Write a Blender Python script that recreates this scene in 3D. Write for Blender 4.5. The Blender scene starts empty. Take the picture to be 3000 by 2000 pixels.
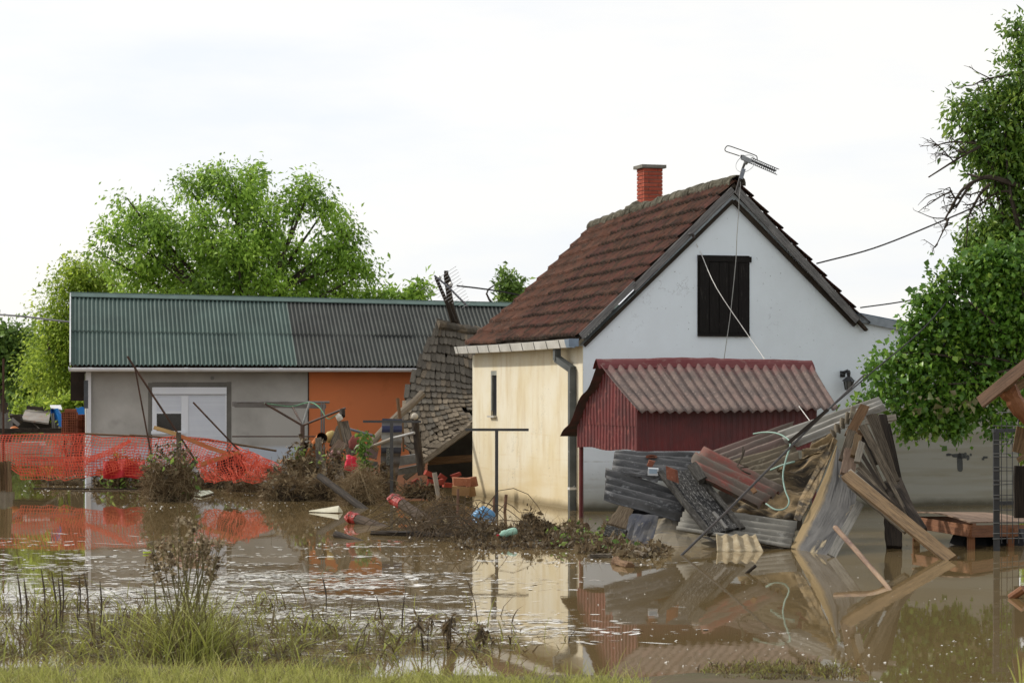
import bpy, math, random
import numpy as np
from mathutils import Vector, Matrix, noise

rnd = random.Random(11)
NR = np.random.default_rng(5)
SC = bpy.context.scene
COL = SC.collection

# ------------------------------------------------------------------ camera
FPX, CXP, HYP, CAMH = 7000.0, 1500.0, 1145.0, 2.3      # focal length, centre and horizon in a 3000 px wide frame
cam_d = bpy.data.cameras.new('camera')
cam_d.sensor_fit = 'HORIZONTAL'
cam_d.sensor_width = 36
cam_d.lens = 36 * FPX / 3000
cam_d.shift_y = (HYP - 1000) / 3000
cam_d.clip_start = 0.5
cam_d.clip_end = 2000
cam_d.dof.use_dof = True
cam_d.dof.focus_distance = 37
cam_d.dof.aperture_fstop = 5.0
cam = bpy.data.objects.new('camera', cam_d)
cam.location = (0, 0, CAMH)
cam.rotation_euler = (math.radians(90), 0, 0)
COL.objects.link(cam)
SC.camera = cam

# ------------------------------------------------------------------ sky and sun
SUN_DIR = Vector((-0.74, 0.34, 0.56)).normalized()      # points at the sun: behind and to the left
sun_el = math.asin(SUN_DIR.z)
sun_az = math.atan2(SUN_DIR.x, SUN_DIR.y)
world = bpy.data.worlds.new('World')
SC.world = world
world.use_nodes = True
wn, wl = world.node_tree.nodes, world.node_tree.links
wn.clear()
w_out = wn.new('ShaderNodeOutputWorld')
w_bg = wn.new('ShaderNodeBackground')
w_bg.inputs['Strength'].default_value = 0.1
w_sky = wn.new('ShaderNodeTexSky')
w_sky.sky_type = 'NISHITA'
w_sky.sun_disc = False
w_sky.sun_elevation = sun_el
w_sky.sun_rotation = sun_az % (2 * math.pi)
w_tc = wn.new('ShaderNodeTexCoord')
w_map = wn.new('ShaderNodeMapping')
w_map.inputs['Scale'].default_value = (1.6, 1.6, 6.5)
w_no = wn.new('ShaderNodeTexNoise')
w_no.inputs['Scale'].default_value = 2.6
w_no.inputs['Detail'].default_value = 7
w_no.inputs['Roughness'].default_value = 0.55
w_ramp = wn.new('ShaderNodeValToRGB')                   # thin high cloud: blue-white gaps to warm white
w_ramp.color_ramp.elements[0].position = 0.38
w_ramp.color_ramp.elements[0].color = (7.1, 7.25, 7.6, 1)
w_ramp.color_ramp.elements[1].position = 0.62
w_ramp.color_ramp.elements[1].color = (8.25, 7.95, 7.5, 1)
w_mix = wn.new('ShaderNodeMix')
w_mix.data_type = 'RGBA'
w_mix.inputs['Factor'].default_value = 0.86
wl.new(w_tc.outputs['Generated'], w_map.inputs['Vector'])
wl.new(w_map.outputs['Vector'], w_no.inputs['Vector'])
wl.new(w_no.outputs['Fac'], w_ramp.inputs['Fac'])
wl.new(w_sky.outputs['Color'], w_mix.inputs['A'])
wl.new(w_ramp.outputs['Color'], w_mix.inputs['B'])
wl.new(w_mix.outputs['Result'], w_bg.inputs['Color'])
wl.new(w_bg.outputs['Background'], w_out.inputs['Surface'])
sun_d = bpy.data.lights.new('sun', 'SUN')
sun_d.energy = 2.35
sun_d.angle = math.radians(2.0)
sun_d.color = (1.0, 0.945, 0.85)
sun = bpy.data.objects.new('sun', sun_d)
sun.rotation_euler = SUN_DIR.to_track_quat('Z', 'Y').to_euler()
sun.location = (-30, 40, 40)
COL.objects.link(sun)
SC.view_settings.view_transform = 'Standard'
SC.view_settings.look = 'None'
SC.view_settings.exposure = 0.45
SC.view_settings.gamma = 1.0
SC.view_settings.use_curve_mapping = False
SC.render.engine = 'CYCLES'
SC.cycles.max_bounces = 6
SC.cycles.transparent_max_bounces = 6

# ------------------------------------------------------------------ measuring: photograph pixels to points in the place
def P(px, py, Y):
    return Vector(((px - CXP) / FPX * Y, Y, CAMH + (HYP - py) / FPX * Y))
def W(px, py, z=0.0):
    return P(px, py, FPX * (CAMH - z) / (py - HYP))
def YW(py):
    return FPX * CAMH / (py - HYP)
def hit(px, py, p0, n):
    o = Vector((0, 0, CAMH)); d = P(px, py, 1.0) - o
    return o + d * ((p0 - o).dot(n) / d.dot(n))
def zA(k, ox, oy):
    return lambda x, y, Y=None: (ox + x / k, oy + y / k) if Y is None else (ox + x / k, oy + y / k, Y)
Z3 = zA(3.92, 1750, 1280)
RR = zA(3.1367, 2250, 1150)
QQ = zA(2.138, 1650, 1000)
ZB = zA(5.2275, 1050, 1150)
ZC = zA(5.2275, 800, 1200)
ZN = zA(3.92, 900, 1430)
ZM = zA(3.92, 1350, 1430)
ZL = zA(2.24, 0, 800)
ZG = zA(3.92, 250, 1240)
Z5 = zA(2.352, 2000, 1400)
ZR = zA(1.96, 2700, 1000)
ZT = zA(2.0908, 2550, 500)

# ------------------------------------------------------------------ objects
WL = {}
def link(o, parent=None, world_loc=None):
    COL.objects.link(o)
    if parent is not None:
        o.parent = parent
    return o
def tag(o, label=None, cat=None, group=None, kind=None):
    if label: o['label'] = label
    if cat: o['category'] = cat
    if group: o['group'] = group
    if kind: o['kind'] = kind
    return o
def thing(name, label, cat, loc, group=None):
    o = bpy.data.objects.new(name, None)
    o.empty_display_size = 0.2
    o.location = loc
    COL.objects.link(o)
    WL[o.name] = Vector(loc)
    return tag(o, label, cat, group)
def inst(name, me, M, parent, mat=None):
    o = bpy.data.objects.new(name, me)
    COL.objects.link(o)
    if parent is not None:
        o.parent = parent
        o.matrix_basis = Matrix.Translation(-WL[parent.name]) @ M
    else:
        o.matrix_basis = M
    return o

class MB:
    def __init__(self):
        self.v = []; self.f = []; self.uv = []; self.t = []
    def add(self, vs, fs, uvs=None, t=0.5):
        n = len(self.v)
        self.v += [tuple(p) for p in vs]
        self.f += [tuple(i + n for i in f) for f in fs]
        self.uv += list(uvs) if uvs is not None else [(0, 0)] * len(vs)
        self.t += [t] * len(vs)
        return self
    def box(self, c, ax, ay, az, t=0.5):            # half vectors
        c, ax, ay, az = Vector(c), Vector(ax), Vector(ay), Vector(az)
        vs = []; uv = []
        for i in (-1, 1):
            for j in (-1, 1):
                for k in (-1, 1):
                    vs.append(c + ax * i + ay * j + az * k)
                    uv.append((i * ax.length, j * ay.length + k * az.length))
        return self.add(vs, [(0, 1, 3, 2), (4, 6, 7, 5), (0, 4, 5, 1), (2, 3, 7, 6), (0, 2, 6, 4), (1, 5, 7, 3)], uv, t)
    def abox(self, x0, x1, y0, y1, z0, z1):
        return self.box(((x0 + x1) / 2, (y0 + y1) / 2, (z0 + z1) / 2), ((x1 - x0) / 2, 0, 0), (0, (y1 - y0) / 2, 0), (0, 0, (z1 - z0) / 2))
    def beam(self, A, B, w, th, up=(0, -1, 0.3), n=5, rag=0.0, w2=None, bow=0.0):
        A, B = Vector(A), Vector(B)
        d = B - A; L = d.length; d.normalize()
        s = d.cross(Vector(up)).normalized()        # width direction
        h = s.cross(d).normalized()                 # thickness direction
        w2 = w if w2 is None else w2
        vs, uv, fs = [], [], []
        off = rnd.uniform(0, 50)
        for i in range(n + 1):
            u = i / n
            ww = (w + (w2 - w) * u) / 2 * (1 + rnd.uniform(-rag, rag))
            tt = th / 2
            c = A + d * (L * u) + h * (bow * math.sin(math.pi * u))
            e0 = d * (rnd.uniform(-rag, rag) * w * 1.5 if i in (0, n) else 0)
            e1 = d * (rnd.uniform(-rag, rag) * w * 1.5 if i in (0, n) else 0)
            vs += [c - s * ww - h * tt + e0, c + s * ww - h * tt + e1, c + s * ww + h * tt + e1, c - s * ww + h * tt + e0]
            x = u * L + off
            uv += [(x, 0), (x, w), (x, w + th), (x, -th)]
        for i in range(n):
            b = i * 4
            for k in range(4):
                fs.append((b + k, b + (k + 1) % 4, b + 4 + (k + 1) % 4, b + 4 + k))
        fs += [(3, 2, 1, 0), (n * 4, n * 4 + 1, n * 4 + 2, n * 4 + 3)]
        return self.add(vs, fs, uv)
    def tube(self, pts, r, n=8, cap=True, wob=0.0):
        pts = [Vector(p) for p in pts]
        m = len(pts)
        rs = r if isinstance(r, (list, tuple)) else [r] * m
        vs, fs, uv = [], [], []
        x = 0.0; off = rnd.uniform(0, 30)
        prev = None
        for i, p in enumerate(pts):
            d = (pts[min(i + 1, m - 1)] - pts[max(i - 1, 0)])
            if d.length < 1e-9: d = Vector((0, 0, 1))
            d.normalize()
            if prev is None:
                a = d.orthogonal().normalized()
            else:
                a = (prev - d * prev.dot(d))
                a = a.normalized() if a.length > 1e-6 else d.orthogonal().normalized()
            prev = a
            b = d.cross(a)
            if i: x += (p - pts[i - 1]).length
            for k in range(n):
                an = 2 * math.pi * k / n
                rr = rs[i] * (1 + (rnd.uniform(-wob, wob) if wob else 0))
                vs.append(p + a * (math.cos(an) * rr) + b * (math.sin(an) * rr))
                uv.append((x + off, k / n * 6.28 * rs[i]))
        for i in range(m - 1):
            for k in range(n):
                fs.append((i * n + k, i * n + (k + 1) % n, (i + 1) * n + (k + 1) % n, (i + 1) * n + k))
        if cap:
            fs.append(tuple(range(n - 1, -1, -1)))
            fs.append(tuple((m - 1) * n + k for k in range(n)))
        return self.add(vs, fs, uv)
    def grid(self, fn, nu, nv, th=0.0, lu=1.0, lv=1.0, t=0.5):
        vs = [[Vector(fn(i / nu, j / nv)) for j in range(nv + 1)] for i in range(nu + 1)]
        uv = [(i / nu * lu, j / nv * lv) for i in range(nu + 1) for j in range(nv + 1)]
        W1 = nv + 1
        fs = [(i * W1 + j, (i + 1) * W1 + j, (i + 1) * W1 + j + 1, i * W1 + j + 1) for i in range(nu) for j in range(nv)]
        flat = [p for r in vs for p in r]
        if th:
            N = len(flat); back = []
            for i in range(nu + 1):
                for j in range(nv + 1):
                    a = vs[min(i + 1, nu)][j] - vs[max(i - 1, 0)][j]
                    b = vs[i][min(j + 1, nv)] - vs[i][max(j - 1, 0)]
                    nn = a.cross(b)
                    back.append(vs[i][j] - (nn.normalized() if nn.length > 1e-9 else Vector((0, 0, 1))) * th)
            fs += [tuple(N + k for k in reversed(f)) for f in fs]
            rim = [i * W1 for i in range(nu + 1)] + [nu * W1 + j for j in range(1, W1)] + [i * W1 + nv for i in range(nu - 1, -1, -1)] + [j for j in range(nv - 1, 0, -1)]
            for q in range(len(rim)):
                a, b = rim[q], rim[(q + 1) % len(rim)]
                fs.append((b, a, a + N, b + N))
            flat += back; uv = uv + uv
        return self.add(flat, fs, uv, t)
    def prism(self, pts, off):                       # polygon extruded by a vector
        pts = [Vector(p) for p in pts]; off = Vector(off); n = len(pts)
        uv = [(p.x + p.y, p.z) for p in pts] * 2
        fs = [tuple(range(n)), tuple(range(2 * n - 1, n - 1, -1))]
        fs += [((i + 1) % n, i, n + i, n + (i + 1) % n) for i in range(n)]
        return self.add(pts + [p + off for p in pts], fs, uv)
    def mesh(self, name, mat=None, smooth=False, org=Vector((0, 0, 0))):
        me = bpy.data.meshes.new(name)
        me.from_pydata([(p[0] - org[0], p[1] - org[1], p[2] - org[2]) for p in self.v], [], self.f)
        ul = me.uv_layers.new(name='UVMap')
        li = np.empty(len(me.loops), dtype=np.int32)
        me.loops.foreach_get('vertex_index', li)
        ul.data.foreach_set('uv', np.asarray(self.uv, dtype=np.float32)[li].ravel())
        at = me.attributes.new('tint', 'FLOAT', 'POINT')
        at.data.foreach_set('value', np.asarray(self.t, dtype=np.float32))
        if mat: me.materials.append(mat)
        if smooth: me.polygons.foreach_set('use_smooth', [True] * len(me.polygons))
        me.update()
        return me
    def build(self, name, mat, parent=None, smooth=False):
        if parent is None:
            a = np.asarray(self.v)
            org = Vector(((a[:, 0].min() + a[:, 0].max()) / 2, (a[:, 1].min() + a[:, 1].max()) / 2, a[:, 2].min()))
        else:
            org = WL[parent.name]
        me = self.mesh(name, mat, smooth, org)
        o = bpy.data.objects.new(name, me)
        COL.objects.link(o)
        if parent is None: o.location = org
        else: o.parent = parent
        WL[o.name] = Vector(org)
        return o

def lerp(a, b, t): return a + (b - a) * t
def pline(pts):
    pts = [Vector(p) for p in pts]
    if len(pts) == 1: return lambda t: pts[0]
    ds = [0.0]
    for i in range(1, len(pts)): ds.append(ds[-1] + (pts[i] - pts[i - 1]).length)
    def f(t):
        x = t * ds[-1]
        for i in range(1, len(pts)):
            if x <= ds[i] or i == len(pts) - 1:
                s = (x - ds[i - 1]) / max(ds[i] - ds[i - 1], 1e-9)
                return pts[i - 1].lerp(pts[i], s)
    return f
def curve_pts(pts, n):                               # Catmull-Rom through points
    pts = [Vector(p) for p in pts]
    q = [pts[0] * 2 - pts[1]] + pts + [pts[-1] * 2 - pts[-2]]
    out = []
    m = len(pts) - 1
    for i in range(n + 1):
        t = i / n * m; k = min(int(t), m - 1); t -= k
        a, b, c, d = q[k], q[k + 1], q[k + 2], q[k + 3]
        out.append(0.5 * ((2 * b) + (c - a) * t + (2 * a - 5 * b + 4 * c - d) * t * t + (3 * b - a - 3 * c + d) * t ** 3))
    return out

# ------------------------------------------------------------------ materials
def nodes_of(name):
    m = bpy.data.materials.new(name)
    m.use_nodes = True
    nt = m.node_tree
    nt.nodes.clear()
    out = nt.nodes.new('ShaderNodeOutputMaterial')
    bs = nt.nodes.new('ShaderNodeBsdfPrincipled')
    nt.links.new(bs.outputs[0], out.inputs['Surface'])
    return m, nt, bs, out
def rgba(c): return (c[0], c[1], c[2], 1.0)
class NT:
    def __init__(self, nt, coord='Object', stretch=(1, 1, 1)):
        self.nt = nt
        tc = nt.nodes.new('ShaderNodeTexCoord')
        self.raw = tc.outputs[coord]
        mp = nt.nodes.new('ShaderNodeMapping')
        mp.inputs['Scale'].default_value = stretch
        nt.links.new(self.raw, mp.inputs['Vector'])
        self.vec = mp.outputs['Vector']
    def noise(self, scale, detail=5, rough=0.6, vec=None, dist=0.0):
        n = self.nt.nodes.new('ShaderNodeTexNoise')
        n.inputs['Scale'].default_value = scale
        n.inputs['Detail'].default_value = detail
        n.inputs['Roughness'].default_value = rough
        n.inputs['Distortion'].default_value = dist
        self.nt.links.new(vec or self.vec, n.inputs['Vector'])
        return n.outputs['Fac']
    def ramp(self, fac, lo, hi, c0=(0, 0, 0), c1=(1, 1, 1)):
        r = self.nt.nodes.new('ShaderNodeValToRGB')
        r.color_ramp.elements[0].position = lo; r.color_ramp.elements[0].color = rgba(c0)
        r.color_ramp.elements[1].position = hi; r.color_ramp.elements[1].color = rgba(c1)
        self.nt.links.new(fac, r.inputs['Fac'])
        return r.outputs['Color']
    def mix(self, fac, a, b, mode='MIX'):
        m = self.nt.nodes.new('ShaderNodeMix')
        m.data_type = 'RGBA'; m.blend_type = mode
        for s, k in ((fac, 'Factor'), (a, 'A'), (b, 'B')):
            if isinstance(s, (int, float)): m.inputs[k].default_value = s
            elif isinstance(s, tuple): m.inputs[k].default_value = rgba(s)
            else: self.nt.links.new(s, m.inputs[k])
        return m.outputs['Result']
    def math(self, op, a, b=0.0):
        m = self.nt.nodes.new('ShaderNodeMath'); m.operation = op
        for i, s in enumerate((a, b)):
            if isinstance(s, (int, float)): m.inputs[i].default_value = s
            else: self.nt.links.new(s, m.inputs[i])
        return m.outputs[0]
    def sep(self, vec=None):
        s = self.nt.nodes.new('ShaderNodeSeparateXYZ')
        self.nt.links.new(vec or self.raw, s.inputs[0])
        return s.outputs
    def bump(self, h, strength, dist, bs):
        b = self.nt.nodes.new('ShaderNodeBump')
        b.inputs['Strength'].default_value = strength
        b.inputs['Distance'].default_value = dist
        self.nt.links.new(h, b.inputs['Height'])
        self.nt.links.new(b.outputs['Normal'], bs.inputs['Normal'])
    def rand_val(self, col, amount, hue=0.0):
        oi = self.nt.nodes.new('ShaderNodeObjectInfo')
        hs = self.nt.nodes.new('ShaderNodeHueSaturation')
        v = self.math('ADD', self.math('MULTIPLY', oi.outputs['Random'], 2 * amount), 1 - amount)
        self.nt.links.new(v, hs.inputs['Value'])
        if hue:
            o2 = self.math('FRACT', self.math('MULTIPLY', oi.outputs['Random'], 7.31))
            h = self.math('ADD', self.math('MULTIPLY', o2, 2 * hue), 0.5 - hue)
            self.nt.links.new(h, hs.inputs['Hue'])
        self.nt.links.new(col, hs.inputs['Color'])
        return hs.outputs['Color']

MATS = {}
def mat(name, c1, c2=None, c3=None, scale=3.0, rough=0.8, bump=0.25, bscale=None, bdist=0.01, coord='Object', stretch=(1, 1, 1),
        spec=0.18, metal=0.0, rand=0.0, hue=0.0, lo=0.38, hi=0.64, c3lo=0.55, c3hi=0.7, c3scale=None):
    if name in MATS: return MATS[name]
    m, nt, bs, out = nodes_of(name)
    N = NT(nt, coord, stretch)
    c2 = c2 or tuple(x * 0.75 for x in c1)
    col = N.mix(N.ramp(N.noise(scale, 6), lo, hi), c1, c2)
    if c3: col = N.mix(N.ramp(N.noise(c3scale or scale * 3.3, 6, 0.7), c3lo, c3hi), col, c3)
    if rand: col = N.rand_val(col, rand, hue)
    nt.links.new(col, bs.inputs['Base Color'])
    bs.inputs['Roughness'].default_value = rough
    bs.inputs['Specular IOR Level'].default_value = spec
    bs.inputs['Metallic'].default_value = metal
    if bump: N.bump(N.noise(bscale or scale * 8, 6, 0.65), bump, bdist, bs)
    MATS[name] = m
    return m
def leafmat(name, cols, trans=0.4, rough=0.5, spec=0.4):
    m, nt, bs, out = nodes_of(name)
    N = NT(nt)
    at = nt.nodes.new('ShaderNodeAttribute'); at.attribute_name = 'tint'
    r = nt.nodes.new('ShaderNodeValToRGB')
    els = r.color_ramp.elements
    while len(els) < len(cols): els.new(0.5)
    for i, c in enumerate(cols):
        els[i].position = i / (len(cols) - 1); els[i].color = rgba(c)
    nt.links.new(at.outputs['Fac'], r.inputs['Fac'])
    nt.links.new(r.outputs['Color'], bs.inputs['Base Color'])
    bs.inputs['Roughness'].default_value = rough
    bs.inputs['Specular IOR Level'].default_value = spec
    if trans:
        tr = nt.nodes.new('ShaderNodeBsdfTranslucent')
        hs = nt.nodes.new('ShaderNodeHueSaturation')
        hs.inputs['Value'].default_value = 1.7; hs.inputs['Saturation'].default_value = 0.92; hs.inputs['Hue'].default_value = 0.485
        nt.links.new(r.outputs['Color'], hs.inputs['Color'])
        nt.links.new(hs.outputs['Color'], tr.inputs['Color'])
        mx = nt.nodes.new('ShaderNodeMixShader')
        mx.inputs[0].default_value = trans
        nt.links.new(bs.outputs[0], mx.inputs[1]); nt.links.new(tr.outputs[0], mx.inputs[2])
        nt.links.new(mx.outputs[0], out.inputs['Surface'])
    return m
WOODUV = dict(coord='UV', stretch=(1.0, 14, 1), scale=2.2, bump=0.8, bdist=0.008, lo=.42, hi=.58)
M_wood_grey = mat('weathered_grey_wood', (.165, .135, .098), (.055, .044, .032), (.29, .25, .19), rand=.25, rough=.85, **WOODUV)
M_wood_dark = mat('dark_wet_wood', (.017, .013, .010), (.045, .034, .024), rand=.3, rough=.75, spec=.2, **WOODUV)
M_wood_tan = mat('pale_tan_wood', (.19, .125, .065), (.10, .066, .036), (.25, .18, .11), rand=.15, rough=.75, **WOODUV)
M_wood_brown = mat('brown_wood', (.16, .095, .05), (.09, .05, .026), (.22, .14, .08), rand=.2, rough=.75, **WOODUV)
M_wood_red = mat('red_brown_varnished_wood', (.23, .10, .045), (.15, .06, .026), (.28, .14, .07), rand=.1, rough=.5, **WOODUV)
M_wood_char = mat('charred_wood', (.012, .012, .012), (.035, .034, .032), (.22, .215, .205), coord='UV', stretch=(3.0, 9, 1), scale=2.4, bump=1.0, bdist=.03, rough=.6, spec=.25, c3lo=.53, c3hi=.60, c3scale=6)
M_bark = mat('tree_bark', (.075, .06, .045), (.04, .032, .025), (.12, .1, .08), scale=6, rough=.95, bump=.8, bdist=.02)
M_straw = leafmat('dry_straw', [(.07, .048, .028), (.15, .105, .056), (.23, .17, .095), (.36, .29, .18)], trans=.15, rough=.8, spec=.1)
M_deadleaf = leafmat('dead_leaves', [(.035, .026, .016), (.08, .058, .03), (.15, .11, .055), (.26, .21, .12)], trans=.2, rough=.6, spec=.3)
# ------------------------------------------------------------------ ground and water
def ground_z(x, y):
    z = -0.75
    bank = 19.6 + 0.9 * noise.noise((x * 0.45, 3.1, 0.2)) + 0.3 * noise.noise((x * 1.7, 1.1, 0)) - 0.16 * max(0.0, x + 1.5)
    if y < 32: z = max(z, min(0.10, (bank - y) * 0.055))
    # shallow bars that carry the flooded grass
    s = math.exp(-((y - 22.3) / 2.2) ** 2) * (1 if x < -1 else math.exp(-((x + 1) / 1.6) ** 2))
    if y < 32: z = max(z, -0.30 + 0.28 * s)
    s2 = math.exp(-((y - 19.3) / 0.5) ** 2 - ((x - 2.1) / 1.1) ** 2)
    if y < 24: z = max(z, -0.3 + 0.34 * s2)
    if y > 76: z = min(0.6, -0.75 + (y - 76) * 0.09)
    return z + 0.02 * noise.noise((x * 1.3, y * 1.3, 5))
g = MB()
xs = [-600, -200, -90, -50, -30, -20, -14] + [x * 0.5 for x in range(-20, 21)] + [14, 20, 30, 50, 90, 200, 600]
ys = [-20, 2, 8, 12, 14] + [15 + 0.25 * k for k in range(0, 60)] + [31, 34, 40, 50, 60, 70, 74, 78, 82, 86, 92, 100, 130, 200, 400, 1200]
vs = [(x, y, ground_z(x, y)) for y in ys for x in xs]
nx = len(xs)
g.add(vs, [(j * nx + i, j * nx + i + 1, (j + 1) * nx + i + 1, (j + 1) * nx + i) for j in range(len(ys) - 1) for i in range(nx - 1)])
o = g.build('ground', mat('muddy_soil', (.10, .075, .042), (.07, .06, .03), (.09, .11, .035), scale=1.2, rough=.9, bump=.6, bdist=.03), smooth=True)
tag(o, kind='structure')

m, nt, bs, out = nodes_of('flood_water')
N = NT(nt)
murk = N.mix(N.ramp(N.noise(.35, 4), .3, .7), (.178, .126, .058), (.150, .108, .050))
nt.links.new(murk, bs.inputs['Base Color'])
bs.inputs['Roughness'].default_value = .022
bs.inputs['IOR'].default_value = 1.36
bs.inputs['Specular IOR Level'].default_value = .62
xyz = N.sep()
# stirred patch round the flooded grass, calm elsewhere
dy = N.math('DIVIDE', N.math('SUBTRACT', xyz[1], 26.0), 4.5)
dx = N.math('DIVIDE', N.math('ADD', xyz[0], 3.0), 4.0)
rr = N.math('ADD', N.math('MULTIPLY', dx, dx), N.math('MULTIPLY', dy, dy))
patch = N.math('SUBTRACT', 1.0, N.math('MINIMUM', 1.0, N.math('MULTIPLY', rr, 0.55)))
m2 = nt.nodes.new('ShaderNodeMapping'); m2.inputs['Scale'].default_value = (.55, 1.5, 1)
nt.links.new(N.raw, m2.inputs['Vector'])
patch = N.math('MULTIPLY', patch, N.ramp(N.noise(1.1, 5, .6, m2.outputs[0]), .40, .56))
m1 = nt.nodes.new('ShaderNodeMapping'); m1.inputs['Scale'].default_value = (3.2, 1.6, 1)
nt.links.new(N.raw, m1.inputs['Vector'])
rip = N.noise(2.6, 4, .6, m1.outputs['Vector'])
calm = N.noise(1.1, 3, .5, m1.outputs['Vector'])
h = N.math('ADD', N.math('MULTIPLY', N.math('MULTIPLY', rip, patch), 14.0), N.math('MULTIPLY', calm, 0.02))
N.bump(h, 1.0, 0.03, bs)
M_water = m
w = MB()
w.grid(lambda u, v: (lerp(-140, 140, u), lerp(6, 84, v), 0.0), 4, 4)
o = w.build('water', M_water)
tag(o, kind='structure')

# ------------------------------------------------------------------ white house
TH = math.atan2(2100, 7000)
U = Vector((-math.sin(TH), math.cos(TH), 0))            # along the cream side wall, away from the camera
G = Vector((math.cos(TH), math.sin(TH), 0))             # along the gable, to the right
C0 = W(1708, 1497)
def HS(a, b, z): return C0 + G * a + U * b + Vector((0, 0, z))
def HB(px, py, b=0.0): return hit(px, py, C0 + U * b, U)
def HA(px, py, a=0.0): return hit(px, py, C0 + G * a, G)
def loc_(p):
    d = p - C0
    return d.dot(G), d.dot(U), d.z
house = thing('white_house', 'white house with steep red tiled gable roof, dark attic shutter and cream side wall', 'house', C0)

def plaster(name, base, stain, mud, mudz, soft, streak=.35, streak_c=None):
    m, nt, bs, out = nodes_of(name)
    N = NT(nt)
    x, y, z = N.sep()
    col = N.mix(N.ramp(N.noise(.9, 6, .6), .42, .72), base, stain)
    ms = nt.nodes.new('ShaderNodeMapping'); ms.inputs['Scale'].default_value = (2.2, 2.2, .35)
    nt.links.new(N.raw, ms.inputs['Vector'])
    col = N.mix(N.math('MULTIPLY', N.ramp(N.noise(1.8, 6, .65, ms.outputs[0]), .5, .75), streak), col, streak_c or stain)
    mh = nt.nodes.new('ShaderNodeMapping'); mh.inputs['Scale'].default_value = (.25, .25, 3.0)
    nt.links.new(N.raw, mh.inputs['Vector'])
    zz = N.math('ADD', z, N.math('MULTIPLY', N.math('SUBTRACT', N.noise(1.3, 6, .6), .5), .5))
    if name == 'white_limewash':                     # flood stain climbs to the right, with tree-canopy shade painted into it
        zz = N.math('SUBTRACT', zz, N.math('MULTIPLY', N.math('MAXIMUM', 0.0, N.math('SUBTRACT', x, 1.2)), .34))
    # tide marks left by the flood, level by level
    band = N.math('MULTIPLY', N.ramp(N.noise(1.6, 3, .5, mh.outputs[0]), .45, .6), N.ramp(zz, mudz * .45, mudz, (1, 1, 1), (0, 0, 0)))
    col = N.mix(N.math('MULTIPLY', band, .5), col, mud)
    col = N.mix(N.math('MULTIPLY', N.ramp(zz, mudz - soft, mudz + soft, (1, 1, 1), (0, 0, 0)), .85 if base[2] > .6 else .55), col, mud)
    col = N.mix(N.ramp(N.math('ADD', z, N.math('MULTIPLY', N.noise(3, 4), .12)), .1, .24, (1, 1, 1), (0, 0, 0)), col, tuple(c * .45 for c in mud))
    for zl, wl_ in ((.62, .035), (.95, .02), (1.42, .025)):
        zw = N.math('ADD', z, N.math('MULTIPLY', N.math('SUBTRACT', N.noise(.9, 5, .6), .5), .10))
        ln = N.math('MULTIPLY', N.ramp(N.math('ABSOLUTE', N.math('SUBTRACT', zw, zl)), .0, wl_, (1, 1, 1), (0, 0, 0)), N.ramp(N.noise(2.3, 4), .42, .6))
        col = N.mix(N.math('MULTIPLY', ln, .45), col, mud)
    crk = N.math('ABSOLUTE', N.math('SUBTRACT', N.noise(1.1, 7, .65), .5))
    col = N.mix(N.math('MULTIPLY', N.ramp(crk, .0, .0035, (1, 1, 1), (0, 0, 0)), N.ramp(N.noise(.6, 2), .56, .66)), col, tuple(c * .45 for c in base))
    col = N.mix(N.ramp(N.noise(22, 2, .5), .73, .76), col, tuple(c * .35 for c in base))
    nt.links.new(col, bs.inputs['Base Color'])
    bs.inputs['Roughness'].default_value = .85
    bs.inputs['Specular IOR Level'].default_value = .2
    N.bump(N.noise(14, 6, .7), .18, .012, bs)
    return m
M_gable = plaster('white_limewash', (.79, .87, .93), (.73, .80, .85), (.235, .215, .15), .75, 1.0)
M_cream = plaster('cream_plaster', (.70, .65, .515), (.64, .55, .36), (.58, .46, .26), .9, .8, .55, (.50, .37, .19))
EAV, RIDGE_A, RIDGE_Z = 3.16, 3.1, 6.12
# gable wall with the lean-to part to the right
gp = [(0, -1.2), (9.3, -1.2), (9.3, 3.12), (8.61, 3.30), (5.72, 3.76), (RIDGE_A, RIDGE_Z + .02), (0, EAV + .02)]
gb = MB().prism([HS(a, 0, z) for a, z in gp], U * .25)
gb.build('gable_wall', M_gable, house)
# side wall with the narrow slot window opening
b0 = loc_(HA(1438, 1150))[1]; b1 = loc_(HA(1455, 1150))[1]
b0, b1 = min(b0, b1), max(b0, b1)
zt, zb = HA(1446, 1086).z, HA(1446, 1217).z
LW = 7.55
sw = MB()
def sbox(bA, bB, zA_, zB_):
    sw.box(HS(.125, (bA + bB) / 2, (zA_ + zB_) / 2), G * .125, U * ((bB - bA) / 2), (0, 0, (zB_ - zA_) / 2))
sbox(.252, b0, -1.2, EAV + .14); sbox(b1, LW, -1.2, EAV + .14); sbox(b0, b1, -1.2, zb); sbox(b0, b1, zt, EAV + .14)
sw.build('side_wall', M_cream, house)
# the cream paint turns the corner by a strip
MB().box(HS(.0, .124, 1.0) - G * .004, G * .004, U * .128, (0, 0, 2.16)).build('corner_strip', M_cream, house)
bk = MB()
bk.box(HS(4.65, LW + .12, 1.0), G * 4.65, U * .12, (0, 0, 2.1)); bk.box(HS(9.18, 3.9, .95), G * .12, U * 3.6, (0, 0, 2.1))
bk.build('back_wall', M_cream, house)
win = MB().box(HS(.075, (b0 + b1) / 2, (zb + zt) / 2), G * .03, U * ((b1 - b0) / 2), (0, 0, (zt - zb) / 2)).build('slot_window', mat('dark_slot', (.02, .022, .025), rough=.3, bump=0), house)
fr = MB()
fr.box(HS(.022, (b0 + b1) / 2, zt - .05), G * .02, U * ((b1 - b0) / 2 - .003), (0, 0, .047))
fr.box(HS(.022, b1 - .03, (zb + zt) / 2), G * .02, U * .028, (0, 0, (zt - zb) / 2 - .1))
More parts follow.
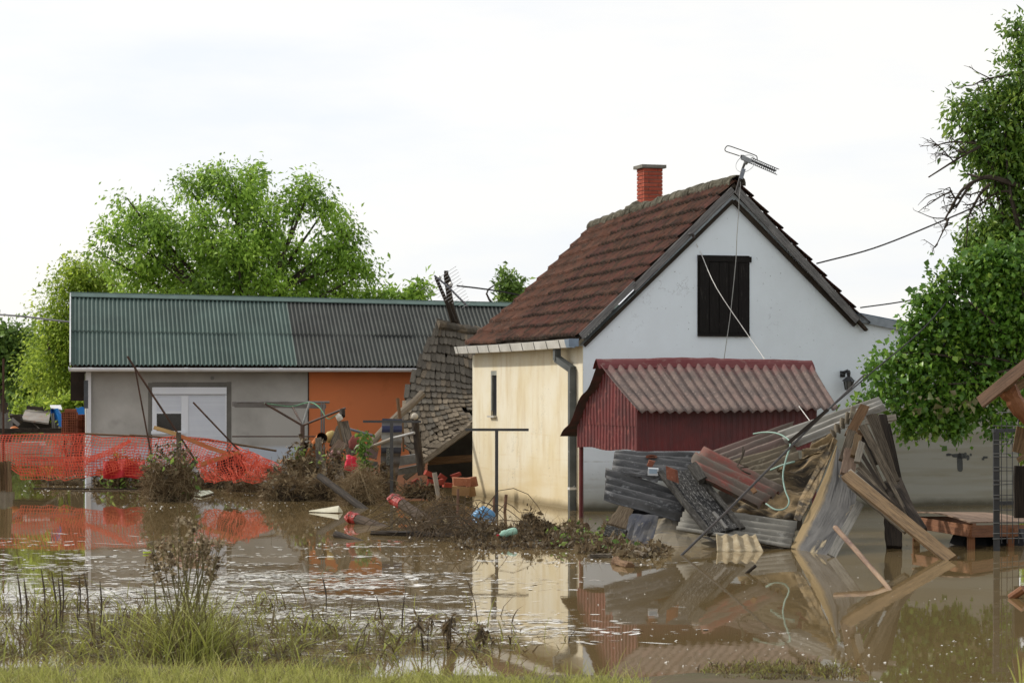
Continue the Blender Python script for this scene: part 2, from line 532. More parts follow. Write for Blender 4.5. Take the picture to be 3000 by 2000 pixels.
fr.build('window_frame', mat('grey_paint', (.30, .31, .27), rough=.7, bump=.1), win)
MB().box(HS(-.03, (b0 + b1) / 2, zb - .02), G * .05, U * ((b1 - b0) / 2 + .03), (0, 0, .02)).build('window_sill', mat('pale_cement', (.5, .48, .42), (.36, .34, .29)), win)

# --- roof: a sagging patch, eave line to ridge line
BL = 7.72
def ridge_pt(b):
    t = max(0.0, b / BL)
    return HS(RIDGE_A - .27 * t * t, b, 6.40 - .36 * t ** 1.6)
def eave_pt(b): return HS(-.17, b, 3.31 + .015 * math.sin(b * 1.9))
def roof_pt(b, s):                                   # s 0 at eave, 1 at ridge
    p = eave_pt(b).lerp(ridge_pt(b), s)
    n = Vector((0, 0, 1)) - G * .95
    return p + n.normalized() * (-.05 * math.sin(math.pi * s) * (.4 + b / BL) + .012 * noise.noise((b * .8, s * 4, 2)))
M_deck = mat('old_roof_boards', (.06, .045, .032), (.03, .024, .018), rough=.9, coord='UV', stretch=(1, 10, 1))
dk = MB().grid(lambda u, v: roof_pt(lerp(-.11, BL, u), v) - Vector((0, 0, .10)), 12, 8, th=.05)
def rroof_pt(b, s):                                  # right-hand slope
    e = HS(5.92, b, 3.62); r = ridge_pt(b)
    return r.lerp(e, s)
dk.grid(lambda u, v: rroof_pt(lerp(BL, -.11, u), v) - Vector((0, 0, .10)), 12, 8, th=.05)
roof = dk.build('roof', M_deck, house)
m, nt, bs, out = nodes_of('clay_roof_tile')
N = NT(nt)
oi = nt.nodes.new('ShaderNodeObjectInfo')
mpv = nt.nodes.new('ShaderNodeVectorMath'); mpv.operation = 'ADD'
nt.links.new(N.raw, mpv.inputs[0])
cmb = nt.nodes.new('ShaderNodeCombineXYZ')
nt.links.new(N.math('MULTIPLY', oi.outputs['Random'], 97.0), cmb.inputs[0]); nt.links.new(N.math('MULTIPLY', oi.outputs['Random'], 31.0), cmb.inputs[1])
nt.links.new(cmb.outputs[0], mpv.inputs[1])
V1 = mpv.outputs[0]
mps = nt.nodes.new('ShaderNodeMapping'); mps.inputs['Scale'].default_value = (1.0, .45, 1)
nt.links.new(V1, mps.inputs['Vector'])
x, y, z = N.sep()
c = N.mix(N.ramp(N.noise(4.5, 6, .7, mps.outputs[0]), .42, .62), (.235, .105, .072), (.09, .066, .052))
c = N.mix(N.ramp(oi.outputs['Random'], .05, .95), c, N.mix(.5, c, (.095, .05, .034)))
c = N.mix(N.ramp(N.noise(7, 6, .7, V1), .58, .68), c, (.042, .033, .024))
mossy = N.math('MULTIPLY', N.ramp(y, .0, .22, (1, 1, 1), (0, 0, 0)), N.ramp(N.noise(5, 5, .7, V1), .3, .5))
c = N.mix(mossy, c, (.035, .028, .019))
c = N.mix(N.ramp(N.noise(11, 4, .7, V1), .67, .7), c, (.32, .27, .22))
c = N.rand_val(c, .28, .012)
nt.links.new(c, bs.inputs['Base Color'])
bs.inputs['Roughness'].default_value = .78; bs.inputs['Specular IOR Level'].default_value = .3
N.bump(N.noise(16, 5, .7, V1), .5, .02, bs)
M_tile = m
def tile_mesh(name, seed):
    r = random.Random(seed)
    prof = []
    nx_ = 16
    for i in range(nx_ + 1):
        x = i / nx_
        k = (x * 1) % 1.0
        prof.append((x, .060 * max(0, math.cos((k - .72) * 2 * math.pi * 1.6)) * (abs(k - .72) < .16) + .018 * max(0, math.cos((k - .25) * 2 * math.pi * 2.2)) * (abs(k - .25) < .12)))
    b = MB()
    vs, uv, fs = [], [], []
    for j, y in enumerate((0.0, .5, 1.08)):
        for x, z in prof:
            vs.append((x * .985 + .005, y + (r.uniform(-.015, .015) if j == 0 else 0), z + .050 * (1 - y) + (r.uniform(-.004, .004) if j == 0 else 0)))
            uv.append((x * .28, y * .36))
    n1 = nx_ + 1
    for j in range(2):
        for i in range(nx_):
            fs.append((j * n1 + i, j * n1 + i + 1, (j + 1) * n1 + i + 1, (j + 1) * n1 + i))
    base = len(vs)
    for i, (x, z) in enumerate(prof):
        vs.append((x * .985 + .005, vs[i][1] + .01, .012)); uv.append((x * .28, 0))
    for i in range(nx_): fs.append((base + i, base + i + 1, i + 1, i))
    b.add(vs, fs, uv)
    me = b.mesh(name, M_tile)
    return me
tms = [tile_mesh('roof_tile', s) for s in range(4)]
NCOL, NROW = 38, 11
def tile_M(fn, bA, bB, sA, sB, flip=False):
    p = fn(bA, sA); ex = fn(bB, sA) - p; ey = fn(bA, sB) - p
    if flip: p = fn(bB, sA); ex = -ex
    n = ex.cross(ey).normalized()
    M = Matrix.Identity(4)
    M.col[0][:3] = ex; M.col[1][:3] = ey; M.col[2][:3] = n
    M.col[3][:3] = p
    return M
far_tiles = MB()
for c in range(NCOL):
    bA = lerp(-.11, BL, c / NCOL); bB = lerp(-.11, BL, (c + 1) / NCOL)
    for r in range(NROW):
        sA, sB = r / NROW, (r + 1) / NROW
        M = tile_M(lambda b, s: roof_pt(b, s * .985), bB, bA, sA, sB)      # x runs towards the camera so the face looks out
        jit = Matrix.Translation(Vector((rnd.uniform(-.02, .02), rnd.uniform(-.035, .035), rnd.uniform(-.004, .008))))
        MM = M @ jit @ Matrix.Rotation(rnd.uniform(-.018, .018), 4, 'Z'); tm_ = tms[rnd.randrange(4)]
        if c < 26: inst('roof_tile', tm_, MM, roof)
        else: far_tiles.add([MM @ v.co for v in tm_.vertices], [tuple(p.vertices) for p in tm_.polygons])
tag(far_tiles.build('far_roof_tiles', M_tile, roof), kind='stuff')
# far slope: its verge tiles stick out past the gable one by one, the rest as courses
rt = MB()
for r in range(9):
    sA, sB = r / 9, (r + 1.15) / 9
    M = tile_M(lambda b, s: rroof_pt(b, 1 - s * .99), -.24, .1, 1 - sB, 1 - sA)
    inst('roof_tile', tms[r % 4], tile_M(lambda b, s: rroof_pt(b, 1 - s * .99), -.15, .12, r / 9, (r + 1.0) / 9), roof)
    rt.grid(lambda u, v: rroof_pt(lerp(.14, BL, u), lerp(r / 9, (r + 1) / 9, v)) + Vector((0, 0, .05 * v + .01)), 3, 1, th=.03)
rt.build('roof_tile_courses', M_tile, roof)
# mortared ridge caps
M_ridge = mat('mossy_ridge_mortar', (.125, .115, .085), (.06, .055, .038), (.24, .225, .18), scale=5, rough=.95, bump=1.0, bdist=.03, rand=.2)
nr = 22
for k in range(nr):
    rb = MB()
    b_s, b_e = lerp(-.16, BL, k / nr), lerp(-.16, BL, (k + 1.12) / nr)
    def rf(u, v, b_s=b_s, b_e=b_e, k=k):
        b = lerp(b_s, b_e, u)
        an = lerp(-.35, math.pi + .35, v)
        rad = (.155 - .012 * u) * (1 + .34 * noise.noise((b * 6, v * 4, 3.3)))
        return ridge_pt(b) + G * (-math.cos(an) * rad) + Vector((0, 0, math.sin(an) * rad * .9 - .055))
    rb.grid(rf, 4, 10, th=.02)
    rb.build('ridge_tile', M_ridge, roof, smooth=False)
# bargeboards: two worn lengths on the left verge, one on the right, purlin behind
M_board = mat('grey_bargeboard', (.21, .205, .20), (.11, .108, .108), (.32, .31, .295), rough=.8, **WOODUV)
def vb(b): return lambda px, py: HB(px, py, b)
V25 = vb(-.145)
MB().beam(V25(2147, 556), V25(1856, 846), .125, .035, up=tuple(-U), n=8, rag=.05).build('bargeboard', M_board, house)
MB().beam(V25(1862, 829), V25(1702, 985), .115, .035, up=tuple(-U), n=6, rag=.05).build('bargeboard', M_board, house)
MB().beam(V25(2158, 556), V25(2512, 938), .145, .035, up=tuple(-U), n=8, rag=.04).build('bargeboard', M_board, house)
V05 = vb(-.05)
MB().beam(V05(2150, 590), V05(2505, 952), .085, .06, up=tuple(-U), n=8, rag=.03).build('rafter', M_wood_dark, house)
MB().beam(V05(2148, 588), V05(1712, 1012), .06, .06, up=tuple(-U), n=8, rag=.03).build('rafter', M_wood_dark, house)
# gutter with straps, end piece and square downpipe
M_zinc = mat('weathered_white_gutter', (.62, .61, .57), (.46, .45, .41), (.2, .18, .14), scale=2, rough=.5, bump=.15, c3lo=.6, c3hi=.75)
M_zblue = mat('blue_grey_metal', (.23, .30, .38), (.18, .23, .29), rough=.45, bump=.1)
M_pipe = mat('grey_painted_pipe', (.115, .125, .122), (.07, .076, .074), (.40, .41, .42), scale=2.5, rough=.5, bump=.15, c3lo=.63, c3hi=.68)
gu = MB()
gl = [(-.02, .07), (-.05, -.045), (-.10, -.085), (-.16, -.08), (-.19, .03), (-.20, .07)]
def gfn(u, v):
    x = v * (len(gl) - 1); k = min(int(x), len(gl) - 2); t = x - k
    b = lerp(.0, 7.98, u)
    return HS(-.17 + lerp(gl[k][0], gl[k + 1][0], t), b, 3.215 - .012 * math.sin(u * 3.14) + lerp(gl[k][1], gl[k + 1][1], t))
gu.grid(gfn, 18, 10, th=.008, lu=8, lv=.4)
gut = gu.build('gutter', M_zinc, house)
for k in range(10):
    b = .35 + k * .82
    gs = MB().grid(lambda u, v: gfn((b + u * .035) / 7.98, v) - G * .006 - Vector((0, 0, .006)), 1, 10, th=.004)
    gs.build('gutter_strap', mat('black_strap', (.03, .03, .03), rough=.6, bump=0), gut)
MB().grid(lambda u, v: gfn(lerp(-.035, 0, u), v), 2, 10, th=.012).box(HS(-.28, -.28, 3.22), G * .10, U * .006, (0, 0, .075)).build('gutter_end', M_zblue, gut)
dp = MB()
pts = [(-.22, .95, 3.14), (-.22, .95, 2.93), (-.075, .45, 2.72), (-.075, .45, -.6)]
for i in range(3):
    A, B = HS(*pts[i]), HS(*pts[i + 1])
    dp.beam(A, B + (B - A).normalized() * .03, .125, .125 if i != 1 else .12, up=tuple(-G), n=6)
dpo = dp.build('downpipe', M_pipe, house)
MB().box(HS(-.075, .45, .42), G * .07, U * .07, (0, 0, .025)).build('pipe_clamp', M_zinc, dpo)
# attic shutter of dark boards
M_shut = mat('black_shutter_wood', (.006, .005, .0045), (.012, .010, .009), (.13, .12, .11), coord='UV', stretch=(.9, 16, 1), scale=2.5, bump=.7, bdist=.01, rough=.6, c3lo=.60, c3hi=.72, c3scale=3.2)
s_tl, s_br = loc_(HB(2043, 747)), loc_(HB(2195, 986))
a0, a1, sz0, sz1 = s_tl[0], s_br[0], s_br[2], s_tl[2]
sh = MB()
sh.box(HS((a0 + a1) / 2, -.005, (sz0 + sz1) / 2), G * ((a1 - a0) / 2), U * .012, (0, 0, (sz1 - sz0) / 2))
shut = sh.build('attic_shutter', M_shut, house)
nb = 5
for k in range(nb):
    x0, x1 = lerp(a0 + .03, a1 - .03, k / nb), lerp(a0 + .03, a1 - .03, (k + 1) / nb)
    MB().beam(HS((x0 + x1) / 2, -.028, sz0 + .07), HS((x0 + x1) / 2, -.028 + rnd.uniform(-.004, .004), sz1 - .13), (x1 - x0) - .012, .018, up=tuple(-U), n=4, rag=.01).build('plank', M_shut, shut)
MB().beam(HS(a0, -.034, sz1 - .06), HS(a1 + .03, -.034, sz1 - .075), .11, .035, up=tuple(-U)).build('shutter_rail', M_shut, shut)
MB().beam(HS(a0, -.034, sz0 + .03), HS(a1, -.034, sz0 + .03), .06, .03, up=tuple(-U)).build('shutter_rail', M_shut, shut)
# chimney: every brick of the two faces we see
ch_c = HS(2.78, 2.55, 0)
cA, cB = 3.36, 5.5
cw = .215
ch = MB().box(HS(cA, cB, 6.40), G * (cw - .014), U * (cw + .005 - .014), (0, 0, .75))
chim = ch.build('chimney', mat('pale_mortar', (.33, .26, .22), (.22, .17, .14), scale=8, rough=.95, bump=.5), house)
M_brick = mat('chimney_brick', (.36, .085, .048), (.27, .06, .038), (.16, .06, .045), scale=5, rough=.85, bump=.3, rand=.16, c3lo=.62, c3hi=.75)
rows = 14
ztop = 7.13
for r in range(rows):
    z = ztop - .045 - r * .082
    half = r % 2
    D = cw + .005
    segs = [(-cw, -cw + .105), (-cw + .115, cw)] if half else [(-cw, cw - .115), (cw - .105, cw)]
    for x0, x1 in segs:
        MB().box(HS(cA + (x0 + x1) / 2, cB - D + .05, z), G * ((x1 - x0) / 2 - .001), U * (.053 + rnd.uniform(0, .004)), (0, 0, .033)).build('brick', M_brick, chim)
    segs = [(-D + .11, .0), (.01, D)] if half else [(-D + .11, D - .12), (D - .11, D)]
    for x0, x1 in segs:
        MB().box(HS(cA - cw + .05, cB + (x0 + x1) / 2, z), G * (.053 + rnd.uniform(0, .004)), U * ((x1 - x0) / 2 - .003), (0, 0, .033)).build('brick', M_brick, chim)
MB().box(HS(cA, cB, ztop + .03), G * (cw + .065), U * (cw + .07), (0, 0, .035)).build('chimney_cap', mat('cap_slab', (.22, .21, .18), (.14, .135, .115), scale=5, rough=.95), chim)
mb_ = MB()
mb_.tube([ridge_pt(cB + q) + G * rnd.uniform(-.01, .05) + Vector((0, 0, rnd.uniform(.0, .05))) for q in (-.5, -.35, -.2, -.05, .1, .25, .4)], [.06, .13, .16, .15, .16, .12, .05], 9, wob=.2)
mb_.build('mortar_flashing', M_ridge, chim)
# lean-to roof to the right
lt = MB()
LT = lambda t, b, dz=0: HS(lerp(5.70, 9.75, t), b, lerp(3.83, 3.14, t) + dz)
lt.grid(lambda u, v: LT(u, lerp(-.05, 7.4, v), .03), 10, 10, th=.03)
lto = lt.build('lean_to_roof', mat('blue_sheet_roof', (.055, .11, .19), (.04, .08, .14), rough=.45, bump=.1), house)
MB().beam(LT(0, -.06, -.075), LT(1, -.06, -.075), .17, .03, up=tuple(-U), n=10, rag=.02).build('fascia_board', mat('grey_blue_fascia', (.30, .34, .38), (.17, .20, .23), (.45, .47, .48), scale=2.5, rough=.7, c3lo=.6, c3hi=.7), lto)
# flaked dark paint on the wall
fl = MB()
def blot(cx, cy, rx, ry, s):
    n = 12; c = HB(cx, cy, -.002)
    ring = []
    for k in range(n):
        an = k / n * 6.283
        q = 1 + .35 * noise.noise((cx * .1 + math.cos(an) * 1.5, s + math.sin(an) * 1.5, cy * .1))
        ring.append(HB(cx + math.copysign(abs(math.cos(an)) ** .6, math.cos(an)) * rx * q, cy + math.copysign(abs(math.sin(an)) ** .6, math.sin(an)) * ry * q, -.002))
    fl.prism(ring, U * -.004)
for a in ((2812, 1356, 9, 27, 1), (2801, 1333, 14, 5, 2), (2816, 1335, 10, 9, 3), (2779, 1331, 8, 4, 4), (2827, 1334, 5, 9, 5), (2836, 1339, 4, 8, 6), (2844, 1331, 3, 4, 7), (2887, 1339, 7, 3.5, 8), (2880, 1344, 4, 3, 9)):
    blot(*a)
fl.build('flaked_patch', mat('dark_bare_patch', (.085, .09, .085), (.06, .062, .06), rough=.9), house)

# ------------------------------------------------------------------ grey and orange house at the back left
T2 = math.radians(10.4)
G2 = Vector((math.cos(T2), math.sin(T2), 0)); U2 = Vector((-math.sin(T2), math.cos(T2), 0))
K0 = W(252, 1422)
def KS(a, b, z): return Vector((K0.x, K0.y, 0)) + G2 * a + U2 * b + Vector((0, 0, z))
def KB(px, py, b=0.0): return hit(px, py, K0 + U2 * b, U2)
def kloc(p):
    d = p - K0
    return d.dot(G2), d.dot(U2), p.z
grey = thing('low_grey_house', 'long low house with green corrugated roof, bare grey plaster and orange painted end', 'house', KS(0, 0, 0))
def grey_plaster(name, base, st, low, lowz):
    m, nt, bs, out = nodes_of(name)
    N = NT(nt)
    x, y, z = N.sep()
    col = N.mix(N.ramp(N.noise(.7, 6, .6), .36, .62), base, st)
    col = N.mix(N.math('MULTIPLY', N.ramp(N.noise(1.7, 4, .5), .60, .72), .35), col, tuple(c * .55 for c in base))
    if low: col = N.mix(N.ramp(N.math('ADD', z, N.math('MULTIPLY', N.noise(.8, 3), .05)), lowz - .25, lowz + .1, (1, 1, 1), (0, 0, 0)), col, low)
    nt.links.new(col, bs.inputs['Base Color'])
    bs.inputs['Roughness'].default_value = .9; bs.inputs['Specular IOR Level'].default_value = .15
    N.bump(N.noise(10, 6, .7), .2, .015, bs)
    return m
a_or = kloc(KB(903, 1200))[0]
EZ = 2.88
gw = MB().box(KS(a_or / 2, .14, EZ / 2 - .5), G2 * (a_or / 2), U2 * .14, (0, 0, EZ / 2 + .5))
gw.box(KS(.14, 2.9, EZ / 2 - .5), G2 * .14, U2 * 2.6, (0, 0, EZ / 2 + .5)).box(KS(6.8, 5.6, EZ / 2 - .5), G2 * 6.8, U2 * .12, (0, 0, EZ / 2 + .5))
gw.build('plaster_wall', grey_plaster('bare_grey_render', (.34, .33, .305), (.46, .45, .42), (.54, .60, .68), 1.15), grey)
AE = 13.6
ow = MB().box(KS((a_or + AE) / 2 + .01, .15, EZ / 2 - .5), G2 * ((AE - a_or) / 2 - .01), U2 * .14, (0, 0, EZ / 2 + .5))
ow.box(KS(AE - .14, 2.9, EZ / 2 - .5), G2 * .13, U2 * 2.6, (0, 0, EZ / 2 + .5))
ow.build('orange_wall', grey_plaster('orange_render', (.66, .21, .08), (.60, .195, .08), (.60, .29, .17), .7), grey)
MB().box(KS(a_or, -.006, EZ / 2), G2 * .012, U2 * .006, (0, 0, EZ / 2 - .05)).build('joint_strip', mat('dark_joint', (.05, .05, .045), bump=0), grey)
# roof: two tiers of corrugated sheets, green on the left, dark grey on the right
def groof(a, s):                                     # s 0 eave .. 1 ridge
    e = KS(a, -.42, 2.93 - .002 * a); r = KS(a, 2.65, 4.72 - .0165 * a)
    return e.lerp(r, s)
def grear(a, s):
    return KS(a, 2.65, 4.72 - .0165 * a).lerp(KS(a, 5.8, 2.9), s)
gr_n = (groof(1, 0) - groof(0, 0)).cross(groof(0, 1) - groof(0, 0)).normalized()
M_rgreen = mat('green_roof_sheet', (.085, .128, .112), (.065, .098, .086), (.125, .16, .14), scale=1.1, rough=.65, bump=.15, rand=.07, c3lo=.6, c3hi=.8)
M_rgrey = mat('dark_roof_sheet', (.068, .075, .068), (.05, .054, .05), (.095, .10, .09), scale=1.1, rough=.7, bump=.15, rand=.07, c3lo=.6, c3hi=.8)
shw = 1.02
pitch = .105
A0 = -.36
aspl = kloc(hit(868, 1075, KS(0, -.42, 2.9), U2))[0]
shr = MB().grid(lambda u, v: groof(lerp(A0 + .05, AE + .3, u), v) - Vector((0, 0, .10)), 6, 2, th=.05)
shr.grid(lambda u, v: grear(lerp(AE + .3, A0, u), 1 - v), 6, 2, th=.04)
groot = shr.build('roof', M_deck, grey)
for tier in range(2):
    k = 0
    a = A0
    while a < AE + .2:
        w_ = shw
        if a < aspl < a + shw: w_ = aspl - a
        s0, s1 = (0.0, .50) if tier == 0 else (.46, 1.0)
        nv = max(4, int(w_ / pitch * 8))
        lift = .0 if tier == 0 else .022
        jz = rnd.uniform(-.006, .006); jy = rnd.uniform(-.006, .006)
        def sf(u, v, a=a, w_=w_, s0=s0, s1=s1, lift=lift, jz=jz, jy=jy):
            aa = a + v * (w_ + .02)
            return groof(aa, lerp(s0 + jy, s1, u)) + gr_n * (.026 * math.cos((aa - A0) / pitch * 2 * math.pi) + lift + jz + .004)
        b = MB().grid(sf, 1, nv, lu=1.6, lv=w_)
        b.build('roof_sheet', M_rgreen if a + .01 < aspl else M_rgrey, groot, smooth=True)
        a += w_; k += 1
rc = MB()
rc.grid(lambda u, v: groof(lerp(A0 - .03, AE + .3, u), lerp(.945, 1.0, v)) + gr_n * .075, 12, 1, th=.02)
rc.grid(lambda u, v: grear(lerp(A0 - .03, AE + .3, u), lerp(0, .06, v)) + Vector((0, 0, .09)), 12, 1, th=.02)
rc.build('ridge_cap', mat('ridge_cap_green', (.10, .15, .135), (.08, .12, .105), rough=.6, bump=.1), groot)
M_white = mat('white_paint', (.72, .73, .74), (.62, .63, .65), scale=2, rough=.5, bump=.05)
MB().beam(groof(A0 - .02, .0) + gr_n * .03, groof(A0 - .02, 1) + gr_n * .03, .09, .03, up=tuple(-G2)).build('verge_trim', M_white, groot)
gg = MB().grid(lambda u, v: KS(lerp(A0 - .05, 9.6, u), -.47 - .065 * math.cos(v * math.pi), 2.83 - .085 * math.sin(v * math.pi) + .03), 8, 8, th=.008)
gg.box(KS(A0 - .05, -.47, 2.84), G2 * .01, U2 * .065, (0, 0, .05))
gg.build('gutter', M_white, grey, smooth=True)
for k in range(8):
    MB().box(KS(.1 + k * 1.15, -.2, 2.82), G2 * .045, U2 * .19, (0, 0, .05)).build('rafter_end', M_white, grey)
MB().box(KS(A0 / 2 - .02, .25, 2.45), G2 * .17, U2 * .02, (0, 0, .39)).build('gable_board', mat('dark_brown_board', (.035, .024, .018), (.022, .016, .012), rough=.7), grey)
MB().box(KS(A0 / 2, 2.9, 2.78), G2 * .18, U2 * 2.6, (0, 0, .03)).build('soffit', mat('dark_brown_board', (.035, .024, .018)), grey)
dp2 = MB().box(KS(.065, -.08, 1.2), G2 * .055, U2 * .05, (0, 0, 1.55)).build('downpipe', M_white, grey)
MB().box(KS(-.0, -.055, 2.22), G2 * .05, U2 * .08, (0, 0, .34)).build('pipe_box', mat('dark_grey_paint', (.10, .11, .12)), dp2)
# window and balcony door behind one roller box
def kq(px0, py0, px1, py1, b): 
    p, q = kloc(KB(px0, py0, b)), kloc(KB(px1, py1, b))
    return p[0], q[0], q[2], p[2]
def kbox(name, px0, py0, px1, py1, bf, bt, m, parent):
    a0_, a1_, z0_, z1_ = kq(px0, py0, px1, py1, bf)
    return MB().box(KS((a0_ + a1_) / 2, (bf + bt) / 2, (z0_ + z1_) / 2), G2 * ((a1_ - a0_) / 2), U2 * ((bt - bf) / 2), (0, 0, (z1_ - z0_) / 2)).build(name, m, parent)
wd = MB()
a0_, a1_, z0_, z1_ = kq(445, 1134, 665, 1400, -.02)
tri = []
for (x0, y0, x1, y1) in ((434, 1121, 446, 1330), (664, 1118, 678, 1400), (446, 1119, 664, 1134)):
    q = kq(x0, y0, x1, y1, -.004)
    wd.box(KS((q[0] + q[1]) / 2, -.002, (q[2] + q[3]) / 2), G2 * ((q[1] - q[0]) / 2), U2 * .004, (0, 0, (q[3] - q[2]) / 2))
surr = wd.build('cement_surround', mat('dark_cement', (.145, .14, .125), (.19, .18, .16), scale=3), grey)
M_pvc = mat('white_window_plastic', (.74, .77, .81), (.70, .73, .78), scale=1, rough=.35, bump=0)
wf = kbox('window', 446, 1154, 664, 1400, -.015, .0, M_pvc, grey)
kbox('roller_box', 446, 1134, 664, 1154, -.10, .0, M_pvc, wf)
kbox('window_frame', 446, 1157, 459, 1270, -.05, -.015, M_pvc, wf)
kbox('window_frame', 531, 1157, 552, 1400, -.052, -.015, M_pvc, wf)
kbox('window_frame', 659, 1157, 664, 1400, -.05, -.015, M_pvc, wf)
kbox('window_frame', 459, 1205, 531, 1211, -.055, -.015, M_pvc, wf)
kbox('window_sill', 443, 1262, 545, 1271, -.09, -.016, M_pvc, wf)
kbox('glass_pane', 459, 1211, 531, 1262, -.03, -.0151, mat('dark_glass', (.018, .016, .012), rough=.12, bump=0, spec=.5), wf)
M_slat = mat('roller_slat_white', (.69, .73, .79), (.65, .69, .76), rough=.4, bump=0, rand=.03)
for (x0, x1, y0, y1, n) in ((459, 531, 1158, 1204, 10), (552, 659, 1158, 1400, 40)):
    for k in range(n):
        ya, yb = lerp(y0, y1, k / n), lerp(y0, y1, (k + .86) / n)
        kbox('roller_slat', x0 + .3, ya, x1 - .3, yb, -.034 - .004 * (k % 2), -.0155, M_slat, wf)
MB().tube([KB(622, 1107, .0) + U2 * .02, KB(622, 1107, -.05)], .045, 12).build('vent_ring', mat('grey_plastic', (.3, .3, .28)), grey)
# ------------------------------------------------------------------ sheets
def sheet(Lp, Rp, waves, amp, th=.008, nu=8, per=8, crinkle=0.0, sag=0.0, cross=False, seed=0, belly=0.0):
    L, Rr = pline(Lp), pline(Rp)
    mid = (Rr(.5) - L(.5)); dn = (L(1) - L(0)) + (Rr(1) - Rr(0))
    nrm = mid.cross(dn).normalized()
    if nrm.y > 0: nrm = -nrm
    lu = mid.length; lv = dn.length / 2
    nv = max(4, int((waves if not cross else 1.5) * per))
    if cross: nu = max(nu, int(waves * per))
    def fn(u, v):
        p = L(v).lerp(Rr(v), u)
        ph = (u if cross else v) * waves
        o = amp * math.cos(2 * math.pi * ph) if waves else 0
        if crinkle: o += crinkle * (noise.noise((u * 3.1 + seed, v * 2.3, seed * 1.7)) + .5 * noise.noise((u * 8 + seed, v * 7, seed)))
        o += belly * math.sin(math.pi * v)
        return p + nrm * o + Vector((0, 0, -sag * math.sin(math.pi * u)))
    return MB().grid(fn, nu, nv, th=th, lu=lu, lv=lv)
def PT(l): return [P(*q) for q in l]
def smat(name, c1, c2, c3, **k):
    d = dict(coord='UV', stretch=(.7, 2.2, 1), scale=2.0, rough=.75, bump=.5, bdist=.008, c3lo=.56, c3hi=.68)
    d.update(k)
    return mat(name, c1, c2, c3, **d)
M_asb_dark = smat('dark_mossy_cement_sheet', (.11, .11, .112), (.042, .043, .044), (.30, .305, .31), rough=.55, spec=.3, bump=.9, bdist=.015)
M_asb_grey = smat('pale_cement_sheet', (.235, .225, .195), (.13, .122, .105), (.34, .33, .295))
M_asb_mud = smat('muddy_cement_sheet', (.18, .15, .105), (.085, .07, .05), (.27, .235, .17))
M_asb_pink = smat('pinkish_cement_sheet', (.20, .145, .125), (.125, .107, .09), (.27, .23, .185))
M_asb_pale = smat('whitish_cement_sheet', (.36, .35, .32), (.24, .23, .205), (.46, .45, .42))
M_red_sheet = smat('faded_red_sheet', (.23, .075, .06), (.135, .11, .09), (.21, .165, .13), lo=.38, hi=.52)
M_tan_sheet = smat('mud_coated_sheet', (.25, .18, .095), (.04, .033, .024), (.33, .26, .16), scale=2.2, lo=.40, hi=.58)
M_blue_sheet = smat('dark_blue_sheet', (.022, .028, .05), (.10, .095, .085), (.24, .22, .18), rough=.4, spec=.15, bump=.1, stretch=(1.5, .5, 1))
M_tanblue = smat('tan_blue_sheet', (.27, .225, .15), (.19, .17, .135), (.07, .075, .10), rough=.45, spec=.2, bump=.1, stretch=(.35, 2.2, 1))

# ------------------------------------------------------------------ red metal shelter
SH0 = P(1870, 1222, 40.4)                                # front left corner (ground plane position)
S_U = Vector((-math.sin(TH), math.cos(TH), 0)); S_G = Vector((math.cos(TH), math.sin(TH), 0))
SB = Vector((SH0.x, SH0.y, 0))
def XS(a, b, z): return SB + S_G * a + S_U * b + Vector((0, 0, z))
def XF(px, py, b=0.0):
    p = hit(px, py, SB + S_U * b, S_U) - SB
    return p.dot(S_G), p.z
def XL(px, py, a=0.0):
    p = hit(px, py, SB + S_G * a, S_G) - SB
    return p.dot(S_U), p.z
shel = thing('metal_shelter', 'dark red corrugated metal shelter with rust-grey roof standing before the white gable', 'shelter', SB)
DB = XL(1691, 1310)[0]                                   # depth of the left end
AW = XF(2392, 1300)[0]                                   # length of the front
zp0 = XF(1870, 1322)[1]; zp1 = 1.93
def redmat(name, dull):
    m, nt, bs, out = nodes_of(name)
    N = NT(nt)
    col = N.mix(N.ramp(N.noise(2.2, 6), .35, .65), (.15, .014, .013), (.075, .010, .010))
    if dull: col = N.mix(N.ramp(N.noise(9, 5), .55, .7), col, (.26, .07, .055))
    nt.links.new(col, bs.inputs['Base Color'])
    bs.inputs['Roughness'].default_value = .42; bs.inputs['Specular IOR Level'].default_value = .5
    N.bump(N.noise(7, 3), .15, .02, bs)
    return m
M_red = redmat('red_painted_sheet', True)
M_redf = redmat('dark_red_panel', False)
RZ, RB = 2.78, DB / 2 - .1                               # ridge height and place
def trap(t):                                             # trapezoid profile of the side sheets
    x = t % 1.0
    return 0.0 if x < .30 else (x - .30) / .12 if x < .42 else 1.0 if x < .55 else (1 - (x - .55) / .12) if x < .67 else 0.0
le = MB()
def le_fn(lower):
    def fn(u, v):
        b = lerp(0, DB, v)
        top = lerp(1.93, RZ - .05, 1 - abs(b - RB) / max(RB, DB - RB)) if not lower else 1.72
        z = lerp(zp0 + .02 * math.sin(b * 3), 1.72, u) if lower else lerp(1.70, max(top, 1.71), u)
        o = .022 * trap(v * 19 + (.0 if lower else .1)) + .02 * noise.noise((b * 1.1, z * 1.3, 4)) + (.0 if lower else .012)
        return XS(-o, b, z)
    return fn
MB().grid(le_fn(True), 4, 19 * 10, th=.004).build('end_sheet', M_red, shel)
MB().grid(le_fn(False), 4, 19 * 10, th=.004).build('end_sheet', M_red, shel)
MB().grid(lambda u, v: XS(lerp(0, AW, v), -.004 - .012 * trap(v * 30), lerp(zp0, 1.98, u)), 2, 30 * 10, th=.004).build('front_sheet', M_redf, shel)
MB().grid(lambda u, v: XS(lerp(0, AW, v), DB + .004 + .012 * trap(v * 30), lerp(zp0, 1.98, 1 - u)), 2, 60, th=.004).build('back_sheet', M_redf, shel)
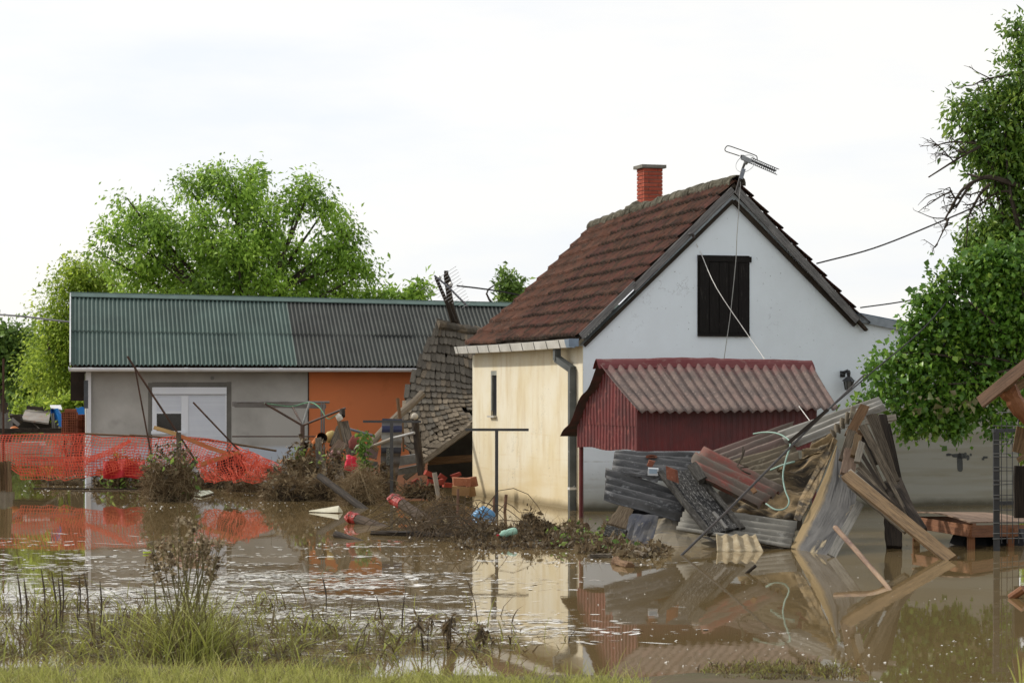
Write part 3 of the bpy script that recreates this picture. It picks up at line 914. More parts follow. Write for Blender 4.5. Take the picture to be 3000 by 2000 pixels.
MB().grid(lambda u, v: XS(AW + .004, lerp(0, DB, v), lerp(zp0, 2.0 + .75 * (1 - abs(lerp(0, DB, v) - RB) / RB) if u > .5 else zp0, u)), 2, 8, th=.004).build('end_sheet', M_redf, shel)
for (a, b) in ((.03, .03), (.06, DB - .05), (AW - .03, .03), (AW - .03, DB - .03)):
    MB().tube([XS(a, b, -.7), XS(a, b, 1.9)], .042, 10).build('post', M_redf, shel)
MB().box(XS(.0, -.02, (zp0 + 1.95) / 2), S_G * .035, S_U * .012, (0, 0, (1.95 - zp0) / 2)).build('corner_angle', M_redf, shel)
# roof sheets: red where the ridge cap kept them clean, grey-brown with lichen lower down
m, nt, bs, out = nodes_of('lichen_red_roof_sheet')
N = NT(nt, 'UV')
ux, uy, uz = N.sep()
e = N.math('ADD', ux, N.math('MULTIPLY', N.math('SUBTRACT', N.noise(3.5, 6), .5), .9))
grey_c = N.mix(N.ramp(N.noise(5, 6), .4, .6), (.135, .092, .075), (.072, .050, .043))
grey_c = N.mix(N.ramp(N.noise(30, 3), .58, .66), grey_c, (.21, .15, .13))
grey_c = N.mix(N.ramp(N.noise(2.1, 4), .5, .7), grey_c, (.15, .09, .075))
col = N.mix(N.ramp(e, .02, .24), (.13, .045, .042), grey_c)
nt.links.new(col, bs.inputs['Base Color'])
bs.inputs['Roughness'].default_value = .8
N.bump(N.noise(34, 4), .5, .008, bs)
M_sroof = m
EB = -.46                                                 # front eave overhang
zeave = XF(1875, 1209, EB)[1] + .02
aL, aR = XF(1868, 1205, EB)[0], XF(2455, 1205, EB)[0]
rl, rrt = XF(1752, 1077, RB)[0], XF(2375, 1077, RB)[0]
SP = .165
def sroof(a, s):                                         # s 0 ridge .. 1 eave, a across
    r = XS(lerp(rl, rrt, a), RB, RZ + .015 * math.sin(a * 3.1) - .03 * (a - .3) ** 2)
    e = XS(lerp(aL, aR, a), EB, zeave - .02 * math.sin(a * 5))
    return r.lerp(e, s) + Vector((0, 0, -.10 * s * (1 - s)))
sn = Vector((0, 0, 1)) * .8 - S_U * .6
nw = int((aR - aL) / SP)
bounds = [0, 6 / nw, 12 / nw, 18 / nw, 1.0]
for k in range(4):
    u0, u1 = bounds[k], bounds[k + 1] + (.006 if k < 3 else 0)
    nvv = int((u1 - u0) * nw * 9)
    def fn(u, v, u0=u0, u1=u1, k=k):
        a = lerp(u0, u1, v)
        return sroof(a, u) + sn * (.030 * math.cos(a * nw * 2 * math.pi) + (.012 if k % 2 else .0))
    MB().grid(lambda u, v: fn(u, 1 - v), 10, nvv, th=.006, lu=1.15, lv=(u1 - u0) * 4).build('roof_sheet', M_sroof, shel, smooth=True)
# rear slope, seen from underneath at the left verge
def rslope(u, v):
    b = lerp(RB, DB + .42, v)
    a = lerp(rl, aR, u)
    z = RZ - (b - RB) * .60 + .055 * math.cos(v * 4.2 * math.pi) - .05
    return XS(a - .0 * v, b, z)
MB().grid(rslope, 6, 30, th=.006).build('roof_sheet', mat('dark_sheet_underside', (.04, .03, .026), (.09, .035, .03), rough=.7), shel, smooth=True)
cap = MB()
def capf(u, v):
    a = lerp(-.01, 1.005, u)
    c = XS(lerp(rl, rrt, a), RB, RZ + .03 + .015 * math.sin(a * 3.1) - .03 * (a - .3) ** 2 + (.012 if .25 < u < .55 else 0))
    s = (v - .5) * 2
    return c - S_U * (s * .17) + Vector((0, 0, .05 - .17 * abs(s) ** 1.4 + .012 * noise.noise((a * 14, s * 2, 1))))
cap.grid(lambda u, v: capf(u, v), 28, 6, th=.004)
cap.build('ridge_cap', mat('red_ridge_cap', (.13, .028, .03), (.15, .045, .045), (.24, .15, .13), scale=2, rough=.55, bump=.15), shel)

# ------------------------------------------------------------------ collapsed tile roof between the houses
tl = [(1282, 962, 57.2), (1238, 1035, 56.7), (1205, 1110, 56.1), (1181, 1180, 55.4), (1177, 1240, 54.8), (1186, 1300, 54.2), (1205, 1335, 53.9), (1245, 1352, 53.5)]
tr = [(1440, 990, 58.2), (1442, 1050, 57.6), (1440, 1110, 56.8), (1432, 1170, 55.9), (1420, 1215, 55.1), (1402, 1246, 54.6)]
TL = pline(PT(tl))
def TR(v):                                           # courses run down to the right near the ridge, up to the right at the eave
    k = [(0, 1440, 990, 58.2), (.3, 1442, 1128, 56.9), (.5, 1432, 1176, 56.0), (.75, 1420, 1216, 55.2), (1.0, 1402, 1247, 54.6)]
    for a, b in zip(k, k[1:]):
        if v <= b[0] or b is k[-1]:
            t = (v - a[0]) / (b[0] - a[0])
            return P(*[lerp(p, q, t) for p, q in zip(a[1:], b[1:])])
def croof(u, v):
    p = TL(v).lerp(TR(v), u)
    return p + Vector((0, -.12 * math.sin(math.pi * u) * math.sin(math.pi * v) + .05 * noise.noise((u * 4, v * 5, 7)), .05 * noise.noise((u * 5, v * 4, 2))))
coll = thing('collapsed_shed', 'collapsed shed with slumped roof of mossy grey rounded tiles between the two houses', 'shed', Vector((P(1300, 1400, 56).x, 56, 0)))
dkm = MB().grid(lambda u, v: croof(u, v * .985) + Vector((0, .10, -.05)), 10, 10, th=.04)
croofo = dkm.build('roof', mat('dark_lath', (.02, .016, .012), bump=0), coll)
m = mat('mossy_grey_tile', (.185, .15, .108), (.085, .07, .052), (.29, .25, .19), scale=7, rough=.9, bump=.6, bdist=.01, rand=.38, c3lo=.56, c3hi=.68)
M_ctile = m
M_ctile_d = mat('dark_mossy_tile', (.13, .115, .092), (.075, .066, .054), (.30, .28, .24), scale=7, rough=.9, bump=.6, bdist=.01, rand=.3, c3lo=.62, c3hi=.68)
def beaver(seed, mt):
    r = random.Random(seed)
    out_ = [(0.02, 1.9), (0.98, 1.9), (.98, .22)]
    for k in range(1, 6):
        an = k / 6 * math.pi
        out_.append((.5 + .48 * math.cos(an), .22 - .22 * math.sin(an) + r.uniform(-.02, .02)))
    out_.append((.02, .22))
    vs = [(x, y, .034 + .055 * (1 - y / 1.9)) for x, y in out_] + [(x, y, .050 * (1 - y / 1.9)) for x, y in out_]
    n = len(out_)
    b = MB().add(vs, [tuple(range(n)), tuple(range(2 * n - 1, n - 1, -1))] + [((i + 1) % n, i, n + i, n + (i + 1) % n) for i in range(n)])
    return b.mesh('roof_tile', mt)
bms = [beaver(k, M_ctile) for k in range(3)]; bmd = [beaver(k + 7, M_ctile_d) for k in range(3)]
NC, NRW = 16, 18
for r in range(NRW):
    for c in range(NC):
        v1 = (r + 1) / NRW; v0 = r / NRW
        sh_ = .5 / NC if r % 2 else 0
        u0, u1 = c / NC + sh_, (c + 1) / NC + sh_
        if u1 > 1.03: continue
        if (c, r) in ((12, 12), (13, 12), (13, 13), (14, 14), (11, 11)) : continue
        mess = max(0, (r - 8) / NRW) * .75
        p = croof(u0, v1); ex = croof(u1, v1) - p; ey = croof(u0 + .0, v0) - p
        n = ex.cross(ey).normalized()
        if n.y > 0: n = -n; p = p + ex; ex = -ex
        M = Matrix.Identity(4); M.col[0][:3] = ex; M.col[1][:3] = ey; M.col[2][:3] = n; M.col[3][:3] = p
        J = Matrix.Translation(Vector((rnd.gauss(0, .03 + .12 * mess), rnd.gauss(0, .03 + .16 * mess), rnd.uniform(0, .03) * mess))) @ Matrix.Rotation(rnd.gauss(0, .03 + .28 * mess), 4, 'Z') @ Matrix.Rotation(rnd.gauss(0, .08 * mess), 4, 'X')
        dark = rnd.random() < (0.85 - .75 * max(0, (r - 4) / 11))
        inst('roof_tile', (bmd if dark else bms)[rnd.randrange(3)], M @ J, croofo)
for k in range(9):
    u = k / 8.6
    A = croof(u, -.01) + Vector((-.02, -.05, .05)); B = croof(u + .14, -.01) + Vector((0, -.05, .05))
    MB().tube([A, A.lerp(B, .5), B], [.115, .12, .10], 9, wob=.08).build('ridge_tile', M_ctile_d if k % 3 else M_ctile, croofo)
MB().beam(P(*ZB(1790, 490, 54.3)), P(*ZB(985, 1070, 53.4)), .11, .06, n=8, rag=.08).build('eave_board', M_wood_grey, coll)
MB().beam(P(*ZB(1000, 1090, 53.3)), P(*ZB(705, 1310, 53.1)), .12, .07, n=6, rag=.08).build('eave_board', M_wood_grey, coll)
MB().beam(P(*ZB(1060, 1050, 54.6)), P(*ZB(1800, 1000, 54.9)), .15, .1, n=5, rag=.05).build('beam', M_wood_brown, coll)
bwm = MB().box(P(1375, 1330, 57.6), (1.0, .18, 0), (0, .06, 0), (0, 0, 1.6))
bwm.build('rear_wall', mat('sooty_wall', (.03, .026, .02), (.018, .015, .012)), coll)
MB().tube(curve_pts([P(*ZB(985, 10, 53.9)), P(*ZB(820, 170, 53.7)), P(*ZB(560, 390, 53.3)), P(*ZB(350, 610, 53.0)), P(*ZB(190, 790, 52.8))], 10), [.085] * 11, 9, wob=.08).build('pole_log', mat('pale_log', (.23, .20, .155), (.16, .125, .09), (.13, .075, .04), coord='UV', stretch=(.6, 6, 1), scale=2.4, rough=.85, bump=.5), coll)

# rubble under it: hollow clay blocks and broken tiles, each its own thing
M_clay = mat('clay_block', (.33, .135, .075), (.26, .10, .055), (.40, .22, .13), scale=5, rough=.85, bump=.3, rand=.15)
M_clayy = mat('muddy_clay_block', (.31, .19, .09), (.24, .14, .065), scale=5, rough=.85, bump=.3, rand=.12)
def chunk(px, py, Y, wx, wy, wz, rz, rx, m, name, label, cat, group=None):
    c = P(px, py, Y)
    Rm = Matrix.Rotation(rz, 3, 'Z') @ Matrix.Rotation(rx, 3, 'Y')
    b = MB().box(c, Rm @ Vector((wx, 0, 0)), Rm @ Vector((0, wy, 0)), Rm @ Vector((0, 0, wz)))
    vs = []
    for p in b.v:
        vs.append(tuple(Vector(p) + Vector((rnd.uniform(-1, 1) * wx * .12, 0, rnd.uniform(-1, 1) * wz * .12))))
    b.v = vs
    return tag(b.build(name, m), label, cat, group)
rub = [(1352, 1411, 49.5, .17, .13, .085, .1, .05, M_clay, 'upper orange clay block beside the cream wall corner'),
       (1350, 1437, 49.3, .17, .13, .09, -.05, .1, M_clayy, 'muddy yellow clay block under the orange one by the cream wall'),
       (1381, 1412, 49.8, .10, .12, .10, .3, -.2, M_clay, 'tilted clay block wedged against the cream wall'),
       (1377, 1440, 49.7, .09, .12, .10, .2, -.15, M_clayy, 'brown clay block standing against the cream wall foot')]
for a in rub: chunk(*a[:8], a[8], 'clay_block', a[9], 'clay block', 'clay blocks by the cream wall')
M_rtile = mat('broken_red_tile', (.33, .055, .035), (.24, .045, .03), scale=6, rough=.8, bump=.3, rand=.2)
for i, (x, y, w_, h_, rz) in enumerate(((1258, 1388, .1, .05, .4), (1272, 1411, .14, .05, .1), (1282, 1415, .13, .06, -.3), (1264, 1418, .1, .05, -.2), (1215, 1410, .085, .035, -.5), (1335, 1391, .1, .035, -.35), (1297, 1398, .08, .05, .6), (1240, 1427, .13, .05, .2), (1310, 1420, .09, .05, .1))):
    chunk(x, y, 50.6 + .1 * i, w_, .1, h_, .2, rz, M_rtile, 'broken_tile', 'broken red roof tile in the rubble, ' + ('leftmost, near the T post foot', 'just right of the eave board end', 'broad one beside the dark fence post', 'flat one low by the water', 'tilted one under the eave board', 'highest one below the beam', 'slanting one left of the clay blocks', 'lowest one at the waterline', 'wide one touching the pale stake')[i], 'roof tile', 'broken red tiles in the rubble')
for i, (x, y, w_, h_, rz, lab) in enumerate(((1200, 1345, .28, .10, -.15, 'grey concrete slab leaning on the rubble below the collapsed roof'), (1196, 1376, .24, .07, -.2, 'lower grey concrete slab tilted in the rubble below the collapsed roof'), (1086, 1358, .16, .07, .2, 'broken lump of pale concrete beside the blue topped panel'))):
    chunk(x, y, 52.2 + .2 * i, w_, .1, h_, .1, rz, mat('broken_concrete', (.22, .22, .21), (.14, .14, .13), scale=6, rough=.9), 'concrete_slab', lab, 'concrete slab')
# ------------------------------------------------------------------ wreckage pile on the right, piece by piece
def solo(b, name, m, label, cat, group=None, smooth=False):
    return tag(b.build(name, m, smooth=smooth), label, cat, group)
def sh(name, L, R_, waves, amp, m, label, group='corrugated sheets in the wreckage pile', **k):
    return solo(sheet(PT(L), PT(R_), waves, amp, **k), name, m, label, 'roofing sheet', group, smooth=waves > 0)
sh('corrugated_sheet', [Z3(205, 185, 37.6), Z3(195, 262, 37.4)], [Z3(1150, 212, 37.5), Z3(1145, 310, 37.3)], 1.6, .055, M_asb_dark, 'dark corrugated sheet on top of the black stack, below the red shelter panel', crinkle=.02, seed=1)
sh('corrugated_sheet', [Z3(192, 205, 37.3), Z3(165, 400, 36.9)], [Z3(1120, 325, 37.2), Z3(1060, 520, 36.6)], 2.4, .055, M_asb_dark, 'dark mossy corrugated sheet second from top, with brick pieces lying on it', crinkle=.02, seed=2)
sh('corrugated_sheet', [Z3(88, 385, 36.7), Z3(98, 470, 36.6), Z3(90, 580, 36.4), Z3(75, 695, 36.2)], [Z3(1060, 690, 36.5), Z3(1040, 830, 36.2), Z3(985, 955, 36.0)], 3.6, .06, M_asb_dark, 'lowest dark grey corrugated sheet of the black stack, overhanging the blue panel', crinkle=.02, seed=3)
sh('sheet_fragment', [Z3(290, 345, 36.6), Z3(283, 400, 36.55)], [Z3(720, 440, 36.55), Z3(690, 520, 36.5)], 0, 0, M_asb_dark, 'torn mossy strip of dark sheet lying across the black stack', crinkle=.05, seed=4)
# charred door lying across
door = thing('charred_door', 'wide charred plank door lying aslant across the dark corrugated sheets', 'door', P(*Z3(1150, 700, 35.9)) - Vector((0, 0, .5)))
def dquad(a, b, c, d, Ys): return PT([Z3(*a, Ys[0]), Z3(*d, Ys[3])]), PT([Z3(*b, Ys[1]), Z3(*c, Ys[2])])
L_, R__ = [Z3(720, 440, 36.35), Z3(1110, 330, 36.5)], [Z3(1270, 1130, 35.1), Z3(1690, 1030, 35.25)]
LL, RL = pline(PT(L_)), pline(PT(R__))
def dpt(u, v): return LL(v).lerp(RL(v), u)
dn_ = (dpt(1, .5) - dpt(0, .5)).cross(dpt(.5, 1) - dpt(.5, 0)).normalized()
if dn_.y > 0: dn_ = -dn_
MB().grid(lambda u, v: dpt(lerp(.02, .97, u), lerp(.0, .97, v)) - dn_ * .02, 4, 2, th=.02).build('backing_board', M_wood_char, door)
for k, (v0, v1, lift, u0, u1) in enumerate(((.16, .36, .0, .03, .97), (.365, .58, .012, .0, .985), (.585, .82, -.004, .02, .99))):
    MB().grid(lambda u, v: dpt(lerp(u0, u1, u), lerp(v0, v1, v)) + dn_ * (lift + .012 * noise.noise((u * 7, v * 2, k))), 12, 3, th=.03, lu=1.25, lv=.12).build('plank', M_wood_char, door)
M_strip = mat('grey_burnt_strip', (.06, .057, .05), (.025, .023, .02), (.17, .16, .145), **{**WOODUV, 'stretch': (2, 12, 1)})
for v0, v1, u0, u1, m_ in ((-.03, .13, -.04, 1.0, M_strip), (.84, .98, .28, 1.03, M_strip), (.50, .58, .72, .98, mat('pale_batten', (.19, .185, .17), (.11, .105, .1), (.28, .27, .25), **WOODUV))):
    MB().grid(lambda u, v: dpt(lerp(u0, u1, u), lerp(v0, v1, v)) + dn_ * .04, 8, 1, th=.045, lu=1.2, lv=.05).build('batten', m_, door)
MB().grid(lambda u, v: dpt(lerp(.93, 1.0, u), lerp(.02, .98, v)) + dn_ * .02, 1, 6, th=.05, lu=.1, lv=.5).build('batten', M_wood_char, door)
solo(MB().beam(P(*Z3(1090, 325, 36.3)), P(*Z3(1215, 500, 36.0)), .145, .09, n=4, rag=.04), 'wood_block', M_strip, 'short burnt timber block at the upper right corner of the charred door', 'timber')
M_brk = mat('old_red_brick', (.21, .075, .045), (.14, .055, .035), (.28, .16, .11), scale=6, rough=.9, bump=.5)
def brickat(z3, Y, ax, ay, az, lab, m=M_brk, nm='loose_brick'):
    c = P(*Z3(*z3, Y))
    b = MB().box(c, ax, ay, az)
    b.v = [tuple(Vector(p) + Vector((rnd.uniform(-.012, .012), 0, rnd.uniform(-.012, .012)))) for p in b.v]
    return solo(b, nm, m, lab, 'brick')
brickat((855, 430), 35.95, (.075, .02, -.03), (.02, .06, .0), (-.012, .03, .098), 'whole red brick resting on the upper left end of the charred door')
brickat((612, 305), 36.85, (.045, .01, -.012), (.0, .04, 0), (.025, .02, .045), 'small brick fragment on the dark mossy sheet')
solo(MB().grid(lambda u, v: P(*Z3(622 + 70 * math.cos(u * 6.28) * (1 - .02 * v), 232 - (18 + 8 * v) * max(-.5, math.sin(u * 6.28)) - 6, 37.25 - .1 * v)), 12, 2, th=.02), 'tile_shard', M_brk, 'curved clay tile shard on the topmost dark sheet', 'tile shard')
tin = thing('tin_box', 'small shiny open tin box lying on the dark sheets', 'tin box', P(*Z3(640, 440, 36.35)))
c = P(*Z3(640, 395, 36.4))
MB().box(c, (.078, .0, -.004), (0, .03, .01), (.004, .0, .05)).build('body', mat('dull_tin', (.50, .52, .54), (.35, .37, .38), rough=.35, bump=.1, metal=.6), tin)
MB().box(c + Vector((0, -.034, .006)), (.062, .0, -.003), (0, .002, 0), (.003, .0, .036)).build('opening', mat('pale_blue_lid', (.30, .38, .46), (.2, .27, .33), rough=.2, bump=0), tin)
# faded red sheet
sh('corrugated_sheet', [Z3(1215, 140, 37.0), Z3(1080, 238, 36.7), Z3(1160, 395, 36.3), Z3(1235, 525, 36.0)], [Z3(2140, 605, 36.5), Z3(2010, 690, 36.2), Z3(1910, 765, 36.0), Z3(1822, 815, 35.8)], 4.0, .055, M_red_sheet, 'faded red corrugated sheet slanting down to the right across the pile', crinkle=.015, seed=6, nu=10, belly=.0)
# long pale sheets rising to the right
sh('corrugated_sheet', [Z3(1335, 187, 38.2), Z3(1440, 240, 38.0), Z3(1560, 305, 37.8)], [RR(240, 285, 38.4), RR(185, 360, 38.3), RR(160, 470, 38.1)], 2.6, .055, M_asb_pink, 'pinkish grey corrugated sheet running up behind the red one', crinkle=.02, seed=7)
sh('corrugated_sheet', [RR(105, 375, 38.0), RR(160, 455, 37.8), RR(275, 488, 37.6)], [RR(1030, 55, 37.3), RR(1052, 95, 37.2), RR(1085, 148, 37.1)], 2.7, .055, M_asb_pale, 'long pale grey corrugated sheet reaching up to the right under the leaves', crinkle=.012, seed=8, nu=12)
sh('corrugated_sheet', [Z3(1560, 300, 37.7), Z3(1690, 360, 37.5), Z3(1780, 415, 37.3)], [Z3(2250, 105, 37.9), Z3(2285, 150, 37.7), Z3(2320, 235, 37.5)], 2.5, .055, M_asb_mud, 'mud stained corrugated sheet below the pinkish one', crinkle=.025, seed=9)
sh('corrugated_sheet', [Z3(1760, 420, 37.2), Z3(1870, 480, 37.0), Z3(1990, 560, 36.8)], [Z3(2055, 392, 37.2), Z3(2110, 455, 37.0), Z3(2155, 535, 36.8)], 2.4, .055, M_asb_mud, 'short broken end of corrugated sheet beside the green hose', crinkle=.02, seed=10)
# crumpled tan covering
sh('crumpled_sheet', [QQ(1290, 800, 38.2), QQ(1150, 930, 37.8), QQ(990, 1065, 37.0)], [QQ(1700, 590, 37.8), QQ(1620, 800, 37.4), QQ(1450, 1145, 36.4)], 3.2, .05, M_tan_sheet, 'crumpled mud coated sheet filling the middle of the pile', group=None, crinkle=.22, seed=11, nu=24, per=9)
sh('crumpled_sheet', [QQ(1575, 655, 37.0), QQ(1520, 690, 37.0), QQ(1470, 760, 36.9)], [QQ(1710, 590, 36.9), QQ(1690, 640, 36.8), QQ(1640, 700, 36.7)], 2.0, .04, M_tan_sheet, 'folded tan sheet end under the scalloped edge', group=None, crinkle=.06, seed=12)
sh('folded_sheet', [RR(590, 400, 36.6), RR(480, 620, 36.4), RR(330, 880, 36.2), RR(262, 1060, 36.0), RR(240, 1165, 35.8)], [RR(640, 440, 36.5), RR(560, 640, 36.2), RR(450, 880, 35.9), RR(360, 1060, 35.7), RR(300, 1180, 35.5)], 0, 0, M_tan_sheet, 'tall folded tan sheet leaning beside the big grey panel', group=None, crinkle=.08, seed=13, nu=8, per=14, belly=0)
sh('sheet_edge', [RR(572, 355, 36.4), RR(600, 420, 36.3)], [RR(805, 115, 36.6), RR(775, 235, 36.4)], 4.5, .04, M_asb_mud, 'end of a corrugated sheet seen edge-on with a scalloped rim', group=None, cross=True, seed=14, per=10)
# big bent panel standing in the water
m, nt, bs, out = nodes_of('stained_grey_panel')
N = NT(nt, 'UV')
x, y, z = N.sep()
mpx = nt.nodes.new('ShaderNodeMapping'); mpx.inputs['Scale'].default_value = (1.6, .7, 1)
nt.links.new(N.raw, mpx.inputs['Vector'])
nse = N.noise(1.7, 6, .6, mpx.outputs[0], .5)
col = N.mix(N.ramp(nse, .40, .62), (.11, .107, .103), (.06, .059, .058))
col = N.mix(N.ramp(nse, .60, .655), col, (.26, .215, .14))
col = N.mix(N.ramp(N.math('ADD', x, N.math('MULTIPLY', N.noise(3, 4), .18)), .20, .30, (1, 1, 1), (0, 0, 0)), col, (.25, .185, .10))
yy = N.math('ADD', y, N.math('MULTIPLY', N.noise(5, 5), .08))
col = N.mix(N.math('MULTIPLY', N.ramp(yy, 1.02, 1.12), N.ramp(yy, 1.20, 1.24, (1, 1, 1), (0, 0, 0))), col, (.035, .03, .025))
col = N.mix(N.ramp(yy, 1.22, 1.27), col, N.mix(N.ramp(N.noise(2.5, 5, .6, N.vec), .42, .6), (.28, .235, .16), (.15, .14, .12)))
col = N.mix(N.ramp(N.noise(26, 3), .70, .74), col, (.03, .03, .03))
nt.links.new(col, bs.inputs['Base Color'])
bs.inputs['Roughness'].default_value = .8; bs.inputs['Specular IOR Level'].default_value = .1
N.bump(N.noise(12, 5), .25, .02, bs)
M_panel = m
sh('bent_panel', [RR(628, 480, 36.4), RR(560, 620, 36.2), RR(430, 940, 35.7), RR(330, 1180, 35.3), RR(255, 1260, 35.1), RR(205, 1440, 34.85)], [RR(652, 520, 36.3), RR(712, 700, 36.1), RR(865, 955, 35.4), RR(755, 1180, 34.5), RR(690, 1320, 33.9), RR(588, 1510, 33.3)], 0, 0, M_panel, 'large bent grey panel with tan streaks standing in the water at the pile front', group=None, crinkle=.05, seed=15, nu=14, per=20, belly=-.05)
def plk(name, A, B, w, th, m_, label, cat='plank', group='planks leaning in the wreckage pile', **k):
    d = dict(n=6, rag=.05); d.update(k)
    return solo(MB().beam(P(*A), P(*B), w, th, **d), name, m_, label, cat, group)
plk('wood_board', RR(845, 1015, 34.7), RR(582, 1500, 33.1), .13, .03, mat('grey_board_pale', (.27, .255, .22), (.18, .17, .145), (.36, .34, .29), **WOODUV), 'narrow pale board along the right edge of the bent grey panel')
sh('corrugated_sheet', [Z3(1010, 835, 36.1), Z3(965, 940, 35.8), Z3(905, 1075, 35.3)], [Z3(2295, 1005, 35.5), Z3(2262, 1120, 35.2), Z3(2215, 1290, 34.75)], 4.2, .055, M_asb_grey, 'long low corrugated sheet at the waterline under the charred door', crinkle=.015, seed=16, nu=12)
sh('flat_panel', [Z3(372, 880, 37.0), Z3(295, 1245, 35.7)], [Z3(705, 900, 36.8), Z3(628, 1240, 35.6)], 0, 0, M_blue_sheet, 'dark blue sheet metal panel dipping into the water at the left of the pile', group=None, crinkle=.03, seed=17)
sh('flat_panel', [Z3(705, 930, 36.4), Z3(620, 1270, 35.5)], [Z3(1050, 960, 36.2), Z3(1500, 1300, 35.2)], 0, 0, M_tanblue, 'tan and blue smeared metal panel at the waterline beside the blue one', group=None, crinkle=.04, seed=18)
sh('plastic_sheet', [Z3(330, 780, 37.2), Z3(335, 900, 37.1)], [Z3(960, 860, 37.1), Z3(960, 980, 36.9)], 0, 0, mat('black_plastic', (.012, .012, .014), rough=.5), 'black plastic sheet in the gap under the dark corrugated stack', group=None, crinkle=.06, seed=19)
sh('dark_backing', [Z3(960, 700, 38.6), Z3(960, 1050, 38.0)], [Z3(2350, 500, 38.8), Z3(2350, 1050, 38.0)], 0, 0, mat('dark_backing_sheet', (.035, .03, .024), (.06, .05, .035), rough=.7), 'dark backing sheet deep inside the pile', group=None, crinkle=.2, seed=20, nu=16, per=20)  # dark crumpled sheet closing the pile from behind
plk('charred_plank', Z3(95, 1070, 36.0), Z3(325, 1130, 35.8), .17, .05, M_wood_char, 'short dark charred plank beside the blue metal panel', group=None)
plk('split_log', Z3(345, 790, 37.3), Z3(215, 1060, 36.5), .22, .12, mat('split_wood', (.26, .20, .13), (.12, .085, .055), (.34, .28, .2), **WOODUV), 'split weathered log standing at the left end of the pile', cat='log', group=None, w2=.3, rag=.15)
# scalloped piece in front
def scal(u, v):
    x = lerp(1362, 1812, v) + u * (lerp(10, 95, v)); yv = lerp(1122, 1312, u ** .9)
    p = P(*Z3(x, yv, lerp(34.9, 34.25, u)))
    return p + Vector((0, -.045 * math.cos(v * 3.9 * 2 * math.pi) - .03 * math.sin(u * 3.1), .020 * (1 - u) * math.cos(v * 3.9 * 2 * math.pi)))
solo(MB().grid(scal, 8, 44, th=.012), 'corrugated_offcut', smat('cream_cement_offcut', (.33, .275, .18), (.22, .17, .10), (.42, .38, .29), scale=3, stretch=(1, 1, 1)), 'small cream corrugated offcut standing upright in the water before the pile', 'roofing sheet', smooth=True)
# fan of planks
F = [((888, 125, 36.2), (745, 400, 36.0), 0.148, .10, M_wood_brown, 'thick dark split post rising beside the scalloped sheet end', 'wood_post'),
     ((770, 350, 35.9), (690, 620, 35.7), 0.125, .09, M_wood_grey, 'short bark covered post below the thick one', 'wood_post'),
     ((868, 300, 35.8), (1165, 865, 35.4), 0.117, .05, M_wood_grey, 'long light grey plank in the middle of the fan', 'plank'),
     ((930, 205, 36.3), (1180, 815, 35.8), 0.101, .05, M_wood_grey, 'grey plank with broken top behind the middle one', 'plank'),
     ((985, 195, 36.5), (1150, 700, 36.1), 0.070, .04, M_wood_grey, 'thin grey slat in the upper fan', 'plank'),
     ((1052, 205, 36.6), (1185, 795, 36.2), 0.117, .05, M_wood_dark, 'dark plank at the right of the upper fan', 'plank'),
     ((1106, 290, 36.8), (1225, 860, 36.4), 0.055, .04, M_wood_dark, 'narrow dark slat outermost on the right of the fan', 'plank'),
     ((842, 350, 36.0), (992, 660, 35.7), 0.070, .04, M_wood_dark, 'dark splintered slat left of the middle plank', 'plank'),
     ((882, 480, 35.7), (1080, 890, 35.3), 0.047, .03, M_wood_grey, 'thin slat under the middle plank', 'plank'),
     ((858, 560, 35.6), (1070, 905, 35.2), 0.055, .03, M_wood_dark, 'dark slat in the lower fan', 'plank'),
     ((838, 640, 35.4), (1110, 985, 34.9), 0.062, .03, M_wood_grey, 'grey slat in the lower fan', 'plank'),
     ((826, 690, 35.2), (1150, 1035, 34.6), 0.062, .03, M_wood_grey, 'lower grey slat close above the tan beam', 'plank'),
     ((815, 735, 35.0), (1205, 1085, 34.2), 0.070, .03, M_wood_dark, 'lowest dark slat resting on the tan beam', 'plank'),
     ((1165, 865, 35.3), (1420, 1265, 34.2), 0.133, .07, M_wood_dark, 'dark soaked plank running down behind the tan beam', 'plank'),
     ((1080, 820, 35.6), (1290, 1130, 34.9), 0.156, .06, M_wood_dark, 'broad black plank crossing the fan foot', 'plank'),
     ((1195, 790, 36.1), (1385, 1225, 35.2), 0.094, .05, M_wood_dark, 'dark slat continuing the fan down to the bench', 'plank'),
     ((1120, 820, 35.2), (1320, 1190, 34.5), 0.047, .03, M_wood_grey, 'pale splintered lath lying on the dark soaked plank', 'plank'),
     ((1140, 1130, 35.3), (1160, 1420, 34.9), 0.234, .10, M_wood_dark, 'wide dark post standing in the water under the fan', 'wood_post'),
     ((770, 525, 35.5), (725, 760, 35.1), 0.203, .06, mat('pinkish_board', (.20, .14, .10), (.12, .08, .058), (.28, .22, .17), **WOODUV), 'broad pinkish board at the head of the tan beam', 'plank'),
     ((828, 395, 35.6), (790, 590, 35.3), 0.109, .06, M_wood_tan, 'short light board end left of the lower fan', 'plank'),
     ((862, 460, 35.3), (818, 640, 35.1), 0.094, .06, mat('whitish_board', (.28, .25, .20), (.17, .15, .12), (.38, .35, .29), **WOODUV), 'short whitish board end right beside the light one', 'plank'),
     ((890, 265, 37.0), (1178, 225, 36.9), 0.094, .05, mat('whitish_board', (.4, .4, .4)), 'pale plank sticking out level to the right behind the fan', 'plank'),
     ((820, 380, 35.9), (885, 365, 35.9), 0.109, .07, M_wood_brown, 'short brown block wedged between the posts', 'wood_block')]
for a, b, w_, t_, m_, lab, nm in F:
    plk(nm, RR(*a), RR(*b), w_, t_, m_, lab, cat='plank' if nm != 'wood_post' else 'post', group='planks leaning in the wreckage pile', rag=.07)
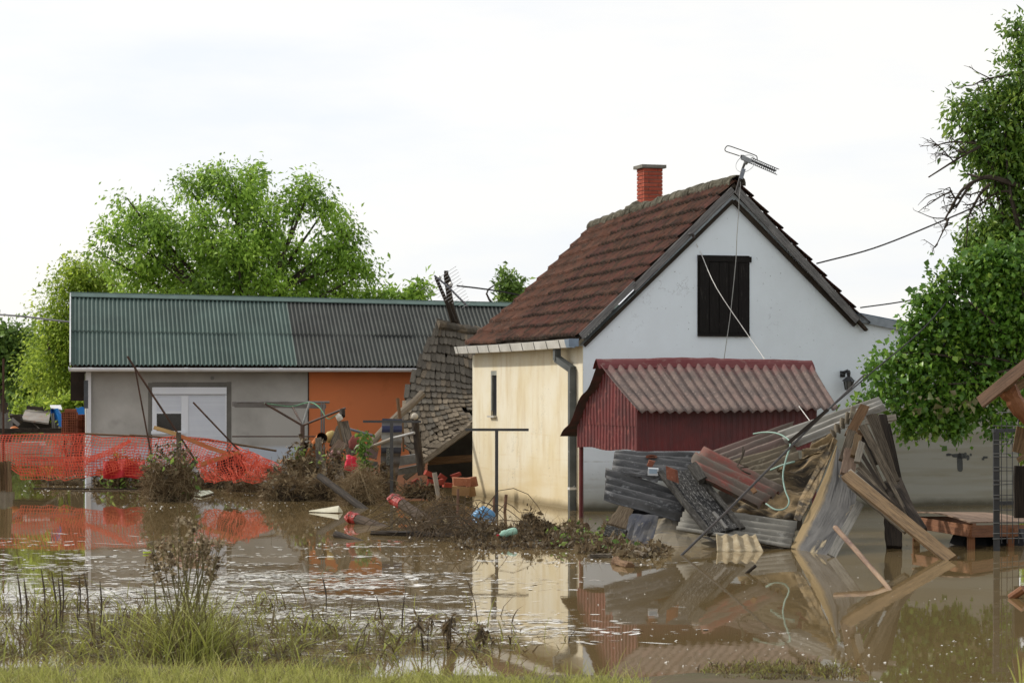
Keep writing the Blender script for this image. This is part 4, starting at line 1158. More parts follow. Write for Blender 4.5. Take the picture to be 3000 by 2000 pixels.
plk('timber_beam', RR(722, 758, 34.9), RR(1690, 1540, 32.5), .175, .08, M_wood_tan, 'long tan timber beam slanting from the pile down into the water', cat='beam', group=None, rag=.015)
plk('plank', RR(748, 838, 35.1), RR(1275, 1275, 33.9), .09, .05, M_wood_grey, 'thin grey plank hugging the underside of the tan beam')
plk('plank', RR(760, 735, 35.0), RR(1640, 1480, 32.75), .05, .12, mat('whitish_board', (.4, .4, .4)), 'pale edge plank lying along the top of the tan beam')
# rods, hose, sticks
M_iron = mat('dark_iron', (.03, .028, .027), (.055, .045, .04), (.16, .15, .14), scale=6, rough=.5, spec=.5, c3lo=.6, c3hi=.7)
rod = MB().tube([P(*Z3(955, 1360, 33.6)), P(*Z3(1500, 840, 34.4)), P(2270, 1205, 35.6), P(2375, 1195 - 105 + 30, 35.9)], .024, 7)
rod = MB().tube([W(1996, 1626) - Vector((.05, 0, .05)), P(2133, 1494, 34.3), P(2270, 1355, 35.0), P(2420, 1205, 35.8), P(2533, 1097, 36.4)], [.019, .019, .018, .016, .012], 7, wob=.05)
solo(rod, 'iron_rod', M_iron, 'long dark iron rod leaning across the front of the whole pile', 'rod')
solo(MB().beam(P(2312, 1295, 35.3), P(2425, 1200, 35.7), .05, .03), 'wood_lath', M_wood_dark, 'short black lath lying against the upper part of the iron rod', 'lath')
hose = curve_pts([P(*QQ(1192, 578, 37.9)), P(*QQ(1260, 568, 37.6)), P(*QQ(1340, 575, 37.2)), P(*QQ(1405, 610, 36.8)), P(*QQ(1422, 650, 36.5)), P(*QQ(1395, 740, 36.2)), P(*QQ(1376, 840, 36.0)), P(*QQ(1390, 930, 35.7)), P(*QQ(1415, 1000, 35.5)), P(*QQ(1390, 1045, 35.4)), P(*QQ(1330, 1052, 35.5)), P(*QQ(1270, 1015, 35.7))], 60)
solo(MB().tube(hose, .013, 8), 'garden_hose', mat('pale_green_hose', (.25, .36, .30), (.20, .30, .25), rough=.45, bump=0), 'pale green garden hose looped over the pile', 'hose', smooth=True)
solo(MB().tube(curve_pts([P(*QQ(1300, 805, 36.9)), P(*QQ(1370, 775, 36.7)), P(*QQ(1450, 752, 36.6))], 8), .017, 8), 'hose_piece', mat('pale_green_hose', (.3, .46, .38)), 'short piece of green hose lying behind the loop', 'hose', smooth=True)
st = curve_pts([P(*Z5(1052, 340, 32.3)), P(*Z5(1170, 470, 30.7)), P(*Z5(1300, 620, 29.0)), W(2603, 1722) , W(2616, 1738) - Vector((0, 0, .05))], 10)
solo(MB().tube(st, [.035, .036, .035, .034, .033, .031, .03, .028, .026, .024, .024], 8, wob=.06), 'wooden_stick', mat('peeled_stick', (.28, .19, .12), (.10, .055, .045), (.36, .27, .19), coord='UV', stretch=(.35, 3, 1), scale=2.0, rough=.6, bump=.4), 'peeled wooden stick leaning out of the water before the bent panel', 'stick')
solo(MB().tube([W(2187, 1677) - Vector((.03, 0, .03)), P(2213, 1657, 30.1)], .022, 7), 'stick_stub', M_wood_dark, 'small dark stick stub poking from the water in front of the pile', 'stick')
tw = MB()
for pts in (([1672, 110, 36.2], [1660, 220, 36.1], [1605, 335, 36.0]), ([1690, 150, 36.2], [1660, 250, 36.1]), ([1605, 330, 36.0], [1680, 390, 35.9], [1760, 425, 35.9]), ([1640, 350, 36.0], [1730, 340, 36.0])):
    tw.tube(curve_pts([P(*Z3(*q)) for q in pts], 5), .012, 5, wob=.2)
solo(tw, 'bare_branch', M_bark, 'crooked bare twig lying on the red corrugated sheet', 'twig')
solo(MB().beam(P(*Z3(1780, 590, 35.75)), P(*Z3(1815, 635, 35.7)), .07, .03), 'metal_scrap', mat('rusty_scrap', (.22, .12, .06), (.12, .07, .04)), 'small rusty scrap on the lower half of the red sheet', 'scrap')

# ------------------------------------------------------------------ bench in the water, mesh gate, timber frame at the right edge
tb = thing('low_bench', 'red brown wooden bench with warped top standing in the flood water on the right', 'bench', W(2833, 1608))
cn = P(*Z5(1985, 322, 34.7)); lf = P(*Z5(1590, 262, 36.8)); rt_ = P(*Z5(2420, 318, 36.0)); bkp = lf + rt_ - cn
h_ap = .13
def side(A, B, nm): MB().beam(A - Vector((0, 0, h_ap * .7)), B - Vector((0, 0, h_ap * .7)), h_ap * 1.35, .04, up=(0, -1, .05)).build(nm, M_wood_red, tb)
side(lf, cn, 'apron'); side(cn, rt_, 'apron'); side(lf, bkp, 'apron')
def tops(u, v):
    p = cn.lerp(lf, u).lerp(rt_.lerp(bkp, u), v)
    return p + Vector((0, 0, .028 + .06 * math.sin(u * 2.8) * (1 - v * .3)))
MB().grid(lambda u, v: tops(u * 1.02 - .01, v * 1.04 - .02), 8, 3, th=.02, lu=1.5, lv=.6).build('bench_top', mat('pale_bleached_board', (.27, .19, .14), (.19, .13, .09), **WOODUV), tb)
for p in (cn.lerp(lf, .03).lerp(rt_, .03), cn.lerp(rt_, .62), lf.lerp(cn, .05), bkp.lerp(lf, .1)):
    MB().beam(Vector((p.x, p.y, -.5)), Vector((p.x, p.y, p.z - .05)), .10, .09, up=(0, -1, 0)).build('leg', M_wood_red, tb)
for (x, w_, lab) in ((2858, .36, 'black hexagonal shaped plastic bin under the bench corner'), (2965, .40, 'black plastic bin in the water right of the gate post')):
    c = W(x, 1604) + Vector((.1, .75, 0))
    ring = [c + Vector((math.cos(k / 6 * 6.283) * w_, math.sin(k / 6 * 6.283) * w_ * .7, -.02)) for k in range(6)]
    b = MB().grid(lambda u, v: c + Vector((math.cos(v * 6.2832) * w_ * (1 - .38 * u), math.sin(v * 6.2832) * w_ * .7 * (1 - .38 * u), -.05 + .30 * u)), 4, 6, th=.02)
    b.add([c + Vector((math.cos(k / 6 * 6.283) * w_ * .62, math.sin(k / 6 * 6.283) * w_ * .43, .25)) for k in range(6)], [tuple(range(6))])
    solo(b, 'plastic_bin', mat('black_plastic', (.012,) * 3), lab, 'bin')
M_gate = mat('dark_gate_steel', (.025, .028, .03), (.04, .042, .044), rough=.5, spec=.5, bump=.1)
M_wire = mat('galvanised_wire', (.20, .20, .19), (.12, .12, .11), rough=.5, metal=.4, bump=0)
YG = 34.5
gate = thing('mesh_gate', 'dark steel gate with wire mesh panel at the right edge', 'gate', W(2919, 1610))
def gx(px, py): return P(px, py, YG + (px - 2919) * .004)
MB().beam(gx(2918, 1258), gx(2920, 1640), .085, .06, up=(0, -1, 0)).build('gate_post', M_gate, gate)
MB().beam(gx(2908, 1261), gx(3140, 1257), .05, .04, up=(0, -1, 0)).build('gate_rail', M_gate, gate)
MB().beam(gx(2920, 1473), gx(3140, 1471), .055, .04, up=(0, -1, 0)).build('gate_rail', M_gate, gate)
MB().beam(gx(3140, 1250), gx(3140, 1640), .085, .06, up=(0, -1, 0)).build('gate_post', M_gate, gate)
for y in (1207, 1247, 1288, 1300, 1328, 1338, 1368, 1378, 1408, 1417, 1449, 1460, 1492, 1530, 1560, 1576):
    x0 = 2907 if y > 1240 else 2938 if y < 1200 else 2922 if y < 1220 else 2910
    MB().tube([gx(x0, y + rnd.uniform(-1, 2)) - Vector((0, .05, 0)), gx(2970, y + rnd.uniform(-1, 1)) - Vector((0, .05, 0)), gx(3150, y + rnd.uniform(-2, 2)) - Vector((0, .05, 0))], .0075, 5).build('wire', M_wire, gate)
for x in (2931, 2947, 2963, 2981, 2998, 3015, 3040, 3065, 3090, 3115):
    MB().tube([gx(x, 1200 + rnd.uniform(0, 50)) - Vector((0, .06, 0)), gx(x + 1, 1590) - Vector((0, .06, 0))], .006, 5).build('wire', M_gate, gate)
# timber well-roof frame
wf_ = thing('timber_frame', 'rough brown timber frame with sloping rafter at the right edge above the gate', 'timber frame', P(3040, 1600, 33.2))
MB().beam(P(*ZR(335, 352, 33.4)), P(*ZR(640, 105, 33.0)), .165, .07, up=(-.3, -1, .4), rag=.03).build('rafter', mat('brown_grey_beam', (.21, .13, .085), (.13, .085, .06), (.28, .19, .14), **WOODUV), wf_)
MB().tube(curve_pts([P(*ZR(490, 260, 33.45)), P(*ZR(525, 320, 33.4)), P(*ZR(560, 380, 33.4)), P(*ZR(640, 470, 33.4)), P(*ZR(690, 620, 33.4)), P(*ZR(690, 1250, 33.4))], 14), [.15, .16, .14, .12, .13, .13, .13, .12, .12, .12, .12, .12, .12, .12, .12], 10, wob=.05).build('carved_post', M_wood_red, wf_)
MB().beam(P(*ZR(465, 262, 33.3)), P(*ZR(530, 200, 33.2)), .16, .10, rag=.05).build('block', M_wood_tan, wf_)
MB().beam(P(*ZR(555, 258, 33.2)), P(*ZR(660, 190, 33.1)), .11, .09, rag=.05).build('brace', M_wood_tan, wf_)
MB().beam(P(*ZR(553, 640, 33.6)), P(*ZR(592, 500, 33.6)), .16, .05, rag=.05, w2=.24).build('side_board', M_wood_tan, wf_)
MB().beam(P(*ZR(552, 682, 33.4)), P(*ZR(640, 625, 33.4)), .07, .05, rag=.05).build('brace', M_wood_tan, wf_)
MB().beam(P(*ZR(575, 720, 34.2)), P(*ZR(575, 1010, 34.2)), .22, .1, up=(0, -1, 0), rag=.08).build('post', M_wood_dark, wf_)
solo(MB().tube([P(2961, 1751, 26.6), P(3000, 1724, 26.5)], .05, 9, wob=.05), 'floating_stick', M_wood_red, 'thick brown stick end rising from the water at the right edge', 'stick')
# ------------------------------------------------------------------ strands, leaves, blades (numpy)
def np_obj(name, V, Fq, tint, m, parent=None, loc=None, smooth=False):
    V = np.asarray(V, np.float32); Fq = np.asarray(Fq, np.int32)
    org = np.array(WL[parent.name] if parent is not None else (loc if loc is not None else (V[:, 0].mean(), V[:, 1].mean(), V[:, 2].min())), np.float32)
    me = bpy.data.meshes.new(name)
    nf, k = Fq.shape
    me.vertices.add(len(V)); me.vertices.foreach_set('co', (V - org).ravel())
    me.loops.add(nf * k); me.loops.foreach_set('vertex_index', Fq.ravel())
    me.polygons.add(nf); me.polygons.foreach_set('loop_start', np.arange(0, nf * k, k, dtype=np.int32)); me.polygons.foreach_set('loop_total', np.full(nf, k, np.int32))
    if smooth: me.polygons.foreach_set('use_smooth', np.ones(nf, bool))
    at = me.attributes.new('tint', 'FLOAT', 'POINT'); at.data.foreach_set('value', np.asarray(tint, np.float32))
    me.materials.append(m)
    me.update(calc_edges=True); me.validate()
    o = bpy.data.objects.new(name, me); COL.objects.link(o)
    if parent is not None: o.parent = parent
    else: o.location = [float(q) for q in org]
    WL[o.name] = Vector([float(q) for q in org])
    return o
def leaf_geo(C, length, width, up_bias=.6, tint=None, droop=0.0, dirs=None):
    n = len(C)
    d = NR.normal(size=(n, 3)) if dirs is None else dirs + NR.normal(size=(n, 3)) * .45
    d[:, 2] -= droop
    d /= np.linalg.norm(d, axis=1)[:, None]
    nr = NR.normal(size=(n, 3)); nr[:, 2] += up_bias * 2
    s = np.cross(d, nr); s /= np.linalg.norm(s, axis=1)[:, None] + 1e-9
    nn = np.cross(s, d)
    sc_ = np.clip(NR.lognormal(0, .32, n), .45, 1.7)[:, None]
    L = length * sc_; Wd = width * sc_ * NR.uniform(.75, 1.2, n)[:, None]
    V = np.empty((n, 4, 3), np.float32)
    V[:, 0] = C; V[:, 1] = C + d * L * .45 + s * Wd * .5 + nn * Wd * .16
    V[:, 2] = C + d * L - nn * L * .1; V[:, 3] = C + d * L * .45 - s * Wd * .5 + nn * Wd * .16
    b = np.arange(n)[:, None] * 4
    F = np.concatenate([b + [0, 1, 2], b + [0, 2, 3]], 0)
    t = np.repeat(NR.uniform(0, 1, n) if tint is None else tint, 4)
    return V.reshape(-1, 3), F, t
def blades_geo(B, H, Wd, lean, tint, seg=3, curl=.5, dirs=None):
    """ribbons that rise from points B and bend over"""
    n = len(B)
    an = NR.uniform(0, 2 * math.pi, n)
    dx = np.stack([np.cos(an), np.sin(an) * .8, np.zeros(n)], 1) if dirs is None else dirs
    ln = (lean * NR.uniform(.1, 1, n))[:, None]
    sd = np.stack([-np.sin(an + 1.2), np.cos(an + 1.2), np.zeros(n)], 1)
    fac = NR.uniform(0, 1, n)
    sd = np.where((fac < .7)[:, None], np.array([[1.0, 0, 0]]), sd)
    V = np.empty((n, seg + 1, 2, 3), np.float32)
    for k in range(seg + 1):
        u = k / seg
        c = B + dx * (ln * H[:, None] * u ** 1.7) + np.array([0, 0, 1.0]) * (H[:, None] * (u - curl * ln * u ** 2.4 * .55))
        w_ = (Wd * (1 - u) ** .7 + .0006)[:, None] * .5
        V[:, k, 0] = c - sd * w_; V[:, k, 1] = c + sd * w_
    F = []
    b = np.arange(n)[:, None] * (2 * (seg + 1))
    for k in range(seg):
        F.append(b + np.array([2 * k, 2 * k + 1, 2 * k + 3, 2 * k + 2]))
        mud = np.linspace(.5, 1.0, seg + 1) ** .8          # shade at the stalk feet put into the tint as mud colour
    tt = np.asarray(tint)[:, None, None] * mud[None, :, None] * np.ones((n, seg + 1, 2))
    return V.reshape(-1, 3), np.concatenate(F, 0), tt.ravel()
def join_geo(parts):
    V, F, T = [], [], []; n = 0
    for v, f, t in parts:
        V.append(v); F.append(f + n); T.append(t); n += len(v)
    return np.concatenate(V), np.concatenate(F), np.concatenate(T)
def strands_geo(n, c, r, zmin, wd, seg=5, tint=(0, 1), hang=.3):
    """tangled thin curved strands filling an ellipsoid"""
    p = NR.normal(size=(n, 3)); p /= np.linalg.norm(p, axis=1)[:, None]
    p = p * (NR.uniform(0, 1, n) ** .45)[:, None] * np.array(r) + np.array(c)
    d = NR.normal(size=(n, 3)); d[:, 2] -= hang; d /= np.linalg.norm(d, axis=1)[:, None]
    cv = NR.normal(size=(n, 3)) * .9
    L = NR.uniform(.15, .6, n)[:, None] * (max(r[0], r[2]) + .25)
    s = np.cross(d, np.array([0, 1.0, .2])); s /= np.linalg.norm(s, axis=1)[:, None] + 1e-6
    V = np.empty((n, seg + 1, 2, 3), np.float32)
    for k in range(seg + 1):
        u = k / seg
        q = p + d * L * u + cv * L * u * u * .5
        q[:, 2] = np.maximum(q[:, 2], zmin + .003)
        w_ = (wd * (1 - .6 * u)) * .5
        V[:, k, 0] = q - s * w_; V[:, k, 1] = q + s * w_
    b = np.arange(n)[:, None] * (2 * (seg + 1)); F = []
    for k in range(seg): F.append(b + np.array([2 * k, 2 * k + 1, 2 * k + 3, 2 * k + 2]))
    return V.reshape(-1, 3), np.concatenate(F, 0), np.repeat(NR.uniform(tint[0], tint[1], n), 2 * (seg + 1))
M_mudcore = mat('dark_debris_core', (.07, .05, .03), (.035, .026, .017), (.11, .08, .05), scale=7, rough=.95, bump=1.0, bdist=.05)
M_greenleaf = leafmat('fresh_green_leaves', [(.05, .11, .015), (.10, .19, .03), (.16, .27, .04), (.22, .30, .06)], trans=.4)
def straw(name, px, base, w_, h_, label, n=900, Y=None, dry=(0, 1), leaves=0, wd=.010, group='tangles of dry flood debris', green=0, core=.66):
    """a heap of dry stalks caught by the flood: bumpy core with loose strands"""
    Y = YW(base) if Y is None else Y
    k = Y / FPX
    bp = Vector(((px - CXP) * k, Y, max(0.0, CAMH + (HYP - base) * k)))
    rx, rz = w_ * k / 2, h_ * k
    t = thing(name, label, 'plant debris', bp, group)
    def cf(u, v):
        an = u * 2 * math.pi; ph = v * math.pi / 2
        q = core * (1 + .28 * noise.noise((math.cos(an) * 2 + px, math.sin(an) * 2, v * 3 + base)) + .12 * noise.noise((u * 22 + px, v * 9, 1)))
        return bp + Vector((math.cos(an) * math.cos(ph) * rx * q, math.sin(an) * math.cos(ph) * rx * .6 * q, math.sin(ph) * rz * q * .95 - .05))
    MB().grid(cf, 26, 9).build('core', M_mudcore, t)
    gs = []
    for q in range(6):                                # uneven lobes so the heap never rounds off
        ox = rnd.uniform(-.62, .62) * rx; hz = rnd.uniform(.35, 1.05) * (1 - .55 * abs(ox / rx))
        gs.append(strands_geo(int(n * 1.7) // 6, (bp.x + ox, bp.y + rnd.uniform(-.3, .3) * rx, bp.z + rz * hz * .5), (rx * rnd.uniform(.3, .62), rx * .4, rz * hz * .55), bp.z, wd, tint=dry, hang=rnd.uniform(.0, .9)))
    np_obj('stalks', *join_geo(gs), M_straw, t)
    if leaves:
        p = NR.normal(size=(leaves, 3)); p /= np.linalg.norm(p, axis=1)[:, None]
        p = p * np.array([rx, rx * .62, rz * .6]) * NR.uniform(.75, 1.1, leaves)[:, None] + np.array([bp.x, bp.y, bp.z + rz * .45])
        p[:, 2] = np.maximum(p[:, 2], bp.z + .01)
        np_obj('dead_leaves', *leaf_geo(p, .11, .06), M_deadleaf, t)
    if green:
        p = NR.normal(size=(green, 3)); p /= np.linalg.norm(p, axis=1)[:, None]
        p = p * np.array([rx, rx * .62, rz * .6]) * 1.02 + np.array([bp.x, bp.y, bp.z + rz * .5])
        cs = p[NR.integers(0, max(1, green // 7), green)] + NR.normal(size=(green, 3)) * .10
        cs[:, 2] = np.maximum(cs[:, 2], bp.z + .02)
        np_obj('green_leaves', *leaf_geo(cs, .13, .06, droop=.3), M_greenleaf, t)
    return t
straw('straw_heap', 497, 1468, 150, 160, 'tall bushy heap of dry brown stalks in front of the orange net', n=2600, leaves=500, green=110)
straw('straw_heap', 455, 1440, 60, 75, 'smaller brown tuft just left of the tall straw heap', n=500, leaves=150, green=40)
straw('straw_heap', 352, 1430, 70, 90, 'dark clump of climbing leaves hanging before the red cloth', n=300, leaves=420, green=240)
straw('straw_heap', 408, 1428, 45, 80, 'narrow clump of dead leaves right of the red cloth', n=200, leaves=300, green=40)
straw('straw_heap', 300, 1425, 60, 45, 'low brown weeds under the middle of the orange net', n=250, leaves=150)
straw('straw_heap', 180, 1420, 120, 30, 'thin weeds under the left part of the orange net', n=300, leaves=120, core=.5)
straw('straw_heap', 640, 1428, 190, 48, 'long low bank of brown stalks below the right end of the orange net', n=1100, leaves=260, green=50)
straw('straw_heap', 775, 1434, 150, 62, 'brown bank below the bunched net end', n=900, leaves=200, green=30)
straw('straw_heap', 850, 1466, 165, 88, 'wide drooping heap of dry stalks left of the dark log', n=1900, leaves=200)
straw('straw_heap', 900, 1425, 150, 135, 'high brown heap below the orange drain pipe', n=1700, leaves=250, Y=52.0)
straw('straw_heap', 845, 1440, 120, 100, 'brown heap of stalks left of the orange drain pipe foot', n=1300, leaves=150, Y=51.8)
straw('straw_heap', 945, 1462, 130, 95, 'tan heap of stalks behind the dark round log', n=1500, dry=(.2, 1), leaves=120, Y=50.4)
straw('straw_heap', 720, 1440, 130, 42, 'low brown mat of stalks left of the wide drooping heap', n=900, leaves=160)
straw('straw_heap', 985, 1450, 90, 130, 'brown heap between the leaning fence posts', n=1100, leaves=200, green=40, Y=51.2)
straw('straw_heap', 1058, 1478, 118, 118, 'golden straw heap under the red bag', n=1700, dry=(.35, 1), leaves=60)
straw('straw_heap', 1105, 1452, 110, 85, 'dark heap of debris behind the golden straw', n=600, leaves=200, Y=51.0)
straw('straw_heap', 1230, 1452, 120, 40, 'dark low debris below the fallen roof eave', n=500, leaves=150, Y=50.6)
straw('straw_heap', 1290, 1515, 115, 70, 'tuft of rusty brown grass on the twig raft', n=900, dry=(.2, .8), core=.45, wd=.012)
straw('straw_heap', 1290, 1562, 150, 45, 'grey tangle of twigs floating beside the red tipped log', n=700, dry=(0, .6), core=.7, leaves=60, wd=.012)
# twig raft: arching bare twigs
tr_ = thing('twig_raft', 'raft of bare arching twigs drifting before the clay blocks', 'twigs', W(1300, 1560))
tb_ = MB()
for k in range(110):
    x0 = rnd.uniform(1190, 1440); y0 = rnd.uniform(1535, 1588)
    A = W(x0, y0)
    L = rnd.uniform(.3, 1.3); an = rnd.uniform(-.5, math.pi + .5)
    d = Vector((math.cos(an), rnd.uniform(-.3, .3), 0))
    hh = rnd.uniform(.05, .55) * L
    tb_.tube(curve_pts([A, A + d * L * .35 + Vector((0, 0, hh)), A + d * L * .75 + Vector((rnd.uniform(-.1, .1), 0, hh * rnd.uniform(.3, 1.0))), A + d * L + Vector((0, 0, rnd.uniform(.0, hh * .6)))], 6), [.011, .010, .009, .008, .007, .006, .005], 4, wob=.1)
tag(tb_.build('twigs', mat('grey_twig', (.12, .09, .06), (.06, .045, .03), rough=.9, rand=.2), tr_), kind='stuff')
# bank of drifted dead leaves and ivy in front of the white house
def leafbank(px0, px1, y0, y1, hz, n, label, tints=(0, .75), green=0, size=.075):
    k = YW((y0 + y1) / 2) / FPX
    t = thing('leaf_drift', label, 'plant debris', W((px0 + px1) / 2, (y0 + y1) / 2), 'drifts of dead leaves and ivy')
    xs_ = NR.uniform(px0, px1, n); ys_ = NR.uniform(y0, y1, n)
    Yd = FPX * CAMH / (ys_ - HYP)
    X = (xs_ - CXP) / FPX * Yd
    pr = np.sin(np.pi * (xs_ - px0) / (px1 - px0)) ** .6 * np.sin(np.pi * np.clip((ys_ - y0) / (y1 - y0), .02, .98)) ** .5
    bm = np.array([.6 + .8 * noise.noise((x * 2.2, 7.7, px0)) + .5 * noise.noise((x * 6, 1.7, px0)) for x in X])
    Z = np.abs(NR.normal(size=n)) * hz * .5 * pr * np.clip(bm, .15, 1.6) + .006
    C = np.stack([X, Yd, Z], 1)
    np_obj('dead_leaves', *leaf_geo(C, size, size * .55, tint=NR.uniform(*tints, n)), M_deadleaf, t)
    ns = n // 5
    idx = NR.integers(0, n, ns)
    V = []
    g = blades_geo(C[idx], NR.uniform(.03, hz * .9 + .06, ns), np.full(ns, .008), np.full(ns, 2.2), NR.uniform(0, .8, ns), seg=3, curl=.9)
    tag(np_obj('twigs', *g, M_straw, t), kind='stuff')
    if green:
        ce = C[NR.integers(0, n, max(2, green // 12))]
        cg = ce[NR.integers(0, len(ce), green)] + NR.normal(size=(green, 3)) * np.array([.09, .09, .06])
        cg[:, 2] = np.abs(cg[:, 2]) + .01
        np_obj('green_leaves', *leaf_geo(cg, .075, .045, droop=-.2), M_greenleaf, t)
    return t
leafbank(1330, 1470, 1560, 1590, .28, 1300, 'grey brown leaf drift left of the green bottle')
leafbank(1450, 1600, 1560, 1592, .40, 1700, 'brown leaf drift behind the green bottle', (0, .7))
leafbank(1515, 1610, 1548, 1572, .55, 650, 'taller withered weed stems behind the leaf drift')
leafbank(1590, 1730, 1562, 1606, .34, 1900, 'leaf drift with fresh ivy before the downpipe', (0, .8), green=170)
leafbank(1690, 1850, 1575, 1622, .26, 2000, 'leaf drift round the small red pot', (.1, .9), green=130)
leafbank(1770, 1860, 1535, 1580, .40, 700, 'ivy climbing the split log at the end of the pile', (.1, .8), green=220)
leafbank(1800, 1960, 1606, 1634, .16, 900, 'thin leaf drift running out before the tan panel', (.2, 1))
leafbank(1330, 1650, 1585, 1610, .05, 900, 'flat wet leaves floating below the leaf drift', (0, .8))
# withered weeds poking out
wd_ = thing('withered_weed', 'withered upright weed with curled leaves beside the green bottle', 'weed', W(1560, 1575))
wb = MB(); cl = []
for (x0, y0, x1, y1) in ((1545, 1570, 1535, 1505), (1550, 1572, 1566, 1500), (1560, 1572, 1572, 1512), (1590, 1572, 1596, 1527), (1610, 1574, 1612, 1535), (1540, 1570, 1522, 1530), (1575, 1572, 1585, 1540)):
    A = W(x0, y0); B = P(x1, y1, A.y)
    pts = curve_pts([A, A.lerp(B, .5) + Vector((rnd.uniform(-.05, .05), 0, .03)), B], 6)
    wb.tube(pts, .007, 4)
    for p in pts[2:]:
        for _ in range(4): cl.append(tuple(p + Vector((rnd.gauss(0, .045), rnd.gauss(0, .04), rnd.gauss(0, .035)))))
wb.build('stems', mat('grey_twig', (.17, .13, .1)), wd_)
np_obj('curled_leaves', *leaf_geo(np.array(cl), .085, .05, droop=.6, tint=NR.uniform(.15, .75, len(cl))), M_deadleaf, wd_)

# ------------------------------------------------------------------ logs, poles, pipes and rubbish
def log(name, A, B, r, m_, label, cat='log', group=None, r2=None, wob=.06, n=10, seg=8):
    A, B = Vector(A), Vector(B)
    return solo(MB().tube([A.lerp(B, k / seg) for k in range(seg + 1)], [lerp(r, r2 or r, k / seg) for k in range(seg + 1)], n, wob=wob), name, m_, label, cat, group)
M_redwrap = mat('red_plastic_wrap', (.33, .022, .012), (.20, .012, .010), (.42, .07, .025), scale=5, rough=.4, bump=.5, bdist=.02, spec=.25, c3lo=.6, c3hi=.75)
def capped(A, B, rl_, Lc, lab, r):
    A, B = Vector(A), Vector(B); d = (B - A).normalized()
    t = thing('capped_log', lab, 'log', B, 'logs with red plastic on the end')
    MB().tube([A.lerp(B, k / 8) for k in range(9)], r, 10, wob=.05).build('log', mat('dull_brown_log', (.085, .06, .042), (.045, .033, .024), (.15, .115, .085), **WOODUV) if rl_ else M_wood_dark, t)
    n_ = 8
    pts = [A + d * (Lc * k / n_) - d * .05 for k in range(n_ + 1)]
    rr_ = [r * q for q in (.55, 1.02, 1.14, .98, 1.1, 1.05, 1.12, 1.08, 1.05)]
    MB().tube(pts, rr_, 12, wob=.10).build('plastic_cap', M_redwrap, t)
    an = d.orthogonal().normalized()
    MB().tube([A - d * .09 + an * .04, A + d * .06 + an * .055], [.05, .07], 8, wob=.12).build('plastic_knot', M_redwrap, t)
capped(P(*ZN(500, 325, 41.6)), W(1120, 1541) - Vector((-.1, 0, .08)), True, .28, 'short log with torn orange red plastic on its end, lying half sunk in open water', .09)
capped(P(*ZN(985, 115, 43.0)), W(1290, 1540) - Vector((-.3, 0, .25)), True, .46, 'longer log with dark red plastic sleeve rising from the twig raft', .10)
log('dark_log', P(*ZC(715, 1020, 48.6)), W(1085, 1490) - Vector((0, 0, .1)), .072, M_wood_dark, 'dark round log sloping from the straw heap into the water', wob=.08)
log('driftwood', W(1090, 1566) + Vector((0, 0, .03)), W(1390, 1575) + Vector((0, 0, .02)), .05, M_wood_dark, 'long thin black driftwood trunk floating level in the water', wob=.35, seg=14)
log('floating_plank', W(985, 1574) + Vector((0, 0, .05)), W(1072, 1583) - Vector((0, 0, .02)), .06, M_wood_dark, 'short dark plank end floating left of the driftwood', r2=.015)
solo(MB().beam(W(100, 1431), W(440, 1434), .10, .05, up=(0, 0, 1), rag=.1, n=10), 'floating_board', M_wood_dark, 'long dark board floating in front of the orange net', 'board')
solo(MB().beam(W(210, 1438), W(430, 1438), .12, .03, up=(0, 0, 1), rag=.1, n=10), 'floating_board', M_wood_grey, 'grey board floating just nearer than the long dark board', 'board')
wp = MB().prism([W(555, 1442) + Vector((0, 0, .02)), W(560, 1452) + Vector((0, 0, .02)), W(590, 1457) + Vector((0, 0, .02)), W(626, 1448) + Vector((0, 0, .025)), P(614, 1438, 53.5), P(580, 1439, 53.6)], (0, 0, .02))
solo(wp, 'drifting_board', mat('pale_green_panel', (.46, .49, .40), (.38, .40, .32), rough=.6), 'pale greenish white panel floating by the tall straw heap', 'panel')
pb = MB().prism([W(905, 1500) + Vector((0, 0, .015)), W(960, 1500) + Vector((0, 0, .02)), P(992, 1483, 45.2), P(1004, 1500, 45.2), W(990, 1503) + Vector((0, 0, .02)), W(960, 1502) + Vector((0, 0, .01))], (0, .05, .015))
solo(pb, 'cream_packet', mat('cream_packet', (.55, .52, .40), (.42, .39, .28), rough=.5), 'torn cream packet floating near the orange tipped log', 'packet')
bl = MB()
bc = W(1417, 1513)
def bagf(u, v):
    an = u * 2 * math.pi; q = 1 + .12 * noise.noise((math.cos(an) * 1.7, math.sin(an) * 1.7, v * 2)) + .07 * math.sin(an * 5 + v * 3)
    ph = v * math.pi / 2
    return bc + Vector((math.cos(an) * math.cos(ph) ** 1.5 * .22 * q, math.sin(an) * math.cos(ph) * .15 * q, .185 * math.sin(ph) * (1 + .1 * math.sin(an * 3)) - .005))
bl.grid(bagf, 28, 9)
solo(bl, 'plastic_bag', mat('light_blue_bag', (.12, .33, .56), (.09, .25, .45), (.42, .44, .36), scale=5, rough=.3, bump=.5, bdist=.02, spec=.5, c3lo=.64, c3hi=.7), 'light blue plastic bag floating beside the metal T post', 'plastic bag', smooth=True)
bt = thing('plastic_bottle', 'pale green plastic bottle with a red cap on the leaf drift', 'bottle', W(1483, 1575))
A, B = P(1459, 1568, 36.3), P(1511, 1555, 36.5)
d = (B - A)
MB().tube([A + d * q for q in (.05, .12, .25, .4, .42, .6, .62, .85, .97, 1.0)], [.015, .022, .055, .062, .056, .058, .062, .064, .060, .035], 14).build('body', mat('green_plastic', (.36, .60, .46), (.30, .52, .39), rough=.2, bump=.1, spec=.6), bt, smooth=True)
MB().tube([A - d * .06, A + d * .05], .021, 10).build('cap', mat('red_cap', (.45, .02, .03), rough=.4, bump=0), bt)
pot = MB().tube([W(1672, 1560) + Vector((0, 0, .07)), W(1718, 1562) + Vector((0, 0, .07))], .105, 16)
